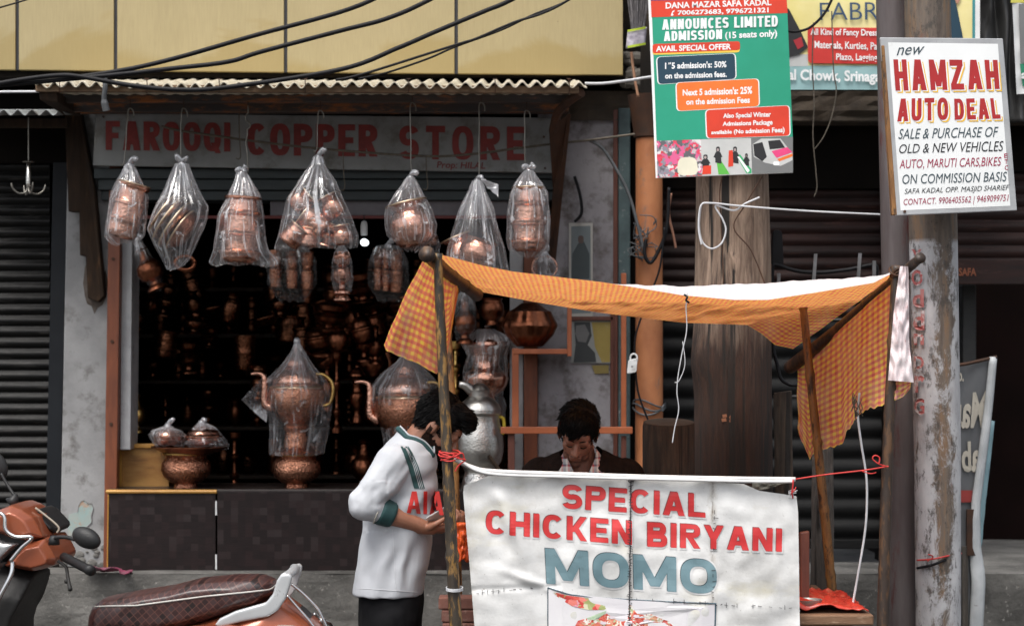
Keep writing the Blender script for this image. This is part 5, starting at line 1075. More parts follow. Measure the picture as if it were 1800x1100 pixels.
def film(name, base=.10, streak=.55, tint=(.80, .82, .86)):
    m, nt, b = new_mat(name); nt.nodes.remove(b); out = nt.nodes['Material Output']
    uv = nt.nodes.new('ShaderNodeUVMap'); oi = nt.nodes.new('ShaderNodeObjectInfo'); mp = nt.nodes.new('ShaderNodeMapping'); mp.inputs['Scale'].default_value = (1, 1, 1); ml = N(nt, 'ShaderNodeMath', operation='MULTIPLY'); ml.inputs[1].default_value = 31.
    nt.links.new(oi.outputs['Random'], ml.inputs[0]); nt.links.new(ml.outputs[0], mp.inputs['Location']); nt.links.new(uv.outputs[0], mp.inputs[0])
    def n_(sc, d, st):
        q = nt.nodes.new('ShaderNodeMapping'); q.inputs['Scale'].default_value = st; nt.links.new(mp.outputs[0], q.inputs[0]); return noise_tex(nt, q.outputs[0], sc, d, .6, .5)
    a = n_(1, 7, (46, 1.8, 1)); c_ = n_(1, 8, (15, 10, 1)); sv = nt.nodes.new('ShaderNodeSeparateXYZ'); nt.links.new(uv.outputs[0], sv.inputs[0]); gv = N(nt, 'ShaderNodeMapRange'); gv.inputs[1].default_value = .62; gv.inputs[2].default_value = 1; gv.inputs[3].default_value = 0; gv.inputs[4].default_value = .6; nt.links.new(sv.outputs[1], gv.inputs[0])
    s1 = ramp(nt, a, [(.54, 0.), (.62, streak*.8)]); s2 = ramp(nt, c_, [(.60, 0.), (.65, streak*.9)])
    ad0 = N(nt, 'ShaderNodeMath', operation='ADD'); nt.links.new(s1, ad0.inputs[0]); nt.links.new(s2, ad0.inputs[1]); ad = N(nt, 'ShaderNodeMath', operation='ADD'); nt.links.new(ad0.outputs[0], ad.inputs[0]); nt.links.new(gv.outputs[0], ad.inputs[1])
    lw = N(nt, 'ShaderNodeLayerWeight', Blend=.25); ad2 = N(nt, 'ShaderNodeMath', operation='MULTIPLY_ADD'); ad2.inputs[1].default_value = .34; nt.links.new(lw.outputs['Facing'], ad2.inputs[0]); nt.links.new(ad.outputs[0], ad2.inputs[2])
    ad3 = N(nt, 'ShaderNodeMath', operation='ADD', use_clamp=True); ad3.inputs[1].default_value = base; nt.links.new(ad2.outputs[0], ad3.inputs[0])
    tr = nt.nodes.new('ShaderNodeBsdfTransparent'); di = N(nt, 'ShaderNodeBsdfDiffuse', Color=col4(tint)); tl = N(nt, 'ShaderNodeBsdfTranslucent', Color=col4(tint)); gl = N(nt, 'ShaderNodeBsdfGlossy', Roughness=.07)
    bp = N(nt, 'ShaderNodeBump', Strength=.8, Distance=.006); nt.links.new(ad.outputs[0], bp.inputs['Height']); nt.links.new(bp.outputs[0], gl.inputs['Normal'])
    m0 = N(nt, 'ShaderNodeMixShader', Fac=.45); nt.links.new(di.outputs[0], m0.inputs[1]); nt.links.new(tl.outputs[0], m0.inputs[2])
    m1 = N(nt, 'ShaderNodeMixShader', Fac=.45); nt.links.new(m0.outputs[0], m1.inputs[1]); nt.links.new(gl.outputs[0], m1.inputs[2])
    m2 = nt.nodes.new('ShaderNodeMixShader'); nt.links.new(ad3.outputs[0], m2.inputs[0]); nt.links.new(tr.outputs[0], m2.inputs[1]); nt.links.new(m1.outputs[0], m2.inputs[2]); nt.links.new(m2.outputs[0], out.inputs[0]); return m
M['film'] = film('clear_plastic_film', .07, .65); M['film_thin'] = film('thin_plastic_film', .03, .5); M['film_dim'] = film('grey_plastic_film', .03, .18, (.35, .36, .37))  # the last film has a darker grey tint and fainter streaks
# ---------------------------------------------------------------- vessels
PROF = {
 'cooking': [(0, 0), (.45, .0), (.72, .06), (.93, .24), (1, .45), (.93, .64), (.74, .79), (.64, .85), (.68, .90), (.90, 1), (.87, 1), (.62, .87), (.60, .80), (.2, .5), (0, .48)],
 'canister': [(0, 0), (.6, 0), (.86, .04), (.94, .10), (.94, .30), (1, .32), (1, .36), (.92, .38), (.90, .60), (.98, .62), (.98, .67), (.9, .70), (.86, .90), (.96, .93), (.98, 1), (.93, 1), (.6, .96), (0, .955)],
 'tiers': [(0, 0), (.62, 0), (.86, .05), (.92, .12), (1, .14), (1, .17), (.86, .19), (.84, .30), (.88, .40), (.96, .42), (.96, .44), (1, .46), (1, .485), (.83, .50), (.80, .70), (.94, .73), (.95, .76), (.80, .79), (.72, .94), (.86, .97), (.86, 1), (0, 1)],
 'tumbler': [(0, 0), (.78, 0), (.82, .02), (.92, .45), (.96, .5), (.92, .55), (1, .97), (1, 1), (.94, 1), (.8, .1), (0, .08)],
 'footed': [(0, 0), (.52, 0), (.54, .03), (.46, .12), (.44, .17), (.60, .22), (.88, .36), (1, .55), (.96, .76), (.80, .90), (.82, .93), (.90, 1), (.86, 1), (.75, .92), (.5, .5), (0, .45)],
 'lidded': [(0, 0), (.45, 0), (.80, .10), (.98, .30), (1, .42), (1.04, .45), (1.04, .49), (.95, .52), (.80, .70), (.45, .84), (.14, .88), (.10, .92), (.16, .96), (.10, 1), (0, 1)],
 'candle': [(0, 0), (1, 0), (.95, .05), (.45, .10), (.3, .16), (.6, .22), (.65, .26), (.3, .30), (.26, .5), (.55, .55), (.6, .6), (.3, .64), (.26, .85), (.7, .9), (.8, 1), (.6, 1), (0, .97)],
 'goblet': [(0, 0), (.95, 0), (.9, .05), (.4, .12), (.35, .2), (.85, .3), (1, .45), (.8, .58), (.5, .62), (.85, .7), (.95, .85), (.75, .96), (.3, 1), (0, 1)],
 'platter': [(0, 0), (.5, 0), (.7, .3), (1, .9), (1, 1), (.96, 1), (.65, .4), (0, .3)],
 'stackpot': [(0, 0), (.55, 0), (.72, .03), (.60, .10), (.42, .16), (.40, .22), (.66, .28), (.86, .36), (.92, .44), (.84, .50), (.62, .54), (.55, .60), (.60, .70), (.74, .76), (1, .80), (.98, .83), (.80, .86), (.55, .92), (.30, .95), (.28, .97), (.12, 1), (0, 1)],
 'ewer': [(0, 0), (.8, 0), (.72, .06), (.42, .12), (.40, .18), (.85, .28), (1, .42), (.9, .56), (.5, .68), (.36, .78), (.34, .88), (.5, .92), (.3, .97), (0, 1)],
}
def vessel(name, kind, c, r, h, m, label, cat, group=None, tilt=0, yaw=0, rimmat=None, n=28, flute=0, parent=None):
    prof = [(a*r, b*h) for a, b in PROF[kind]]; dense = [prof[0]]
    for a, b in zip(prof, prof[1:]):
        k = 3; dense += [(lerp(a[0], b[0], i/k), lerp(a[1], b[1], i/k)) for i in range(1, k+1)]
    Mx = Matrix.Rotation(yaw, 3, 'Z') @ Matrix.Rotation(tilt, 3, 'Y'); mid = V(0, 0, h/2)
    mb = MB(); mb.lathe(dense, Vector(c)+mid-Mx @ mid if tilt else c, n, M=Mx, fn=(lambda a, t: 1+.05*abs(math.cos(a*flute))) if flute else None)
    o = mb.build(name, m, parent); smooth_angle(o, 45)
    if rimmat:
        zt_ = max(b for a, b in prof); rr = max(a for a, b in prof if b > zt_*.985)
        rb = MB(); rb.tube([(Vector(c)+mid-Mx @ mid)+Mx @ V(rr*math.cos(t), rr*math.sin(t), zt_) for t in [k*math.pi/16 for k in range(33)]], r*.045, 6, cap=False); rb.build('rim', rimmat, o, smooth=True)
    return tag(o, label, cat, group) if parent is None else o
def px_vessel(name, kind, x, ytop, ybot, rpx, Y, m, label, cat, group=None, tilt=0, **k):
    c = P(x, ybot, Y); return vessel(name, kind, c, rpx/S(Y), (ybot-ytop)/S(Y), m, label, cat, group, tilt, **k)
def bag(rows, Y, label, m=None, pleat=.10, npl=9, dmax=.11, knot=None, group=None, seed=0, ntail=2, cat='plastic bag', flatb=True):
    """rows: (py, left px, right px) from the neck down"""
    m = m or M['film']; ys = [r_[0] for r_ in rows]; y0, y1 = ys[0], ys[-1]; nu, nv = 84, 46; mb = MB()
    ll = [(a, b) for a, b, c in rows]; rr = [(a, c) for a, b, c in rows]; ph = [random.uniform(0, 6.28) for _ in range(6)]
    def fn(u, v):
        t = 1-v; t = t; y = lerp(y0, y1, t); xl = interp(ll, y); xr = interp(rr, y); hw = (xr-xl)/2; a = 2*math.pi*u
        A = pleat*(1-sm(t*1.15))+.022
        w_ = math.sin(npl*a+ph[0]+2*t)*.5+math.sin((npl*2+3)*a+ph[1])*.3+math.sin((npl-4)*a+ph[2]-2*t)*.4+.8*nz(math.cos(a)*2.2+ph[3], math.sin(a)*2.2, t*5)
        k = 1+A*w_*(1 if t > .03 else .3); d = min(hw/S(Y), dmax)*k*(1 if not flatb else 1-.93*sm((t-.86)/.14))
        yy = y+(2.5*nz(math.cos(a)*3, t*6, ph[4]) if 0.05 < t else 0)+(abs(math.cos(a))**3*0)+5*nz(math.cos(a)*2.5, ph[5], 1)*sm((t-.8)/.2)
        p = P((xl+xr)/2+hw*k*math.cos(a) if t < .9 else (xl+xr)/2+hw*lerp(k, 1, (t-.9)*10)*math.cos(a), yy, Y); p.y = Y-d*math.sin(a); return p
    mb.grid(nu, nv, fn); o = mb.build('plastic_bag', m, smooth=True); tag(o, label, cat, group)
    kx = (rows[0][1]+rows[0][2])/2; kn = MB(); q = lambda dx, dy, dy_=0: P(kx+dx, y0+dy, Y+dy_)
    for i in range(ntail):
        s_ = random.choice((-1, 1)) if i else 1; L_ = random.uniform(8, 17)
        kn.tube(spline([q(0, 3), q(s_*2, -4, -.01), q(s_*L_*.5, -L_*.7, -.015), q(s_*L_*.8, -L_*.6+random.uniform(-6, 8), -.01)], 5), [.013]*6+[.015]*5+[.019, .021, .019, .012, .004][:5], 7, sq=.55)
    kn.tube([q(0, 8), q(0, 3), q(0, -2), q(0, -5)], [.012, .018, .017, .007], 8); kn.build('knot', M['film_knot'], o, smooth=True)
    return o
M['film_knot'] = film('gathered_plastic_film', .72, .5)
def hook(x, y0, y1, Y, lean=0, label='', s_=False, name='wire_hook'):
    mb = MB(); pts = [P(x, y0-9, Y), P(x, y0-3, Y), P(x+1, y0+4, Y)]
    if s_: pts = [P(x, y0-14, Y), P(x, y0-2, Y), P(x-5, y0+5, Y), P(x-4, y0+12, Y), P(x+3, y0+16, Y), P(x+3, y0+24, Y), P(x-2, y0+28, Y), P(x-1, y0+36, Y)]
    else: pts = [P(x+6, y0+10, Y), P(x+6, y0+2, Y), P(x+3, y0-4, Y), P(x-2, y0-5, Y), P(x-4, y0+1, Y), P(x-4, y0+10, Y)]
    pts += [P(lerp(x-4, x+lean, t)+(0 if t in (0, 1) else random.uniform(-1, 1)), lerp(y0+12 if not s_ else y0+40, y1, t), Y) for t in (.2, .5, .8, 1)]+[P(x+lean-4, y1+6, Y), P(x+lean-5, y1+2, Y)]
    mb.tube(spline(pts, 4), .0034, 6); t_ = MB(); t_.tube([P(x, y0-22, Y), P(x, y0+1, Y)], .002, 5); o = mb.build(name, M['wire'], smooth=True); t_.build('tie_wire', M['rustiron'], o); return tag(o, label, 'hook')
YB = -.72
hook(229, 196, 285, YB, -11, 'thin wire hook holding the leftmost bag of copperware')
hook(323, 196, 286, YB, -6, 'wire hook holding the diamond shaped bag of copper platters')
hook(436, 200, 300, YB, 0, 's shaped wire hook above the bag with a three tier copper pot', True)
hook(563, 200, 262, YB, -6, 'wire hook holding the big bag of several small copper pots')
hook(725, 186, 305, YB, -2, 'thin wavy wire hook holding the bag with a squat rimmed pot')
hook(846, 186, 308, YB, -4, 'thin wire hook holding the half hidden bag behind the canopy corner')
hook(926, 200, 292, YB, -3, 'straight pale wire hook holding the rightmost bag of copperware')
for x, y0, y1, lb in ((420, 196, 280, 'empty wire hook hanging left of the letter C of the sign'), (749, 277, 334, 'empty bent wire hook hanging below the slack rope'), (603, 268, 335, 'empty thin wire hook hanging below the letters of the sign')):
    m = MB(); m.tube(spline([P(x, y0, -.4), P(x+1, (y0+y1)/2, -.4), P(x+3, y1-8, -.4), P(x, y1, -.4), P(x-5, y1-2, -.4)], 6), .003, 6); tag(m.build('wire_hook', M['rope'], smooth=True), lb, 'hook')
def grapnel():
    Y = -.45; t = thing('grapnel_hook', P(48, 345, Y), 'four pronged hanging hook in front of the left shutter', 'hook'); c = P(50, 330, Y)
    m = MB(); m.tube([P(50, 206, Y), P(50, 282, Y)], .0025, 6); m.build('hanging_wire', M['wire'], t)
    m = MB(); m.lathe([(0, .124), (.028, .124), (.03, .128), (0, .13)], c, 16); m.build('disc', M['wire'], t)
    m = MB(); m.lathe([(.010, 0), (.012, .02), (.010, .126)], c, 12); m.build('shaft', M['tinned'], t, smooth=True)
    for k in range(4):
        a = .5+k*math.pi/2; d = V(math.cos(a), math.sin(a), 0); m = MB(); m.tube(spline([c+V(0, 0, .02), c+d*.012+V(0, 0, -.02), c+d*.045+V(0, 0, -.03), c+d*.075+V(0, 0, -.01), c+d*.085+V(0, 0, .02)], 6), [.005]*22+[.004, .003, .001], 7); m.build('prong', M['wire'], t, smooth=True)
grapnel()
cop = M['copper']
# bag 1: upright drum, leaning
px_vessel('copper_canister', 'canister', 224, 322, 420, 29, YB, cop, 'tilted copper canister inside the leftmost hanging bag', 'canister', tilt=.26, rimmat=M['rim'])
bag([(290, 219, 236), (305, 214, 243), (325, 203, 252), (345, 196, 259), (390, 187, 258), (415, 184, 254), (426, 196, 244), (429, 206, 238)], YB, 'leftmost hanging plastic bag, knotted, holding a tilted copper canister')
# bag 2: stack of platters on edge
for k, (dx, dy, r_) in enumerate(((-16, -12, 42), (-7, -3, 46), (3, 7, 46), (13, 16, 40))):
    vessel('copper_platter', 'platter', P(312+dx, 402+dy, YB), r_/S(YB), .05, cop, 'big copper platter standing on edge in the diamond shaped bag', 'platter', 'platters in the diamond shaped bag', tilt=-.95, rimmat=M['rim'], n=36)
bag([(288, 308, 332), (300, 303, 336), (330, 291, 348), (365, 275, 366), (385, 266, 364), (402, 259, 358), (430, 270, 345), (455, 284, 334), (468, 290, 322), (473, 292, 300)], YB, 'diamond shaped hanging bag stretched round big tilted copper platters', dmax=.13, pleat=.07)
m = MB(); c = P(325, 462, YB+.05); m.tube([c+V(.045*math.cos(a), .012*math.cos(a), .033*math.sin(a)) for a in [k*math.pi/12 for k in range(25)]], .010, 8); tag(m.build('copper_ring_handle', M['copper_old'], smooth=True), 'copper ring handle hanging below the diamond shaped bag', 'handle')
# bag 3: three tiers
px_vessel('tiered_pot', 'tiers', 424, 346, 462, 38, YB, cop, 'three tier copper pot inside the bag with two pointed lower corners', 'pot', tilt=.06)
px_vessel('copper_plate', 'platter', 396, 382, 392, 24, YB+.02, cop, 'small copper plate on edge left of the three tier pot', 'plate', tilt=-1.3)
bag([(304, 415, 434), (320, 411, 444), (345, 400, 456), (380, 384, 462), (420, 378, 466), (440, 376, 472), (452, 371, 482), (462, 366, 490), (467, 370, 488)], YB, 'hanging bag with two pointed lower corners round a three tier copper pot', dmax=.125, ntail=3)
# bag 4: several small pots
for k, (x, yt, yb_, r_, ti, kd) in enumerate(((525, 332, 376, 27, .9, 'cooking'), (588, 340, 388, 25, -.5, 'cooking'), (511, 392, 436, 25, .7, 'canister'), (552, 366, 420, 31, -.9, 'canister'), (580, 390, 436, 25, .3, 'goblet'), (606, 394, 434, 23, -.2, 'cooking'), (540, 398, 436, 24, .2, 'canister'))):
    px_vessel('small_pot', kd, lerp(x, 557, .10), yt+3, yb_-3, r_*.86, YB+random.uniform(-.04, .04), cop, ['round', 'round', 'drum shaped', 'large drum shaped', 'waisted', 'squat', 'drum shaped'][k]+[' copper pot upper left in the big bag', ' copper pot upper right in the big bag', ' copper pot at the lower left of the big bag', ' copper pot lying across the middle of the big bag', ' copper pot low in the big bag right of the middle', ' copper pot at the lower right of the big bag', ' copper pot at the bottom middle of the big bag'][k], 'pot', 'small pots in the big hanging bag', tilt=ti, rimmat=M['rim'])
bag([(276, 550, 568), (290, 546, 572), (320, 524, 588), (350, 506, 602), (390, 496, 622), (415, 490, 631), (430, 484, 630), (437, 482, 628)], YB, 'biggest hanging bag, holding several small copper pots, on the fourth hook', dmax=.17, ntail=3)
# bag 5
px_vessel('rimmed_pot', 'cooking', 723, 356, 434, 40, YB, cop, 'squat copper pot with tilted pale rim inside the bag right of the light bulb', 'pot', tilt=-.24, rimmat=M['rim'])
bag([(312, 714, 729), (325, 706, 735), (345, 692, 746), (365, 679, 757), (395, 677, 769), (415, 681, 767), (432, 700, 752), (442, 716, 734)], YB, 'hanging bag wrapped tight round a squat copper pot with pale rim', dmax=.13)
px_vessel('copper_bowl', 'footed', 748, 408, 434, 22, YB+.2, cop, 'small copper bowl below the squat pot bag', 'bowl', tilt=.4)
bag([(400, 744, 752), (412, 736, 766), (430, 732, 774), (446, 738, 772), (452, 744, 764)], YB+.2, 'small crumpled bag hidden below the squat pot bag', m=M['film_thin'])
# bag 6
px_vessel('copper_bowl', 'footed', 838, 420, 480, 34, YB, cop, 'copper bowl facing forward in the half hidden bag', 'bowl', tilt=.3); px_vessel('copper_bowl', 'cooking', 812, 415, 474, 30, YB+.06, cop, 'pinkish copper pot left in the half hidden bag', 'pot', tilt=-.4, rimmat=M['rim'])
bag([(318, 830, 848), (335, 825, 853), (370, 810, 866), (410, 796, 878), (440, 786, 888), (480, 784, 896), (500, 790, 890)], YB, 'long pleated hanging bag half hidden behind the canopy corner', dmax=.13, pleat=.16, ntail=2)
m = MB(); m.grid(8, 14, lambda u, v: P(846+v*30+3*nz(v*4), 316+v*20+lerp(-8, 8, u)*(.4+v), YB-.03-.02*math.sin(u*3+v*5))); tag(m.build('bag_tail', M['film_knot'], smooth=True), 'twisted tail end of the pleated half hidden bag', 'bag tail')
# bag 7
px_vessel('tiered_pot', 'tiers', 929, 330, 442, 33, YB, cop, 'upright three tier copper pot in the rightmost big bag', 'pot', rimmat=M['rim'])
bag([(300, 921, 938), (310, 914, 944), (322, 905, 954), (340, 898, 962), (370, 894, 966), (420, 890, 967), (438, 894, 962), (452, 915, 942)], YB, 'rightmost big hanging bag, upright, holding a three tier copper pot', dmax=.11, ntail=3)
m = MB(); c = P(957, 470, -.45); m.tube([c+V(.062*math.cos(a), .0, .055*math.sin(a)) for a in [k*math.pi/12 for k in range(25)]], .006, 8); tag(m.build('copper_hoop', cop, smooth=True), 'copper hoop in the small bag behind the canopy', 'hoop')
bag([(444, 950, 962), (455, 942, 972), (475, 934, 982), (500, 932, 986)], -.45, 'small pleated bag with a copper hoop behind the canopy edge', m=M['film_thin'], pleat=.15)
# second row: tumblers, goblets
for gx, ys, Y, who in (((484, 513, 540), ((440, 472), (473, 505)), -.25, 'left'), ((664, 678, 696), ((436, 472), (473, 510)), -.2, 'right')):
    for i, x in enumerate(gx):
        for j, (a, b) in enumerate(ys):
            px_vessel('copper_tumbler', 'tumbler', x, a+i*2, b+i*2, 11.5 if who == 'left' else (8 if i < 2 else 13), Y, M['copper_ham'], '%s copper tumbler in the %s column of the %s hanging cluster' % (('upper', 'lower')[j], ('left', 'middle', 'right')[i], who), 'tumbler', 'tumblers strung in two clusters', n=20)
px_vessel('copper_goblet', 'goblet', 601, 440, 516, 17, -.3, cop, 'waisted copper goblet in a narrow bag under the biggest bag', 'goblet'); px_vessel('goblet_foot', 'platter', 601, 514, 528, 17, -.3, cop, 'flared copper foot sticking out below the narrow bag', 'stand', tilt=math.pi)
bag([(432, 596, 604), (442, 588, 612), (460, 584, 618), (490, 582, 621), (512, 588, 618), (518, 594, 612)], -.3, 'narrow hanging bag round a copper goblet under the biggest bag', m=M['film_thin'])
for gx, w_ in ((512, 40), (682, 34)): bag([(432, gx-w_*.6, gx+w_*.6), (460, gx-w_, gx+w_), (500, gx-w_*1.05, gx+w_*1.1), (530, gx-w_*.5, gx+w_*.6)], -.22, 'grey bag round the %s cluster of copper tumblers' % ('left' if gx < 600 else 'right'), m=M['film_dim'])
px_vessel('copper_ewer', 'ewer', 262, 430, 512, 24, -.1, M['copper_old'], 'tilted dull copper ewer hanging just inside the left jamb', 'ewer', tilt=-.4); bag([(420, 236, 248), (450, 238, 268), (480, 246, 284), (505, 262, 288), (512, 270, 284)], -.1, 'dim bag round a tilted ewer beside the left jamb', m=M['film_dim'])
def bulb():
    t = thing('light_bulb', P(640, 436, -.2), 'lit white energy saving bulb under the biggest hanging bag', 'bulb'); em, nt, b = new_mat('lit_bulb'); b.inputs['Base Color'].default_value = (.9, .92, .95, 1); b.inputs['Emission Color'].default_value = (.85, .95, 1, 1); b.inputs['Emission Strength'].default_value = 1.3
    m = MB(); m.tube(spline([P(634, 424, -.22), P(640, 426, -.22), P(648, 428, -.22)], 4), [.006, .012, .016, .018, .019, .018, .015, .012, .005], 12); m.build('glass', em, t, smooth=True)
    m = MB(); m.lathe([(.016, 0), (.018, .01), (.018, .05), (.013, .07), (.004, .075), (0, .076)], P(640, 414, -.18), 14); m.build('socket', flat('socket_white', (.45, .45, .44)), t, smooth=True)
    m = MB(); m.tube([P(640, 392, -.18), P(640, 378, -.18)], .003, 6); m.build('cord', M['cable'], t)
bulb()
# ---------------------------------------------------------------- counter
def counter():
    Y = -.14; t = thing('shop_counter', P(540, 1008, Y), 'low shop counter faced with dark checked laminate and a gold edge', 'counter')
    m = MB(); m.pbox(190, 866, 379, 1006, Y, .5); m.build('front_panel', M['laminate'], t, bevel=.002); m = MB(); m.pbox(382, 863, 915, 1007, Y-.004, .5); m.build('front_panel', M['laminate'], t, bevel=.002)
    m = MB(); m.tube([P(187, 863.5, Y-.004), P(381, 863.5, Y-.004)], .010, 8); m.tube([P(190.5, 868, Y-.002), P(188.5, 1004, Y-.002)], .003, 6); m.build('gold_edging', M['gold_edge'], t)
    a = P(187, 860, Y); b = P(915, 860, Y); m = MB(); m.box((a.x, Y+.004, a.z-.02), (b.x, .42, a.z)); m.build('top', mat('dark_counter_top', (.02, .015, .014), (.03, .022, .02), 5, .35), t, bevel=.003)
    for y0, y1 in ((880, 905), (974, 1000)): m = MB(); m.pbox(378.5, y0, 381, y1, Y-.01, .008); m.build('white_clip', W, t)
    m = MB(); m.pbox(186, 1007, 915, 1013, Y-.01, .4); m.build('base_strip', M['ink_dark'], t)
    return a.z
zc = counter()
def at_counter(px, py, Y): p = P(px, py, Y); return p
m = MB(); rg = lambda u, v: V(P(150+80*u, 0, -.32).x, -.36+.10*v+.02*nz(u*5, v*5), zt+.004+.022*abs(math.sin(u*7+v*4))*(1-.5*u)+.02*(1-v)*(u < .8))
m.grid(30, 12, rg); tag(m.build('rag', mat('maroon_rag', (.20, .018, .06), (.10, .06, .07), 14, .9, bump=.3), smooth=True, solid=.004), 'crumpled maroon rag on the ledge by the grey pillar foot', 'rag')
def plybox():
    Y = .12; t = thing('plywood_box', P(255, 861, Y), 'small varnished yellow plywood box on the left end of the counter', 'box')
    m = MB(); m.pbox(211, 787, 297, 860, Y, .22); m.build('body', M['yellow_board'], t, bevel=.003); m = MB(); m.pbox(207, 780, 272, 787, Y-.02, .1); m.build('top_edge', M['gold_edge'], t, bevel=.002); m = MB(); m.pbox(207, 787, 214, 861, Y-.02, .02); m.build('corner_trim', M['gold_edge'], t, bevel=.002)
plybox()
# footed bowls, tray, lidded pots, samovars
px_vessel('footed_bowl', 'footed', 327, 797, 861, 44, .02, M['copper_ham'], 'embossed footed copper bowl carrying a dark tray at the left of the counter', 'bowl', rimmat=M['brass'], n=40)
px_vessel('tray', 'platter', 334, 784, 799, 68, .02, M['copper_old'], 'wide dark copper tray on the left footed bowl', 'tray', n=40)
px_vessel('lidded_pot', 'lidded', 296, 748, 785, 26, .0, cop, 'left small lidded copper pot on the dark tray', 'pot'); px_vessel('lidded_pot', 'lidded', 358, 744, 786, 32, .0, cop, 'right larger lidded copper pot on the dark tray', 'pot')
bag([(748, 290, 300), (756, 268, 318), (765, 262, 326), (778, 268, 330), (786, 272, 326)], 0, 'crumpled bag round the left lidded pot on the tray', m=M['film_thin'], dmax=.1, npl=7, ntail=1); bag([(742, 348, 362), (752, 338, 378), (768, 328, 392), (780, 326, 402), (788, 332, 402)], 0, 'crumpled bag round the right lidded pot on the tray', m=M['film_thin'], dmax=.11, npl=7, ntail=1)
px_vessel('footed_bowl', 'footed', 521, 798, 861, 43, .04, M['copper_ham'], 'embossed footed copper bowl under the samovar', 'bowl', rimmat=M['brass'], n=40)
SAM = [(0, 0), (1.0, 0), (1.02, .012), (.90, .03), (.62, .06), (.50, .09), (.46, .16), (.44, .20), (.50, .225), (.52, .24), (.46, .255), (.48, .275), (.70, .32), (.95, .40), (1.08, .48), (1.10, .54), (1.02, .60), (.92, .635), (.94, .645), (.86, .70), (.70, .75), (.48, .775), (.50, .785), (.44, .80), (.42, .84), (.30, .88), (.16, .90), (.10, .93), (.07, .96), (.09, .97), (.03, 1.0), (0, 1.0)]
def samovar(x, ytop, ybot, Y, label):
    s_ = S(Y); h = (ybot-ytop)/s_; r = h*.235; c = P(x, ybot, Y); t = thing('samovar', c, label, 'samovar')
    d = [(a*r, b*h) for a, b in SAM]; dd = [d[0]]
    for a, b in zip(d, d[1:]): dd += [(lerp(a[0], b[0], k/2), lerp(a[1], b[1], k/2)) for k in (1, 2)]
    m = MB(); m.lathe([p for p in dd if p[1] <= h*.64+1e-6], c, 40); smooth_angle(m.build('body', M['copper_ham'], t), 50); m = MB(); m.lathe([p for p in dd if p[1] >= h*.63], c, 40); smooth_angle(m.build('lid', cop, t), 50)
    m = MB(); m.lathe([(r*1.0, h*.592), (r*1.06, h*.6), (r*1.04, h*.612), (r*.98, h*.62)], c, 40); smooth_angle(m.build('band', M['rim'], t), 50)
    m = MB(); m.tube(spline([c+V(-r*.9, 0, h*.42), c+V(-r*1.2, 0, h*.46), c+V(-r*1.22, 0, h*.6), c+V(-r*1.25, 0, h*.70), c+V(-r*1.45, 0, h*.73), c+V(-r*1.75, 0, h*.725)], 6), [lerp(r*.22, r*.06, (k/30)**.8) for k in range(31)], 12); m.build('spout', cop, t, smooth=True)
    m = MB(); m.tube(spline([c+V(r*.7, 0, h*.72), c+V(r*1.05, 0, h*.72), c+V(r*1.36, 0, h*.65), c+V(r*1.40, 0, h*.55), c+V(r*1.28, 0, h*.46), c+V(r*1.02, 0, h*.44)], 6), [r*.075]*31, 8); m.build('handle', M['brass'], t, smooth=True); return t
samovar(521, 604, 798, .04, 'tall copper samovar with finial in clear plastic on a footed bowl')
bag([(598, 519, 525), (614, 513, 534), (640, 497, 551), (652, 486, 560), (664, 474, 572), (690, 466, 585), (715, 466, 584), (735, 474, 581), (760, 475, 578), (790, 474, 572), (799, 474, 570)], .04, 'clear plastic sheet draped over the tall samovar with a corner on its spout', m=M['film_thin'], dmax=.16, ntail=0, npl=7, flatb=False)
m = MB(); sx = lambda u, v: P(lerp(426, 468, u)+4*nz(v*3, u), lerp(lerp(700, 656, u), lerp(704, 742, u), v), .04-.05*math.sin(u*4+v*3)-.02)
m.grid(14, 14, sx); tag(m.build('plastic_corner', M['film'], smooth=True), 'loose plastic corner hanging from the samovar spout', 'plastic sheet')
samovar(713, 612, 830, .10, 'second copper samovar in clear plastic behind the young customer')
bag([(622, 708, 718), (636, 698, 732), (655, 676, 752), (680, 656, 772), (710, 656, 770), (735, 668, 760), (790, 676, 752), (820, 676, 750)], .10, 'clear plastic bag over the second samovar', m=M['film_thin'], dmax=.17, ntail=0, npl=8, flatb=False)
px_vessel('footed_bowl', 'footed', 713, 830, 861, 36, .10, M['copper_ham'], 'footed copper bowl under the second samovar', 'bowl')
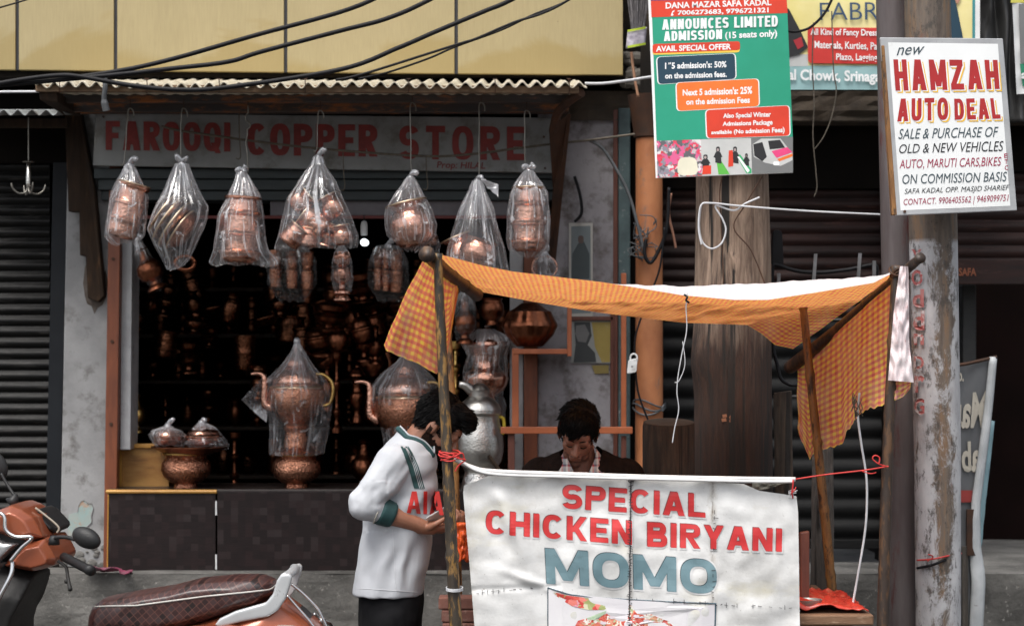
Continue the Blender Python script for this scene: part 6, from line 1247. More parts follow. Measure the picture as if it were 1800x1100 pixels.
# right hand stack, grey pot, fluted bowl
px_vessel('stacked_vessel', 'stackpot', 855, 574, 735, 42, -.02, cop, 'tall stacked copper vessel with conical lid in plastic beside the orange rack', 'vessel', n=36)
bag([(578, 840, 868), (590, 826, 890), (606, 812, 898), (625, 822, 892), (645, 816, 892), (670, 814, 890), (690, 822, 884), (712, 828, 890), (736, 836, 888)], -.02, 'torn clear plastic round the tall stacked copper vessel', m=M['film_thin'], dmax=.12, ntail=1, flatb=False, npl=8)
px_vessel('pot_stand', 'footed', 856, 735, 860, 34, .05, M['copper_old'], 'dark pot stand under the tall stacked vessel', 'stand')
def greypot():
    Y = -.22; s_ = S(Y); c = P(843, 862, Y); t = thing('tinned_urn', c, 'large grey tinned metal urn with pointed lid beside the customer', 'urn'); h = (862-672)/s_; r = 42/s_
    pr = [(0, 0), (.72, 0), (.78, .02), (.70, .10), (.62, .17), (.66, .20), (.90, .27), (1, .36), (.98, .48), (.90, .58), (.84, .64), (.83, .70), (.88, .71), (.88, .73), (.80, .755)]
    m = MB(); dd = [pr[0]]
    for a, b in zip(pr, pr[1:]): dd += [(lerp(a[0], b[0], k/3), lerp(a[1], b[1], k/3)) for k in (1, 2, 3)]
    m.lathe([(a*r, b*h) for a, b in dd], c, 40); smooth_angle(m.build('body', M['tinned'], t), 50); m = MB(); m.lathe([(a*r, b*h) for a, b in [(.90, .735), (.90, .75), (.78, .81), (.50, .86), (.42, .87), (.42, .91), (.44, .93), (.30, .97), (.12, 1), (0, 1)]], c, 40); smooth_angle(m.build('lid', M['tinned'], t), 50)
    m = MB(); m.tube(spline([c+V(-r*.35, 0, h*.93), c+V(-r*.62, -.01, h*.975), c+V(-r*.85, -.015, h*.985)], 6), [r*.24-.001*k for k in range(13)], 9); m.build('lid_flap', M['tinned'], t, smooth=True)
    m = MB(); m.tube(spline([c+V(r*.82, 0, h*.68), c+V(r*1.0, 0, h*.66), c+V(r*1.02, 0, h*.56), c+V(r*.94, 0, h*.52)], 6), .009, 8); m.build('handle', mat('yellow_enamel', (.55, .40, .03)), t, smooth=True)
greypot()
m = MB(); Yf = -.22; s_ = S(Yf); c = P(931, 609, Yf); pr = [(0, 0), (.45, 0), (.55, .06), (.86, .30), (1, .52), (.98, .60), (.80, .86), (.78, .90), (.70, .92), (.55, .98), (.3, 1.12), (0, 1.16)]; dd = [pr[0]]
for a, b in zip(pr, pr[1:]): dd += [(lerp(a[0], b[0], k/4), lerp(a[1], b[1], k/4)) for k in (1, 2, 3, 4)]
m.lathe([(a*50/s_, b*68/s_) for a, b in dd], c, 72, fn=lambda a, t: 1-.09*(1-abs(math.sin(a*5)))**2*(1 if .12 < t < .8 else .2)); smooth_angle(tag(m.build('fluted_bowl', M['copper_old']), 'dark lobed copper vessel on the orange rack shelf', 'vessel'), 60)
px_vessel('copper_bowl', 'footed', 864, 524, 572, 22, -.1, M['copper_old'], 'dark copper cup above the tall stacked vessel', 'cup')
px_vessel('bagged_jug', 'ewer', 817, 520, 604, 20, -.15, M['copper_old'], 'dull copper jug in grey plastic right of the canopy flap', 'jug'); bag([(512, 808, 828), (540, 800, 836), (580, 798, 838), (606, 804, 830)], -.15, 'grey plastic bag round a dull jug right of the canopy flap', m=M['film_dim'])
px_vessel('brass_candlestick', 'candle', 801, 600, 715, 13, .1, M['brass'], 'brass candlestick between the canopy flap and the stacked vessel', 'candlestick')
def rack():
    Y = -.32; t = thing('orange_rack', P(1000, 765, Y), 'orange painted steel rack with a dark shelf in front of the lilac wall', 'rack'); om = mat('rack_orange', (.36, .10, .035), (.26, .065, .02), 6, .5, bump=.2, spots=(.10, .04, .02), sscale=10, sramp=(.62, .72))
    for q in ((900, 612, 912, 760, 0), (997, 520, 1005, 626, .0), (1092, 480, 1101, 762, .0)): m = MB(); m.pbox(q[0], q[1], q[2], q[3], Y+q[4], .03); m.build('upright', om, t, bevel=.003)
    m = MB(); m.pbox(902, 613, 998, 622, Y-.004, .03); m.build('shelf_rail', om, t, bevel=.003); m = MB(); m.pbox(880, 750, 1112, 762, Y-.004, .03); m.build('cross_bar', om, t, bevel=.003)
    a = P(905, 616, Y); b = P(1003, 616, Y); m = MB(); m.box((a.x, Y+.03, a.z-.012), (b.x, Y+.3, a.z+.006)); m.build('shelf', M['maroon_wood'], t, bevel=.002)
    m = MB(); m.pbox(893, 762, 905, 1010, Y+.02, .03); m.pbox(1092, 766, 1101, 1010, Y+.02, .03); m.build('leg', M['maroon_wood'], t, bevel=.002)
    m = MB(); m.tube([P(858, 800, Y), P(895, 850, Y)], .012, 6); m.build('brace', M['darkwood'], t)
rack()
def pictures():
    t = thing('picture', P(1022, 490, -.015), 'framed print of a dark standing figure on the lilac pillar', 'picture'); s = lambda x, y: P(x, y, -.015)
    m = MB(); m.pbox(1000, 392, 1042, 556, -.015, .01); m.build('mount', flat('old_paper', (.42, .41, .38), wear=(.2, .18, .15)), t); patch('print', [(1004, 398), (1038, 397), (1039, 550), (1004, 551)], s, flat('print_bluegrey', (.16, .19, .20)), t, .001)
    patch('figure_print', [(1014, 432), (1019, 424), (1026, 424), (1030, 432), (1036, 446), (1036, 490), (1004, 490), (1006, 446)], s, flat('print_slate', (.045, .06, .065)), t, .002); patch('head_print', rrect([(1016, 414), (1026, 414), (1026, 428), (1016, 428)], 5), s, flat('print_brown', (.09, .06, .05)), t, .0025)
    t = thing('picture', P(1040, 655, -.012), 'peeling black and white portrait print with a yellowed right half on the lilac pillar', 'picture'); s = lambda x, y: P(x, y, -.012)
    m = MB(); m.pbox(1004, 562, 1074, 638, -.012, .008); m.build('paper', flat('old_print_paper', (.28, .29, .28), wear=(.12, .12, .11)), t); patch('yellowed_part', [(1040, 566), (1073, 566), (1072, 636), (1058, 637), (1046, 610)], s, flat('print_ochre', (.32, .24, .06), wear=(.4, .38, .3)), t, .001)
    patch('portrait_print', [(1009, 566), (1037, 566), (1040, 590), (1033, 606), (1046, 620), (1048, 636), (1008, 637), (1012, 606)], s, flat('print_charcoal', (.035, .04, .042)), t, .002); patch('face_print', [(1013, 572), (1028, 570), (1036, 586), (1030, 602), (1016, 600), (1011, 586)], s, flat('print_midgrey', (.14, .14, .14)), t, .003)
    m = MB(); m.quadprism([P(1040, 642, -.006), P(1070, 641, -.006), P(1070, 656, -.006), P(1046, 657, -.006)], V(0, .004, 0)); tag(m.build('paper_scrap', flat('scrap_ochre', (.22, .17, .05))), 'torn ochre paper scrap on the lilac pillar below the portrait', 'paper scrap')
    m = MB(); m.pbox(1004, 556, 1078, 563, -.03, .03); m.pbox(1073, 550, 1079, 760, -.03, .03); tag(m.build('wooden_batten', M['maroon_wood'], bevel=.002), 'dark wooden batten framing the prints on the lilac pillar', 'batten')
pictures()
# ---------------------------------------------------------------- the dim stock inside
def stock():
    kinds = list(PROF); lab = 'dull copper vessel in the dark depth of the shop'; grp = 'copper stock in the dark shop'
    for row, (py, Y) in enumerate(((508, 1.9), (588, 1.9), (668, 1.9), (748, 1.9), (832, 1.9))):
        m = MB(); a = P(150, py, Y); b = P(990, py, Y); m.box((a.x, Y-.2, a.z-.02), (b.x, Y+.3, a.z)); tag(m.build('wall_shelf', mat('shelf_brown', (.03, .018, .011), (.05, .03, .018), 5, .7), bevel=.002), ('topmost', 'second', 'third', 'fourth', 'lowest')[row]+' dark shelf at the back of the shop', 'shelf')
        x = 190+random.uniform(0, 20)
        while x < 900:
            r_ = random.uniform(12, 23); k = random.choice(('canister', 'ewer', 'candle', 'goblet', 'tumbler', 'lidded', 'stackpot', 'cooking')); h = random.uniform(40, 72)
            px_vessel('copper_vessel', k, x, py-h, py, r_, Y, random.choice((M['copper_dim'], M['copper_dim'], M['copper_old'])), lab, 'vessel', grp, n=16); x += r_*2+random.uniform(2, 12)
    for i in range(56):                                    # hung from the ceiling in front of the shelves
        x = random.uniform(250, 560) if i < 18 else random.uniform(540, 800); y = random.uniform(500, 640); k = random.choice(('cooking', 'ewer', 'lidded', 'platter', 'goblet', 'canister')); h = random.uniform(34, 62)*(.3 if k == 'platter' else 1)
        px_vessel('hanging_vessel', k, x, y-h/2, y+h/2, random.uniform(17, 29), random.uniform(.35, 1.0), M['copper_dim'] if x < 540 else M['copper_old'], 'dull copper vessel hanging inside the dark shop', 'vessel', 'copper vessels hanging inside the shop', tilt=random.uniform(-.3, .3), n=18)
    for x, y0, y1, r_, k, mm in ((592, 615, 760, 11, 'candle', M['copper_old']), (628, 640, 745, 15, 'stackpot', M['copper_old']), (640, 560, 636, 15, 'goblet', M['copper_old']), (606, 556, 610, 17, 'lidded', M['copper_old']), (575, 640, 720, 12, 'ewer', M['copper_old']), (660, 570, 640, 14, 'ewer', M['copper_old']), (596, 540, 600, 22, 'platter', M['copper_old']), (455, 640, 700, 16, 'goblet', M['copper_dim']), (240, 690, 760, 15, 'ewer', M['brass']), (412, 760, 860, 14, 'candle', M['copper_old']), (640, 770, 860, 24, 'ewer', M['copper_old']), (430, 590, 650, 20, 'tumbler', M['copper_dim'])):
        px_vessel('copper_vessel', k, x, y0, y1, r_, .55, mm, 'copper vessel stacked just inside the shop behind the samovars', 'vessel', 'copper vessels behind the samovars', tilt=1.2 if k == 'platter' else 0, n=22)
stock()
# ---------------------------------------------------------------- people
def skin_mat(name, c1, c2, hairc):
    m = mat(name, c1, c2, 14, .5, bump=.12, bscale=90, spots=[x*.72 for x in c1], sscale=26, sramp=(.6, .75), bdist=.002); b = m.node_tree.nodes['Principled BSDF']; b.inputs['Subsurface Weight'].default_value = .12; b.inputs['Subsurface Radius'].default_value = (.012, .005, .003); b.inputs['Subsurface Scale'].default_value = .6; return m
M['skin_a'] = skin_mat('warm_brown_skin', (.24, .105, .062), (.29, .13, .08), 0); M['skin_b'] = skin_mat('weathered_brown_skin', (.25, .105, .066), (.31, .135, .085), 0)
M['hair'] = mat('black_hair', (.0035, .0032, .0034), (.007, .0065, .0065), 30, .5, bump=.22, bscale=160, stretch=(1, 1, .4), spec=.1)
M['beard'] = mat('short_beard', (.007, .005, .0045), (.028, .013, .009), 120, .8, bump=.6, bscale=300, spec=.08)
M['jersey'] = mat('white_jersey', (.43, .445, .47), (.37, .385, .41), 5, .75, bump=.18, bscale=220, bdist=.002); M['jersey_green'] = mat('dark_green_cloth', (.010, .045, .047), (.016, .06, .06), 12, .75, bump=.2, bscale=200); M['trouser'] = mat('black_trousers', (.005, .005, .006), (.010, .010, .011), 7, .9, spec=.1, bump=.3, bscale=60)
M['jacket'] = mat('dark_brown_jacket', (.009, .006, .005), (.016, .010, .008), 6, .9, spec=.08, stretch=(6, 6, 1), bump=.4, bscale=50)
class Frame:
    def __init__(s, c, f, u): s.c = Vector(c); s.f = Vector(f).normalized(); u = Vector(u); s.u = (u-s.f*u.dot(s.f)).normalized(); s.s = s.f.cross(s.u)
    def p(s, f, u, sd=0): return s.c+s.f*f+s.u*u+s.s*sd
    def M(s): return Matrix((s.s, s.f, s.u)).transposed()        # local axes: side, forward, up
    def loc(s, w_): d = w_-s.c; return d.dot(s.f), d.dot(s.u), d.dot(s.s)
def add_head(mb, F, nose=1.0):
    Mx = F.M(); e = lambda f, u, sd, r: mb.ell(F.p(f, u, sd), r, Mx)
    e(-.008, .030, 0, (.074, .096, .088)); e(.022, -.030, 0, (.060, .070, .080)); e(.030, -.072, 0, (.050, .052, .040)); e(.066, -.100, 0, (.024, .022, .020)); e(.062, .028, 0, (.055, .032, .036))
    mb.cap(F.p(.080, .014, -.036), F.p(.080, .014, .036), .0125); mb.cap(F.p(.089, .008), F.p(.107*nose, -.030), .0085, .0125); e(.097, -.036, .012, .0085); e(.097, -.036, -.012, .0085)
    for k in (-1, 1):
        e(.054, -.022, k*.038, .021); e(-.012, -.012, k*.075, (.010, .020, .031)); e(-.004, -.006, k*.079, (.006, .012, .018)); e(.042, -.075, k*.036, (.018, .03, .022)); e(.073, -.004, k*.029, (.016, .012, .009))
    mb.cap(F.p(.087, -.060, -.018), F.p(.087, -.060, .018), .0075); mb.cap(F.p(.084, -.072, -.016), F.p(.084, -.072, .016), .0085)
def add_hand(mb, c, f, n, sp, side=1, curl=(.3, .9, 1.2), thumb=1, sc=1.0):
    """c wrist, f along the palm, n palm normal (where the fingers curl), sp towards the index finger"""
    c, f, n, sp = Vector(c), Vector(f).normalized(), Vector(n).normalized(), Vector(sp).normalized(); Mx = Matrix((sp, f, n)).transposed()
    mb.cap(c-f*.02, c+f*.03, .026*sc, .028*sc); mb.ell(c+f*.055*sc, (.040*sc, .052*sc, .019*sc), Mx)
    for k, (o, L) in enumerate(((.030, .96), (.010, 1.05), (-.011, .98), (-.031, .80))):
        p = c+f*(.092-.006*abs(k-1))*sc+sp*o*sc; pts = [p-f*.025, p]; a = 0
        for seg, cu in zip((.042, .026, .021), curl): a += cu+.06*k; pts.append(pts[-1]+(f*math.cos(a)+n*math.sin(a))*seg*L*sc)
        mb.chain(pts, [.0095*sc, .0092*sc, .0086*sc, .0078*sc, .0066*sc])
    tb = c+f*.026*sc+sp*.030*sc; t1 = tb+(sp*.55+f*.62+n*.3)*.040*sc; t2 = t1+(f*.8+n*.5+sp*.05)*.032*sc; t3 = t2+(f*.75+n*.5-sp*.35)*.024*sc
    mb.chain([tb, t1, t2, t3], [.014*sc, .0115*sc, .0098*sc, .008*sc])
def hair_cap(name, F, blobs, parent, n_tuft, cut=None, ln=(.012, .03), lift=.35, seed=1, flow=None):
    rnd = random.Random(seed); mb = MB(); Mx = F.M()
    for f, u, sd, r_ in blobs: mb.ell(F.p(f, u, sd), r_, Mx)
    me = remeshed(mb, .0055, 9, .5); bm = bmesh.new(); bm.from_mesh(me)
    bm.normal_update(); ns = [v.normal.copy() for v in bm.verts]
    for v, n_ in zip(bm.verts, ns):
        d = v.co-F.c; v.co += n_*(.0018*noise.noise(d*40)+.0008*noise.noise(d*120))
    if cut:
        bad = [f for f in bm.faces if cut(*F.loc(f.calc_center_median()))]; bmesh.ops.delete(bm, geom=bad, context='FACES')
    bm.normal_update(); fc = [(f.calc_center_median().copy(), f.normal.copy()) for f in bm.faces]; bm.to_mesh(me); bm.free()
    o = mesh_obj(name, me, M['hair'], parent); tb = MB()
    for _ in range(n_tuft):
        c, n = rnd.choice(fc); fl = flow(*F.loc(c)) if flow else F.f*.6-F.u*.1
        fl = fl-n*fl.dot(n); fl = fl.normalized() if fl.length > 1e-4 else F.f; d = (n*lift+fl+V(rnd.gauss(0, .14), rnd.gauss(0, .14), rnd.gauss(0, .14))).normalized(); L = rnd.uniform(*ln)
        tb.tube([c-n*.002, c+d*L*.35+n*L*.10, c+d*L*.7+n*L*.08, c+d*L-n*L*.02], [.0020, .0019, .0014, .0003], 3, cap=False)
    tb.build('hair_tufts', M['hair'], o, smooth=True); return o
def brows(F, parent, w_=.022):
    for k in (-1, 1):
        m = MB(); m.tube(spline([F.p(.090, .020, k*.010), F.p(.090, .026, k*.026), F.p(.078, .022, k*.044)], 5), [.003, .0042, .0046, .0046, .0044, .0042, .004, .0036, .003, .0024, .0012], 6, sq=.6); m.build('eyebrow', M['hair'], parent, smooth=True)
def loft(mb, rows, Yc, n=40, e=2.3):
    """rows: (py, back px, front px, half width): closed body sections"""
    vs = []
    for y, xb, xf, hw in rows:
        for k in range(n):
            a = 2*math.pi*k/n; c_, s_ = math.cos(a), math.sin(a); q = P((xb+xf)/2, y, Yc); hx = (xf-xb)/2/S(Yc)
            vs.append(V(q.x+hx*math.copysign(abs(c_)**(2/e), c_), Yc+hw*math.copysign(abs(s_)**(2/e), s_), q.z))
    m = len(rows); mb.add(vs, [(i*n+k, (i+1)*n+k, (i+1)*n+(k+1) % n, i*n+(k+1) % n) for i in range(m-1) for k in range(n)]+[tuple(range(n)), tuple(m*n-1-k for k in range(n))])
def drape(me, amp, fr, seed=0, mask=None):
    ns = [v.normal.copy() for v in me.vertices]
    for v, n_ in zip(me.vertices, ns):
        p = v.co.copy(); k = mask(p) if mask else 1
        if not k: continue
        w_ = noise.noise(V(p.x*fr[0]+seed, p.y*fr[1], p.z*fr[2]))+.5*noise.noise(V(p.x*fr[0]*2.1, p.y*fr[1]*2.1+seed, p.z*fr[2]*2.1)); v.co = p+n_*amp*w_*k
def pix(w_): d = CAMD+w_.y; return 900+w_.x/d*FPX, HOR-(w_.z-EYE)/d*FPX

def customer():
    Yc = -2.45; root = thing('person', P(685, 1360, Yc), 'bearded young person in a white jersey standing bowed over a phone beside the stall', 'person')
    F = Frame(P(769, 751, Yc), (.77, -.06, -.64), (.64, 0, .77)); mb = MB(); add_head(mb, F)
    mb.cap(P(716, 800, Yc), F.p(-.03, -.05), .062, .055)
    loft(mb, [(800, 685, 745, .12), (840, 665, 755, .17), (920, 655, 748, .16), (1000, 645, 735, .15), (1060, 640, 735, .16)], Yc)
    sh, el, wr = P(690, 814, -2.635), P(645, 888, -2.67), P(742, 925, -2.60); mb.chain([sh, el], [.056, .043]); mb.chain([el, lerp(el, wr, .35), wr], [.040, .043, .029])
    fa = (wr-el).normalized(); add_hand(mb, wr+fa*.01, V(.95, .22, -.02), V(.1, .25, 1), V(-.1, -1, .12), curl=(.5, .8, .8))
    sh2, el2, wr2 = P(706, 812, -2.26), P(678, 905, -2.22), P(762, 925, -2.36); mb.chain([sh2, el2], [.056, .043]); mb.chain([el2, lerp(el2, wr2, .35), wr2], [.040, .042, .029])
    add_hand(mb, wr2, V(.95, -.25, 0), V(.1, -.3, 1), V(-.1, 1, .1), curl=(.6, .9, .9))
    for y in (-2.55, -2.35):
        hp, kn, an = P(690, 1050, y), V(P(690, 0, y).x, y-.01, .47), V(P(682, 0, y).x, y, .09); mb.chain([hp, kn, an], [.078, .056, .04]); mb.cap(an+V(0, 0, -.04), an+V(.17, 0, -.055), .034, .03)
    me = remeshed(mb, .0042, 5, .45); o = mesh_obj('body', me, [M['skin_a'], M['beard']], root)
    off = o.location
    for p in me.polygons:
        f, u, s_ = F.loc(p.center+off)
        if abs(s_) < .085 and f > -.022 and -.15 < u: 
            lim = -.046+.008*noise.noise((p.center+off)*60)+(.040 if f < -.004 else .016 if f < .016 else 0)-(.006 if f > .085 else 0)
            mouth = f > .082 and -.078 < u < -.054
            must = f > .080 and -.055 < u < -.044
            if (u < lim and not mouth and f < .125 and u > -.135) or must: p.material_index = 1
    for k in (-1, 1):
        m = MB(); m.ell(F.p(.074, -.002, k*.029), .0115); m.build('eye', flat('eye_white', (.5, .47, .44), .25), o, smooth=True)
    brows(F, o)
    hair_cap('hair', F, [(-.018, .050, 0, (.083, .100, .088)), (.050, .094, 0, (.064, .054, .036)), (.080, .074, 0, (.052, .028, .028)), (-.045, .004, 0, (.068, .052, .064)), (.012, .03, .05, (.036, .048, .052)), (.012, .03, -.05, (.036, .048, .052))], o, 2600, cut=lambda f, u, s_: (f > .060 and u < .050) or (f > .022 and u < .018) or (-.03 < f < .012 and u < .012 and abs(s_) > .05) or u < -.060, ln=(.018, .036), lift=.10, seed=3, flow=lambda f, u, s_: F.f*(.9 if f > 0 else -.1)+F.u*(.35 if f > .03 else -.35))
    # trousers and shoes
    mb = MB(); loft(mb, [(1000, 634, 742, .165), (1050, 630, 744, .185), (1100, 632, 742, .19), (1125, 636, 740, .185)], Yc)
    for y in (-2.555, -2.345): mb.chain([P(688, 1090, y), V(P(690, 0, y).x, y-.01, .47), V(P(683, 0, y).x, y, .10)], [.098, .082, .068])
    me = remeshed(mb, .009, 6, .5); drape(me, .008, (14, 14, 6), 5); mesh_obj('trousers', me, M['trouser'], root)
    for y in (-2.55, -2.35):
        m = MB(); a = V(P(682, 0, y).x, y, .05); m.cap(a+V(-.04, 0, 0), a+V(.19, 0, -.012), .048, .040); mm = remeshed(m, .008, 3)
        for v in mm.vertices: v.co.z = max(v.co.z, .006)
        mesh_obj('shoe', mm, flat('shoe_grey', (.06, .06, .065)), root)
    # jersey
    mb = MB(); loft(mb, [(752, 701, 733, .070), (764, 694, 745, .100), (778, 680, 757, .140), (796, 665, 767, .180), (822, 653, 769, .200), (860, 647, 768, .200), (905, 641, 764, .195), (960, 634, 757, .190), (1005, 627, 750, .192), (1030, 622, 746, .196), (1042, 621, 743, .196)], Yc)
    cu = lerp(el, wr, .27); mb.chain([P(693, 815, -2.62), lerp(sh, el, .55), el+V(-.012, 0, .008), lerp(el, cu, .6), cu], [.076, .068, .062, .055, .049]); cu2 = lerp(el2, wr2, .35); mb.chain([P(706, 812, -2.28), el2, cu2], [.078, .064, .052])
    me = remeshed(mb, .0048, 7, .5); bm = bmesh.new(); bm.from_mesh(me); bad = []
    for f in bm.faces:
        c = f.calc_center_median(); x, y = pix(c)
        if x < 760 and y < 753+(x-700)*1.02 and abs(c.y-Yc) < .112-.0006*max(0, x-735): bad.append(f)
    bmesh.ops.delete(bm, geom=bad, context='FACES'); bm.edges.index_update()
    be = [e for e in bm.edges if len(e.link_faces) == 1]; nxt = {}
    for e in be:
        for a_, b_ in (e.verts, reversed(e.verts)): nxt.setdefault(a_, []).append(b_)
    best = []; seen = set()
    for v0 in list(nxt):
        if v0 in seen: continue
        lp = [v0]; seen.add(v0)
        while True:
            c_ = [q for q in nxt[lp[-1]] if q not in seen]
            if not c_: break
            lp.append(c_[0]); seen.add(c_[0])
        if len(lp) > len(best): best = lp
    cc = [v.co.copy() for v in best]
    for _ in range(14): cc = [(cc[i-1]+cc[i]*2+cc[(i+1) % len(cc)])/4 for i in range(len(cc))]
    cc = cc[::3]; cc.append(cc[0].copy()); bm.to_mesh(me); bm.free()
    def arm(p): return 1 if pix(p)[0] < 700 and pix(p)[1] > 845 and p.y < -2.5 and pix(p)[1] < 935 else 0
    drape(me, .0045, (9, 9, 5), 2); drape(me, .0042, (30, 6, 12), 8, arm)
    ns = [v.normal.copy() for v in me.vertices]
    for v, n_ in zip(me.vertices, ns):                      # long folds pulled from shoulder and waist
        x, y = pix(v.co)
        v.co += n_*(.006*math.sin((x*.62+y*.78)*.15+2*noise.noise(V(x*.03, y*.03, 1)))*math.exp(-((y-870)/70)**2)*(1 if x > 680 else .5)+.006*math.sin(x*.17+y*.045+2.5*noise.noise(V(x*.02, y*.02, 4)))*sm((y-920)/80)*(1-.75*sm((y-1005)/35)))
    o = mesh_obj('jersey', me, [M['jersey'], M['jersey_green'], mat('jersey_grey', (.10, .13, .14), (.13, .16, .17), 12, .7)], root); off = o.location
    tri = [Vector(v.co)+off for v in me.vertices]; bvh = BVHTree.FromPolygons(tri, [tuple(p.vertices) for p in me.polygons])
    axis = (cu-el).normalized(); axis2 = (cu2-el2).normalized()
    for p in me.polygons:
        c = p.center+off; x, y = pix(c); d = (c-cu).dot(axis); d2 = (c-cu2).dot(axis2); near = (c-cu-axis*d).length < .068; near2 = (c-cu2-axis2*d2).length < .07
        if near2 and c.y > -2.3 and .02 < d2 < .09: p.material_index = 1
    def onshirt(px, py):
        o_ = camo.location; d_ = (P(px, py, -2.5)-o_).normalized(); h = bvh.ray_cast(o_, d_)
        return h[0] if h[0] is not None else P(px, py, -2.62)
    def strip(name, poly_l, poly_r, mt, off_, n=26):
        mb = MB(); mb.grid(4, n, lambda u, v: (lambda t: onshirt(lerp(interp(poly_l, t), interp(poly_r, t), u), lerp(poly_l[0][0], poly_l[-1][0], 1-v) if False else t))(lerp(poly_l[0][0], poly_l[-1][0], 1-v))+V(0, -off_, 0)); return mb.build(name, mt, o, smooth=True)
    L0 = [(784, 704), (795, 709), (820, 718), (858, 728)]; R0 = [(784, 718), (795, 725), (820, 736), (858, 747)]
    strip('shoulder_panel', L0, R0, M['jersey_green'], .003)
    for a, b in ((.50, .56), (.66, .72), (.82, .87)): strip('white_stripe', [(y, lerp(x, interp(R0, y), a)) for y, x in L0], [(y, lerp(x, interp(R0, y), b)) for y, x in L0], M['jersey'], .0042)
    # collar
    mb = MB(); mb.tube(cc, .0115, 8, cap=False); mb.build('collar', M['jersey_green'], o, smooth=True); mb = MB(); mb.tube([q+V(.007, -.002, .010) for q in cc], .0035, 6, cap=False); mb.build('collar_piping', M['jersey'], o, smooth=True)
    red = flat('shirt_red', (.55, .035, .03)); text_on('shirt_lettering', 'AIA', [(716, 863), (780, 863), (780, 905), (715, 901)], onshirt, red, o, block=(.19, .66, .13), off=.0025, cut=40)
    mb = MB(); mb.tube([cu+axis*(-.012+.058*k/6) for k in range(7)], [.0535, .0545, .054, .0525, .0515, .0505, .047], 24); mb.build('cuff', M['jersey_green'], o, smooth=True)
    mb = MB(); mb.cap(cu+axis*.012, cu+axis*.020, .0545, .0545, 24); mb.tube([cu-axis*.012+(V(0, 1, 0)*math.cos(a)+axis.cross(V(0, 1, 0)).normalized()*math.sin(a))*.0545 for a in [k*math.pi/14 for k in range(29)]], .003, 6, cap=False); mb.v = mb.v[-29*6:]; mb.f = [tuple(i-min(min(f) for f in mb.f[-28*6:]) for i in f) for f in mb.f[-28*6:]]; mb.build('cuff_piping', mat('piping_cream', (.6, .58, .5)), o, smooth=True)
    mb = MB(); mb.tube([onshirt(x, interp([(622, 1036), (746, 1044)], x)-3)+V(0, -.001, 0) for x in range(626, 744, 6)], .0012, 5); mb.build('hem_seam', mat('seam_grey', (.5, .51, .53)), o)
    mb = MB(); mb.tube([onshirt(x, y)+V(0, -.0005, 0) for x, y in [(lerp(690, 696, k/20), lerp(930, 1036, k/20)) for k in range(21)]], .0009, 5); mb.build('side_seam', mat('seam_grey2', (.52, .53, .55)), o)
    ph = thing('phone', P(778, 912, -2.52), 'white phone held by the person in the white jersey', 'phone'); mb = MB(); a, b, c, d = P(750, 908, -2.63), P(792, 883, -2.61), P(796, 908, -2.49), P(766, 926, -2.49); mb.quadprism([a, b, c, d], V(-.004, 0, -.009)); mb.build('case', W, ph, bevel=.003)
    mb = MB(); q = (a+b+c+d)/4; mb.add([lerp(x, q, .1)+V(.001, -.0004, .0024) for x in (a, b, c, d)], [(0, 1, 2, 3)]); mb.build('screen', flat('phone_glass', (.55, .60, .66), .15), ph)
customer()

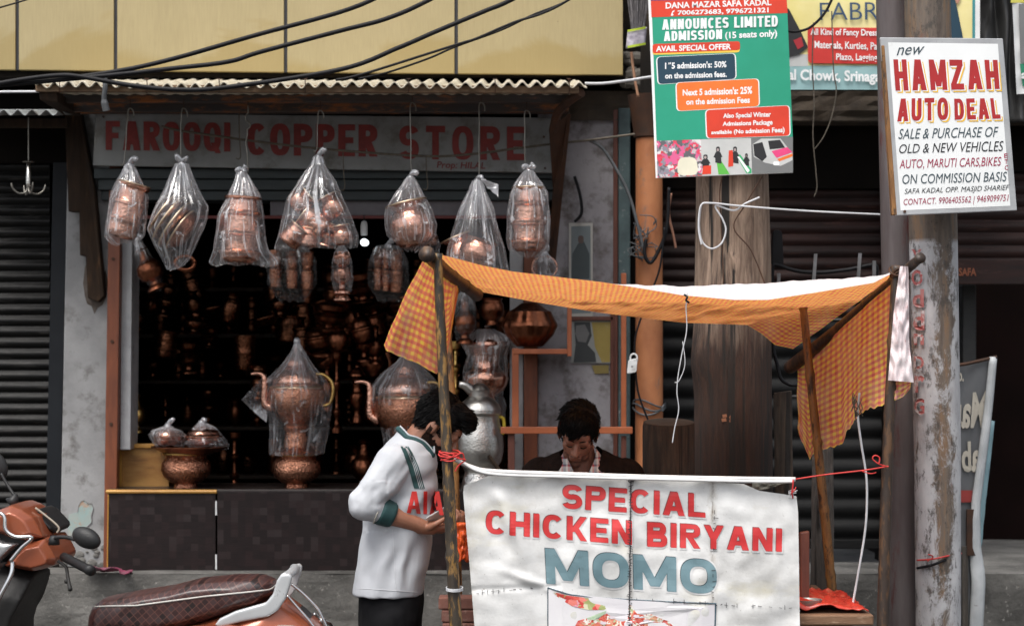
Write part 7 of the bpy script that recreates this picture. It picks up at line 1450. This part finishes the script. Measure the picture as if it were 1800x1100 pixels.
def vendor():
    Yc = -1.98; root = thing('person', P(1020, 1380, Yc), 'dark haired vendor in a brown jacket and plaid shirt looking down behind the stall banner', 'person')
    F = Frame(P(1016, 762, Yc-.02), (-.10, -.83, -.55), (.06, -.55, .83)); mb = MB(); add_head(mb, F, 1.05); mb.cap(P(1022, 826, Yc+.05), F.p(-.03, -.05), .072, .062)
    loft(mb, [(836, 985, 1060, .07), (850, 960, 1090, .10), (930, 965, 1085, .11), (1050, 970, 1080, .11), (1110, 965, 1085, .12)], Yc+.06)
    arms = []
    for k in (-1, 1):
        sh, el, wr = P(1024+k*74, 842, Yc+.05), P(1025+k*98, 965, Yc-.05), P(1025+k*48, 1010, Yc-.30); arms.append((sh, el, wr)); mb.chain([sh, el, wr], [.056, .042, .029]); add_hand(mb, wr, V(-k*.5, -.8, -.2), V(-k*.3, .1, -1), V(k*-.8, .55, 0), curl=(.4, .6, .6))
        hp, kn, an = V(P(1020+k*34, 0, Yc).x, Yc+.06, .72), V(P(1020+k*38, 0, Yc).x, Yc+.03, .45), V(P(1020+k*38, 0, Yc).x, Yc+.05, .08); mb.chain([hp, kn, an], [.08, .058, .042]); mb.cap(an+V(0, 0, -.03), an+V(0, -.15, -.045), .036, .032)
    me = remeshed(mb, .0042, 5, .45); o = mesh_obj('body', me, [M['skin_b'], mat('shaven_shadow', (.17, .072, .048), (.13, .056, .038), 60, .6)], root); off = o.location
    for p in me.polygons:
        f, u, s_ = F.loc(p.center+off)
        if abs(s_) < .075 and f > .0 and -.14 < u < -.052+.01*noise.noise((p.center+off)*50) and not (f > .08 and -.077 < u < -.056): p.material_index = 1
    for k in (-1, 1):
        m = MB(); m.ell(F.p(.072, -.003, k*.029), .0115); m.build('eye', flat('eye_white2', (.4, .37, .34), .25), o, smooth=True)
        m = MB(); m.tube(spline([F.p(.085, -.007, k*.017), F.p(.0865, -.010, k*.029), F.p(.078, -.007, k*.041)], 4), .0022, 5); m.build('eyelash', M['hair'], o, smooth=True)
    brows(F, o)
    hair_cap('hair', F, [(-.016, .050, 0, (.084, .100, .086)), (.050, .092, .008, (.064, .056, .040)), (.086, .070, .014, (.030, .022, .034)), (-.05, .0, 0, (.077, .06, .07)), (.004, .025, .052, (.032, .046, .050)), (.004, .025, -.052, (.032, .046, .050))], o, 2400, cut=lambda f, u, s_: (f > .062 and u < .056 and not (-.012 < s_ < .044 and u > .040)) or (f > .018 and u < .022) or (-.035 < f < .010 and u < .010 and abs(s_) > .05) or u < -.055, ln=(.018, .034), lift=.04, seed=9, flow=lambda f, u, s_: F.f*(.7 if f > 0 else -.2)+F.s*(.25)-F.u*.3)
    mb = MB()
    loft(mb, [(1000, 955, 1095, .13), (1080, 958, 1092, .15), (1130, 960, 1090, .15)], Yc+.06)
    for k in (-1, 1): mb.chain([V(P(1020+k*34, 0, Yc).x, Yc+.06, .66), V(P(1020+k*38, 0, Yc).x, Yc+.03, .45), V(P(1020+k*38, 0, Yc).x, Yc+.05, .1)], [.1, .084, .066])
    me = remeshed(mb, .010, 5); drape(me, .007, (14, 14, 6), 5); mesh_obj('trousers', me, M['trouser'], root)
    for k in (-1, 1):
        m = MB(); a = V(P(1020+k*38, 0, Yc).x, Yc+.05, .05); m.cap(a+V(0, .04, 0), a+V(0, -.17, -.012), .046, .04); mm = remeshed(m, .008, 3)
        for v in mm.vertices: v.co.z = max(v.co.z, .006)
        mesh_obj('shoe', mm, flat('shoe_brown', (.05, .03, .02)), root)
    # plaid shirt under the jacket
    def plaid():
        m, nt, b = new_mat('plaid_shirt'); vec = coords(nt, (1, 1, 1), False); sp = nt.nodes.new('ShaderNodeSeparateXYZ'); nt.links.new(vec, sp.inputs[0]); outs = []
        for ax, k in ((0, 38), (2, 34)):
            q = N(nt, 'ShaderNodeMath', operation='MULTIPLY'); q.inputs[1].default_value = k; nt.links.new(sp.outputs[ax], q.inputs[0]); f = N(nt, 'ShaderNodeMath', operation='FRACT'); nt.links.new(q.outputs[0], f.inputs[0]); outs.append(f.outputs[0])
        c = ramp(nt, outs[0], [(.28, (.55, .54, .52)), (.32, (.36, .03, .035)), (.55, (.36, .03, .035)), (.6, (.05, .10, .16))]); c2 = ramp(nt, outs[1], [(.35, (.60, .59, .56)), (.4, (.40, .04, .03)), (.62, (.04, .09, .13)), (.7, (.5, .5, .48))]); nt.links.new(mix(nt, .5, c, c2), b.inputs['Base Color']); b.inputs['Roughness'].default_value = .8; return m
    pl_ = plaid(); mb = MB(); loft(mb, [(818, 996, 1050, .062), (834, 980, 1066, .085), (856, 962, 1086, .118), (930, 962, 1088, .122), (1040, 962, 1086, .125)], Yc+.06); me = remeshed(mb, .006, 4); mesh_obj('shirt', me, pl_, root)
    for k in (-1, 1):
        mb = MB(); a0 = [(1022+k*x, y, Yc+yy) for x, y, yy in ((22, 784, .06), (26, 790, .01), (24, 806, -.035), (14, 828, -.075))]; a1 = [(1022+k*x, y, Yc+yy) for x, y, yy in ((34, 800, .06), (39, 808, -.0), (40, 830, -.055), (30, 850, -.09))]
        mb.grid(12, 4, lambda u, v: lerp(P(*[interp([(i/3, q[j]) for i, q in enumerate(a0)], u) for j in range(3)]), P(*[interp([(i/3, q[j]) for i, q in enumerate(a1)], u) for j in range(3)]), 1-v)); mb.build('shirt_collar', pl_, root, smooth=True, solid=.004)
    mb = MB(); loft(mb, [(786, 1000, 1048, .06), (796, 984, 1064, .08), (806, 958, 1090, .10), (820, 940, 1108, .125), (845, 932, 1116, .14), (870, 932, 1116, .14), (940, 942, 1108, .145), (1050, 946, 1104, .15), (1090, 948, 1102, .15)], Yc+.07)
    for sh, el, wr in arms: mb.chain([sh+V(0, .01, .004), el, lerp(el, wr, .9)], [.082, .066, .048])
    me = remeshed(mb, .0055, 6); drape(me, .007, (9, 9, 6), 4); drape(me, .004, (30, 20, 5), 6); bm = bmesh.new(); bm.from_mesh(me)
    bad = []
    for f in bm.faces:
        c = f.calc_center_median(); x, y = pix(c); w_ = interp([(780, 40), (800, 36), (835, 25), (880, 8), (920, 0)], y)
        if abs(x-1021) < w_ and c.y < Yc+.075: bad.append(f)
        elif c.z > P(0, 802, Yc+.07).z and abs(x-1022) < 26: bad.append(f)
    bmesh.ops.delete(bm, geom=bad, context='FACES'); bm.to_mesh(me); bm.free(); o2 = mesh_obj('jacket', me, M['jacket'], root); s2 = o2.modifiers.new('solid', 'SOLIDIFY'); s2.thickness = .006; s2.offset = 1
vendor()
# ---------------------------------------------------------------- scooter
def scooter():
    Yc = -2.95; gy = HOR+EYE*S(Yc); root = thing('motor_scooter', P(230, gy, Yc), 'parked metallic orange motor scooter with a maroon patterned seat in front of the shop', 'scooter')
    def carpaint():
        m, nt, b = new_mat('metallic_orange_paint'); vec = coords(nt); c = ramp(nt, noise_tex(nt, vec, 5, 4), [(.3, (.25, .06, .024)), (.7, (.31, .083, .036))]); d = noise_tex(nt, vec, 120, 4, .6); c = mix(nt, ramp(nt, d, [(.66, 0.), (.72, .5)]), c, (.16, .09, .06)); c = mix(nt, ramp(nt, noise_tex(nt, vec, 8, 6), [(.5, 0.), (.8, .35)]), c, (.20, .11, .075))
        nt.links.new(c, b.inputs['Base Color']); b.inputs['Metallic'].default_value = .35; b.inputs['Roughness'].default_value = .33; b.inputs['Coat Weight'].default_value = .6; b.inputs['Coat Roughness'].default_value = .12; return m
    op = carpaint(); bk = mat('black_plastic', (.008, .008, .0085), (.015, .015, .0155), 9, .5, spec=.35, bump=.15, bscale=140); dk = mat('grey_plastic', (.012, .0115, .011), (.023, .022, .021), 5, .6, spec=.3, bump=.15, bscale=100); ch = mat('chrome', (.62, .62, .62), (.5, .5, .5), 20, .16, metal=1, bump=.02, rvar=.08); sv = mat('silver_paint', (.50, .515, .525), (.42, .435, .445), 6, .32, metal=.35, bump=.03, spots=(.3, .3, .3), sscale=40, sramp=(.68, .74)); rb = mat('tyre_rubber', (.018, .018, .018), (.03, .03, .03), 20, .85, bump=.3)
    def pillow(poly, hw, Y=Yc, pw=2.6, k=9, n=1, ctr=None, edge=.35, sub=2):
        pts = [Vector(p) for p in poly]; c = Vector(ctr) if ctr else sum(pts, Vector((0, 0)))/len(pts); rings = []; mb = MB()
        dn = [pts[i].lerp(pts[(i+1) % len(pts)], j/sub) for i in range(len(pts)) for j in range(sub)]
        for i in range(k+1):
            t = -1+2*i/k; s_ = edge+(1-edge)*(1-abs(t)**pw)**(1/pw); rings.append([P(*(c+(p-c)*s_), Yc)+V(0, (Y-Yc)+t*hw, 0) for p in dn])
        N_ = len(dn); vs = [p for r_ in rings for p in r_]; mb.add(vs, [(i*N_+j, i*N_+(j+1) % N_, (i+1)*N_+(j+1) % N_, (i+1)*N_+j) for i in range(k) for j in range(N_)]+[tuple(range(N_-1, -1, -1)), tuple(k*N_+j for j in range(N_))]); return mb
    def sculpt(name, mb, m, vox=.006, it=5, parent=root):
        me = remeshed(mb, vox, it, .5); return mesh_obj(name, me, m, parent)
    # headset
    sculpt('headset_cowl', pillow([(-30, 918), (6, 894), (24, 886), (38, 881), (58, 889), (78, 903), (88, 920), (97, 939), (72, 946), (40, 941), (8, 928)], .195, edge=.62, pw=3.2), op, .005, 3)
    sculpt('lower_cowl', pillow([(60, 946), (98, 938), (112, 960), (119, 974), (117, 985), (98, 992), (76, 997), (24, 987), (38, 966)], .205, edge=.62, pw=3.2), op, .005, 3)
    sculpt('cowl_core', pillow([(-20, 915), (60, 895), (100, 950), (100, 985), (10, 985)], .14, edge=.6), bk, .008, 3)
    hl = sculpt('headlamp', pillow([(-40, 922), (2, 908), (9, 932), (28, 945), (55, 947), (38, 963), (17, 984), (-8, 974), (-40, 962)], .205, edge=.88, pw=4), mat('lamp_glass', (.45, .46, .47), (.62, .63, .64), 9, .12, metal=.7, bump=.2, bscale=30), .006, 2)
    m = MB(); m.tube(spline([P(-20, 898, -3.17), P(6, 905, -3.175), P(10, 930, -3.18), P(28, 943, -3.185), P(56, 944, -3.18), P(38, 962, -3.18), P(18, 986, -3.18)], 6), .007, 8); m.build('lamp_surround', ch, hl, smooth=True)
    sculpt('visor', pillow([(58, 890), (70, 895), (92, 918), (103, 930), (98, 938), (82, 915)], .15, Y=-2.86, edge=.7), bk, .007, 2)
    m = MB(); m.tube(spline([P(62, 892, -3.0), P(82, 907, -3.0), P(103, 926, -3.0), P(100, 936, -3.0)], 5), .004, 6); m.build('visor_edge', mat('beige_trim', (.34, .30, .24)), root, smooth=True)
    # leg shield and apron
    sculpt('front_apron', pillow([(-70, 965), (-10, 985), (17, 992), (14, 1015), (-6, 1050), (-24, 1090), (-60, 1230), (-110, 1250), (-120, 1120)], .22, edge=.5), op, .009, 5)
    m = MB(); m.tube(spline([P(22, 986, -3.16), P(20, 1008, -3.17), P(4, 1040, -3.18), P(-16, 1080, -3.18), P(-30, 1130, -3.18)], 6), .008, 8); m.build('apron_trim', ch, root, smooth=True)
    sculpt('leg_shield', pillow([(14, 985), (78, 1000), (66, 1030), (50, 1056), (41, 1090), (42, 1180), (70, 1262), (30, 1285), (-60, 1240), (-20, 1090), (2, 1040)], .20, edge=.6), dk, .008, 4)
    sculpt('floorboard', pillow([(20, 1255), (240, 1262), (240, 1290), (20, 1290)], .17, edge=.85), dk, .010, 2)
    # controls
    for sgn, nm in ((-1, 'near'), (1, 'far')):
        y = Yc+sgn*.20
        a, b = P(96, 974, Yc)+V(0, sgn*.16, 0), P(158, 1004, Yc-.02)+V(0, sgn*.36 if sgn > 0 else -.30, 0)
        if sgn > 0: a, b = P(66, 925, Yc+.15), P(80, 928, Yc+.38)
        if sgn < 0: a, b = P(112, 978, -3.12), P(161, 1003, -3.30)
        m = MB(); m.tube([lerp(a, b, k/12) for k in range(13)], [.016, .016, .017, .0165, .017, .0165, .017, .0165, .017, .0165, .017, .019, .018], 14); m.build('grip', bk, root, smooth=True)
        m = MB(); c = lerp(a, b, .1); m.tube(spline([c+V(-.03, 0, -.01), c+V(0, -.01, -.03), lerp(a, b, .35)+V(-.02, 0, -.05), lerp(a, b, .55)+V(-.03, 0, -.09)], 5), [.006]*12+[.006, .007, .008, .008], 8); o = m.build('brake_lever', dk, root, smooth=True)
    m = MB(); m.ell(P(117, 1021, -3.17), .009); m.build('lever_ball', dk, o, smooth=True)
    mr = MB(); Mx = Matrix.Rotation(R(24), 3, 'Y') @ Matrix.Rotation(R(-16), 3, 'Z'); mr.ell(P(152, 945, -3.24), (.058, .030, .036), Mx); ob = sculpt('mirror', mr, bk, .005, 3)
    m = MB(); m.tube(spline([P(94, 950, -3.17), P(100, 944, -3.19), P(118, 944, -3.21), P(132, 948, -3.23)], 5), .007, 8); m.lathe([(.020, -.01), (.019, .01), (.012, .022), (0, .024)], P(95, 952, -3.17), 16); m.build('mirror_stem', bk, ob, smooth=True)
    mr = MB(); mr.ell(P(-6, 820, -2.72), (.042, .022, .056), Matrix.Rotation(R(-20), 3, 'Y')); ob = sculpt('mirror', mr, bk, .005, 3)
    m = MB(); m.tube(spline([P(2, 832, -2.74), P(12, 850, -2.75), P(26, 872, -2.77)], 5), .006, 8); m.tube([P(18, 884, -2.77), P(25, 878, -2.77), P(28, 868, -2.77)], [.024, .018, .009], 12); m.build('mirror_stem', bk, ob, smooth=True)
    # seat
    def seatmat():
        m, nt, b = new_mat('patterned_seat_cover'); tc = nt.nodes.new('ShaderNodeTexCoord'); mp = nt.nodes.new('ShaderNodeMapping'); mp.inputs['Rotation'].default_value = (0, R(42), R(8)); mp.inputs['Scale'].default_value = (48, 30, 48); nt.links.new(tc.outputs['Object'], mp.inputs[0])
        fl = N(nt, 'ShaderNodeVectorMath', operation='FLOOR'); nt.links.new(mp.outputs[0], fl.inputs[0]); wn = N(nt, 'ShaderNodeTexWhiteNoise'); sp = nt.nodes.new('ShaderNodeSeparateXYZ'); nt.links.new(fl.outputs[0], sp.inputs[0]); cb = nt.nodes.new('ShaderNodeCombineXYZ'); nt.links.new(sp.outputs[0], cb.inputs[0]); nt.links.new(sp.outputs[2], cb.inputs[1]); nt.links.new(cb.outputs[0], wn.inputs['Vector'])
        c = ramp(nt, wn.outputs['Value'], [(0, (.008, .005, .005)), (.3, (.026, .0095, .009)), (.6, (.042, .015, .0135)), (1, (.036, .023, .024))])
        fr = N(nt, 'ShaderNodeVectorMath', operation='FRACTION'); nt.links.new(mp.outputs[0], fr.inputs[0]); s2 = nt.nodes.new('ShaderNodeSeparateXYZ'); nt.links.new(fr.outputs[0], s2.inputs[0]); ed = []
        for k in (0, 2):
            q = N(nt, 'ShaderNodeMath', operation='LESS_THAN'); q.inputs[1].default_value = .10; nt.links.new(s2.outputs[k], q.inputs[0]); ed.append(q.outputs[0])
        mx = N(nt, 'ShaderNodeMath', operation='MAXIMUM'); nt.links.new(ed[0], mx.inputs[0]); nt.links.new(ed[1], mx.inputs[1]); c = mix(nt, mx.outputs[0], c, (.10, .042, .033)); nt.links.new(c, b.inputs['Base Color']); b.inputs['Roughness'].default_value = .36; b.inputs['Specular IOR Level'].default_value = .5; bumpit(nt, b, noise_tex(nt, coords(nt), 60, 5), .15, .003); return m
    st = sculpt('seat', pillow([(157, 1104), (159, 1080), (166, 1064), (184, 1050), (236, 1040), (300, 1030), (356, 1016), (420, 1010), (464, 1010), (486, 1019), (488, 1036), (470, 1052), (400, 1076), (340, 1096), (262, 1112), (200, 1114)], .150, edge=.62, pw=2.4), seatmat(), .006, 5)
    me = st.data; bv = BVHTree.FromPolygons([Vector(v.co)+worldloc(st) for v in me.vertices], [tuple(p.vertices) for p in me.polygons])
    def onseat(px, py):
        d = (P(px, py, -3.1)-camo.location).normalized(); h = bv.ray_cast(camo.location, d); return h[0]+V(0, -.001, .001) if h[0] is not None else P(px, py, -3.08)
    m = MB(); m.tube([onseat(x, interp([(166, 1066), (190, 1065), (240, 1064), (300, 1056), (360, 1048), (430, 1041), (476, 1036), (484, 1028)], x)) for x in range(166, 486, 6)], .0032, 6); m.build('piping', mat('seat_piping', (.50, .49, .46), (.40, .39, .36), 20, .5), st, smooth=True)
    # tail
    sculpt('rear_body', pillow([(232, 1124), (330, 1094), (400, 1074), (470, 1050), (500, 1044), (530, 1066), (566, 1098), (586, 1150), (570, 1200), (470, 1230), (330, 1215), (262, 1262), (225, 1262)], .185, edge=.55), op, .009, 5)
    m = pillow([(300, 1104), (350, 1090), (420, 1084), (480, 1098), (530, 1140), (520, 1200), (420, 1190), (320, 1150)], .10, Y=-3.09, edge=.5); sculpt('side_panel', m, op, .007, 4)
    sculpt('tail_lamp', pillow([(478, 1094), (500, 1086), (526, 1088), (545, 1108), (552, 1135), (500, 1130)], .10, Y=-3.07, edge=.5), mat('tail_lamp_glass', (.55, .55, .55), (.35, .35, .36), 14, .15, metal=.5), .006, 3)
    sculpt('rear_fender', pillow([(528, 1062), (556, 1090), (590, 1140), (610, 1230), (590, 1240), (560, 1160), (530, 1100)], .09, edge=.7), bk, .008, 3)
    for sgn in (-1, 1):
        Y = Yc+sgn*.165; poly = [(391, 1086), (398, 1076), (425, 1063), (478, 1048), (490, 1034), (497, 1010), (504, 1000), (518, 998), (523, 1003), (521, 1014), (512, 1042), (498, 1062), (482, 1072), (440, 1080), (398, 1090)]
        m = MB(); m.quadprism([P(x, y, Yc)+V(0, Y-Yc-.017, 0) for x, y in poly], V(0, .034, 0)); sculpt('grab_rail', m, sv, .0042, 5)
    m = MB(); m.tube(spline([P(508, 1006, Yc)+V(0, -.16, 0), P(516, 1002, Yc)+V(0, -.08, 0), P(517, 1001, Yc), P(516, 1002, Yc)+V(0, .08, 0), P(508, 1006, Yc)+V(0, .16, 0)], 6), .016, 10); m.build('grab_rail_bridge', sv, root, smooth=True)
    for pts in ([(512, 1026), (530, 1040), (556, 1066), (566, 1084), (574, 1102), (580, 1130)], [(505, 1046), (524, 1068), (545, 1092), (565, 1120)]):
        m = MB(); m.tube(spline([P(x, y, -3.06) for x, y in pts], 5), .005, 8); m.build('luggage_bar', ch, root, smooth=True)
    m = MB(); m.tube(spline([P(552, 1078, -3.06), P(562, 1086, -3.02), P(580, 1096, -2.95), P(584, 1104, -2.9)], 5), .006, 8); m.ell(P(566, 1090, -3.02), .014); m.build('luggage_bracket', ch, root, smooth=True)
    # wheels
    for px, nm in ((-95, 'front'), (505, 'rear')):
        c = P(px, gy, Yc)+V(0, 0, .225); m = MB(); rg = [V(c.x+.18*math.cos(a), Yc, c.z+.18*math.sin(a)) for a in [k*math.pi/24 for k in range(49)]]; m.tube(rg, .045, 12, cap=False); w_ = m.build('wheel', rb, root, smooth=True)
        m = MB(); m.lathe([(0, -.05), (.04, -.05), (.05, -.03), (.14, -.03), (.15, -.04), (.15, .04), (.14, .03), (.05, .03), (.04, .05), (0, .05)], c, 28, M=Matrix.Rotation(R(90), 3, 'X')); smooth_angle(m.build('rim', sv, w_), 40)
    m = MB(); c = P(-95, gy, Yc)+V(0, 0, .225)
    for s_ in (-1, 1): m.tube([c+V(0, s_*.065, 0), P(-50, 1180, Yc)+V(0, s_*.065, 0), P(-30, 1110, Yc)+V(0, s_*.05, 0)], .018, 10)
    m.build('fork', dk, root, smooth=True); m = MB(); m.tube([P(310, 1390, -3.1), P(290, 1290, -3.0)], .01, 8); m.build('side_stand', dk, root)
scooter()
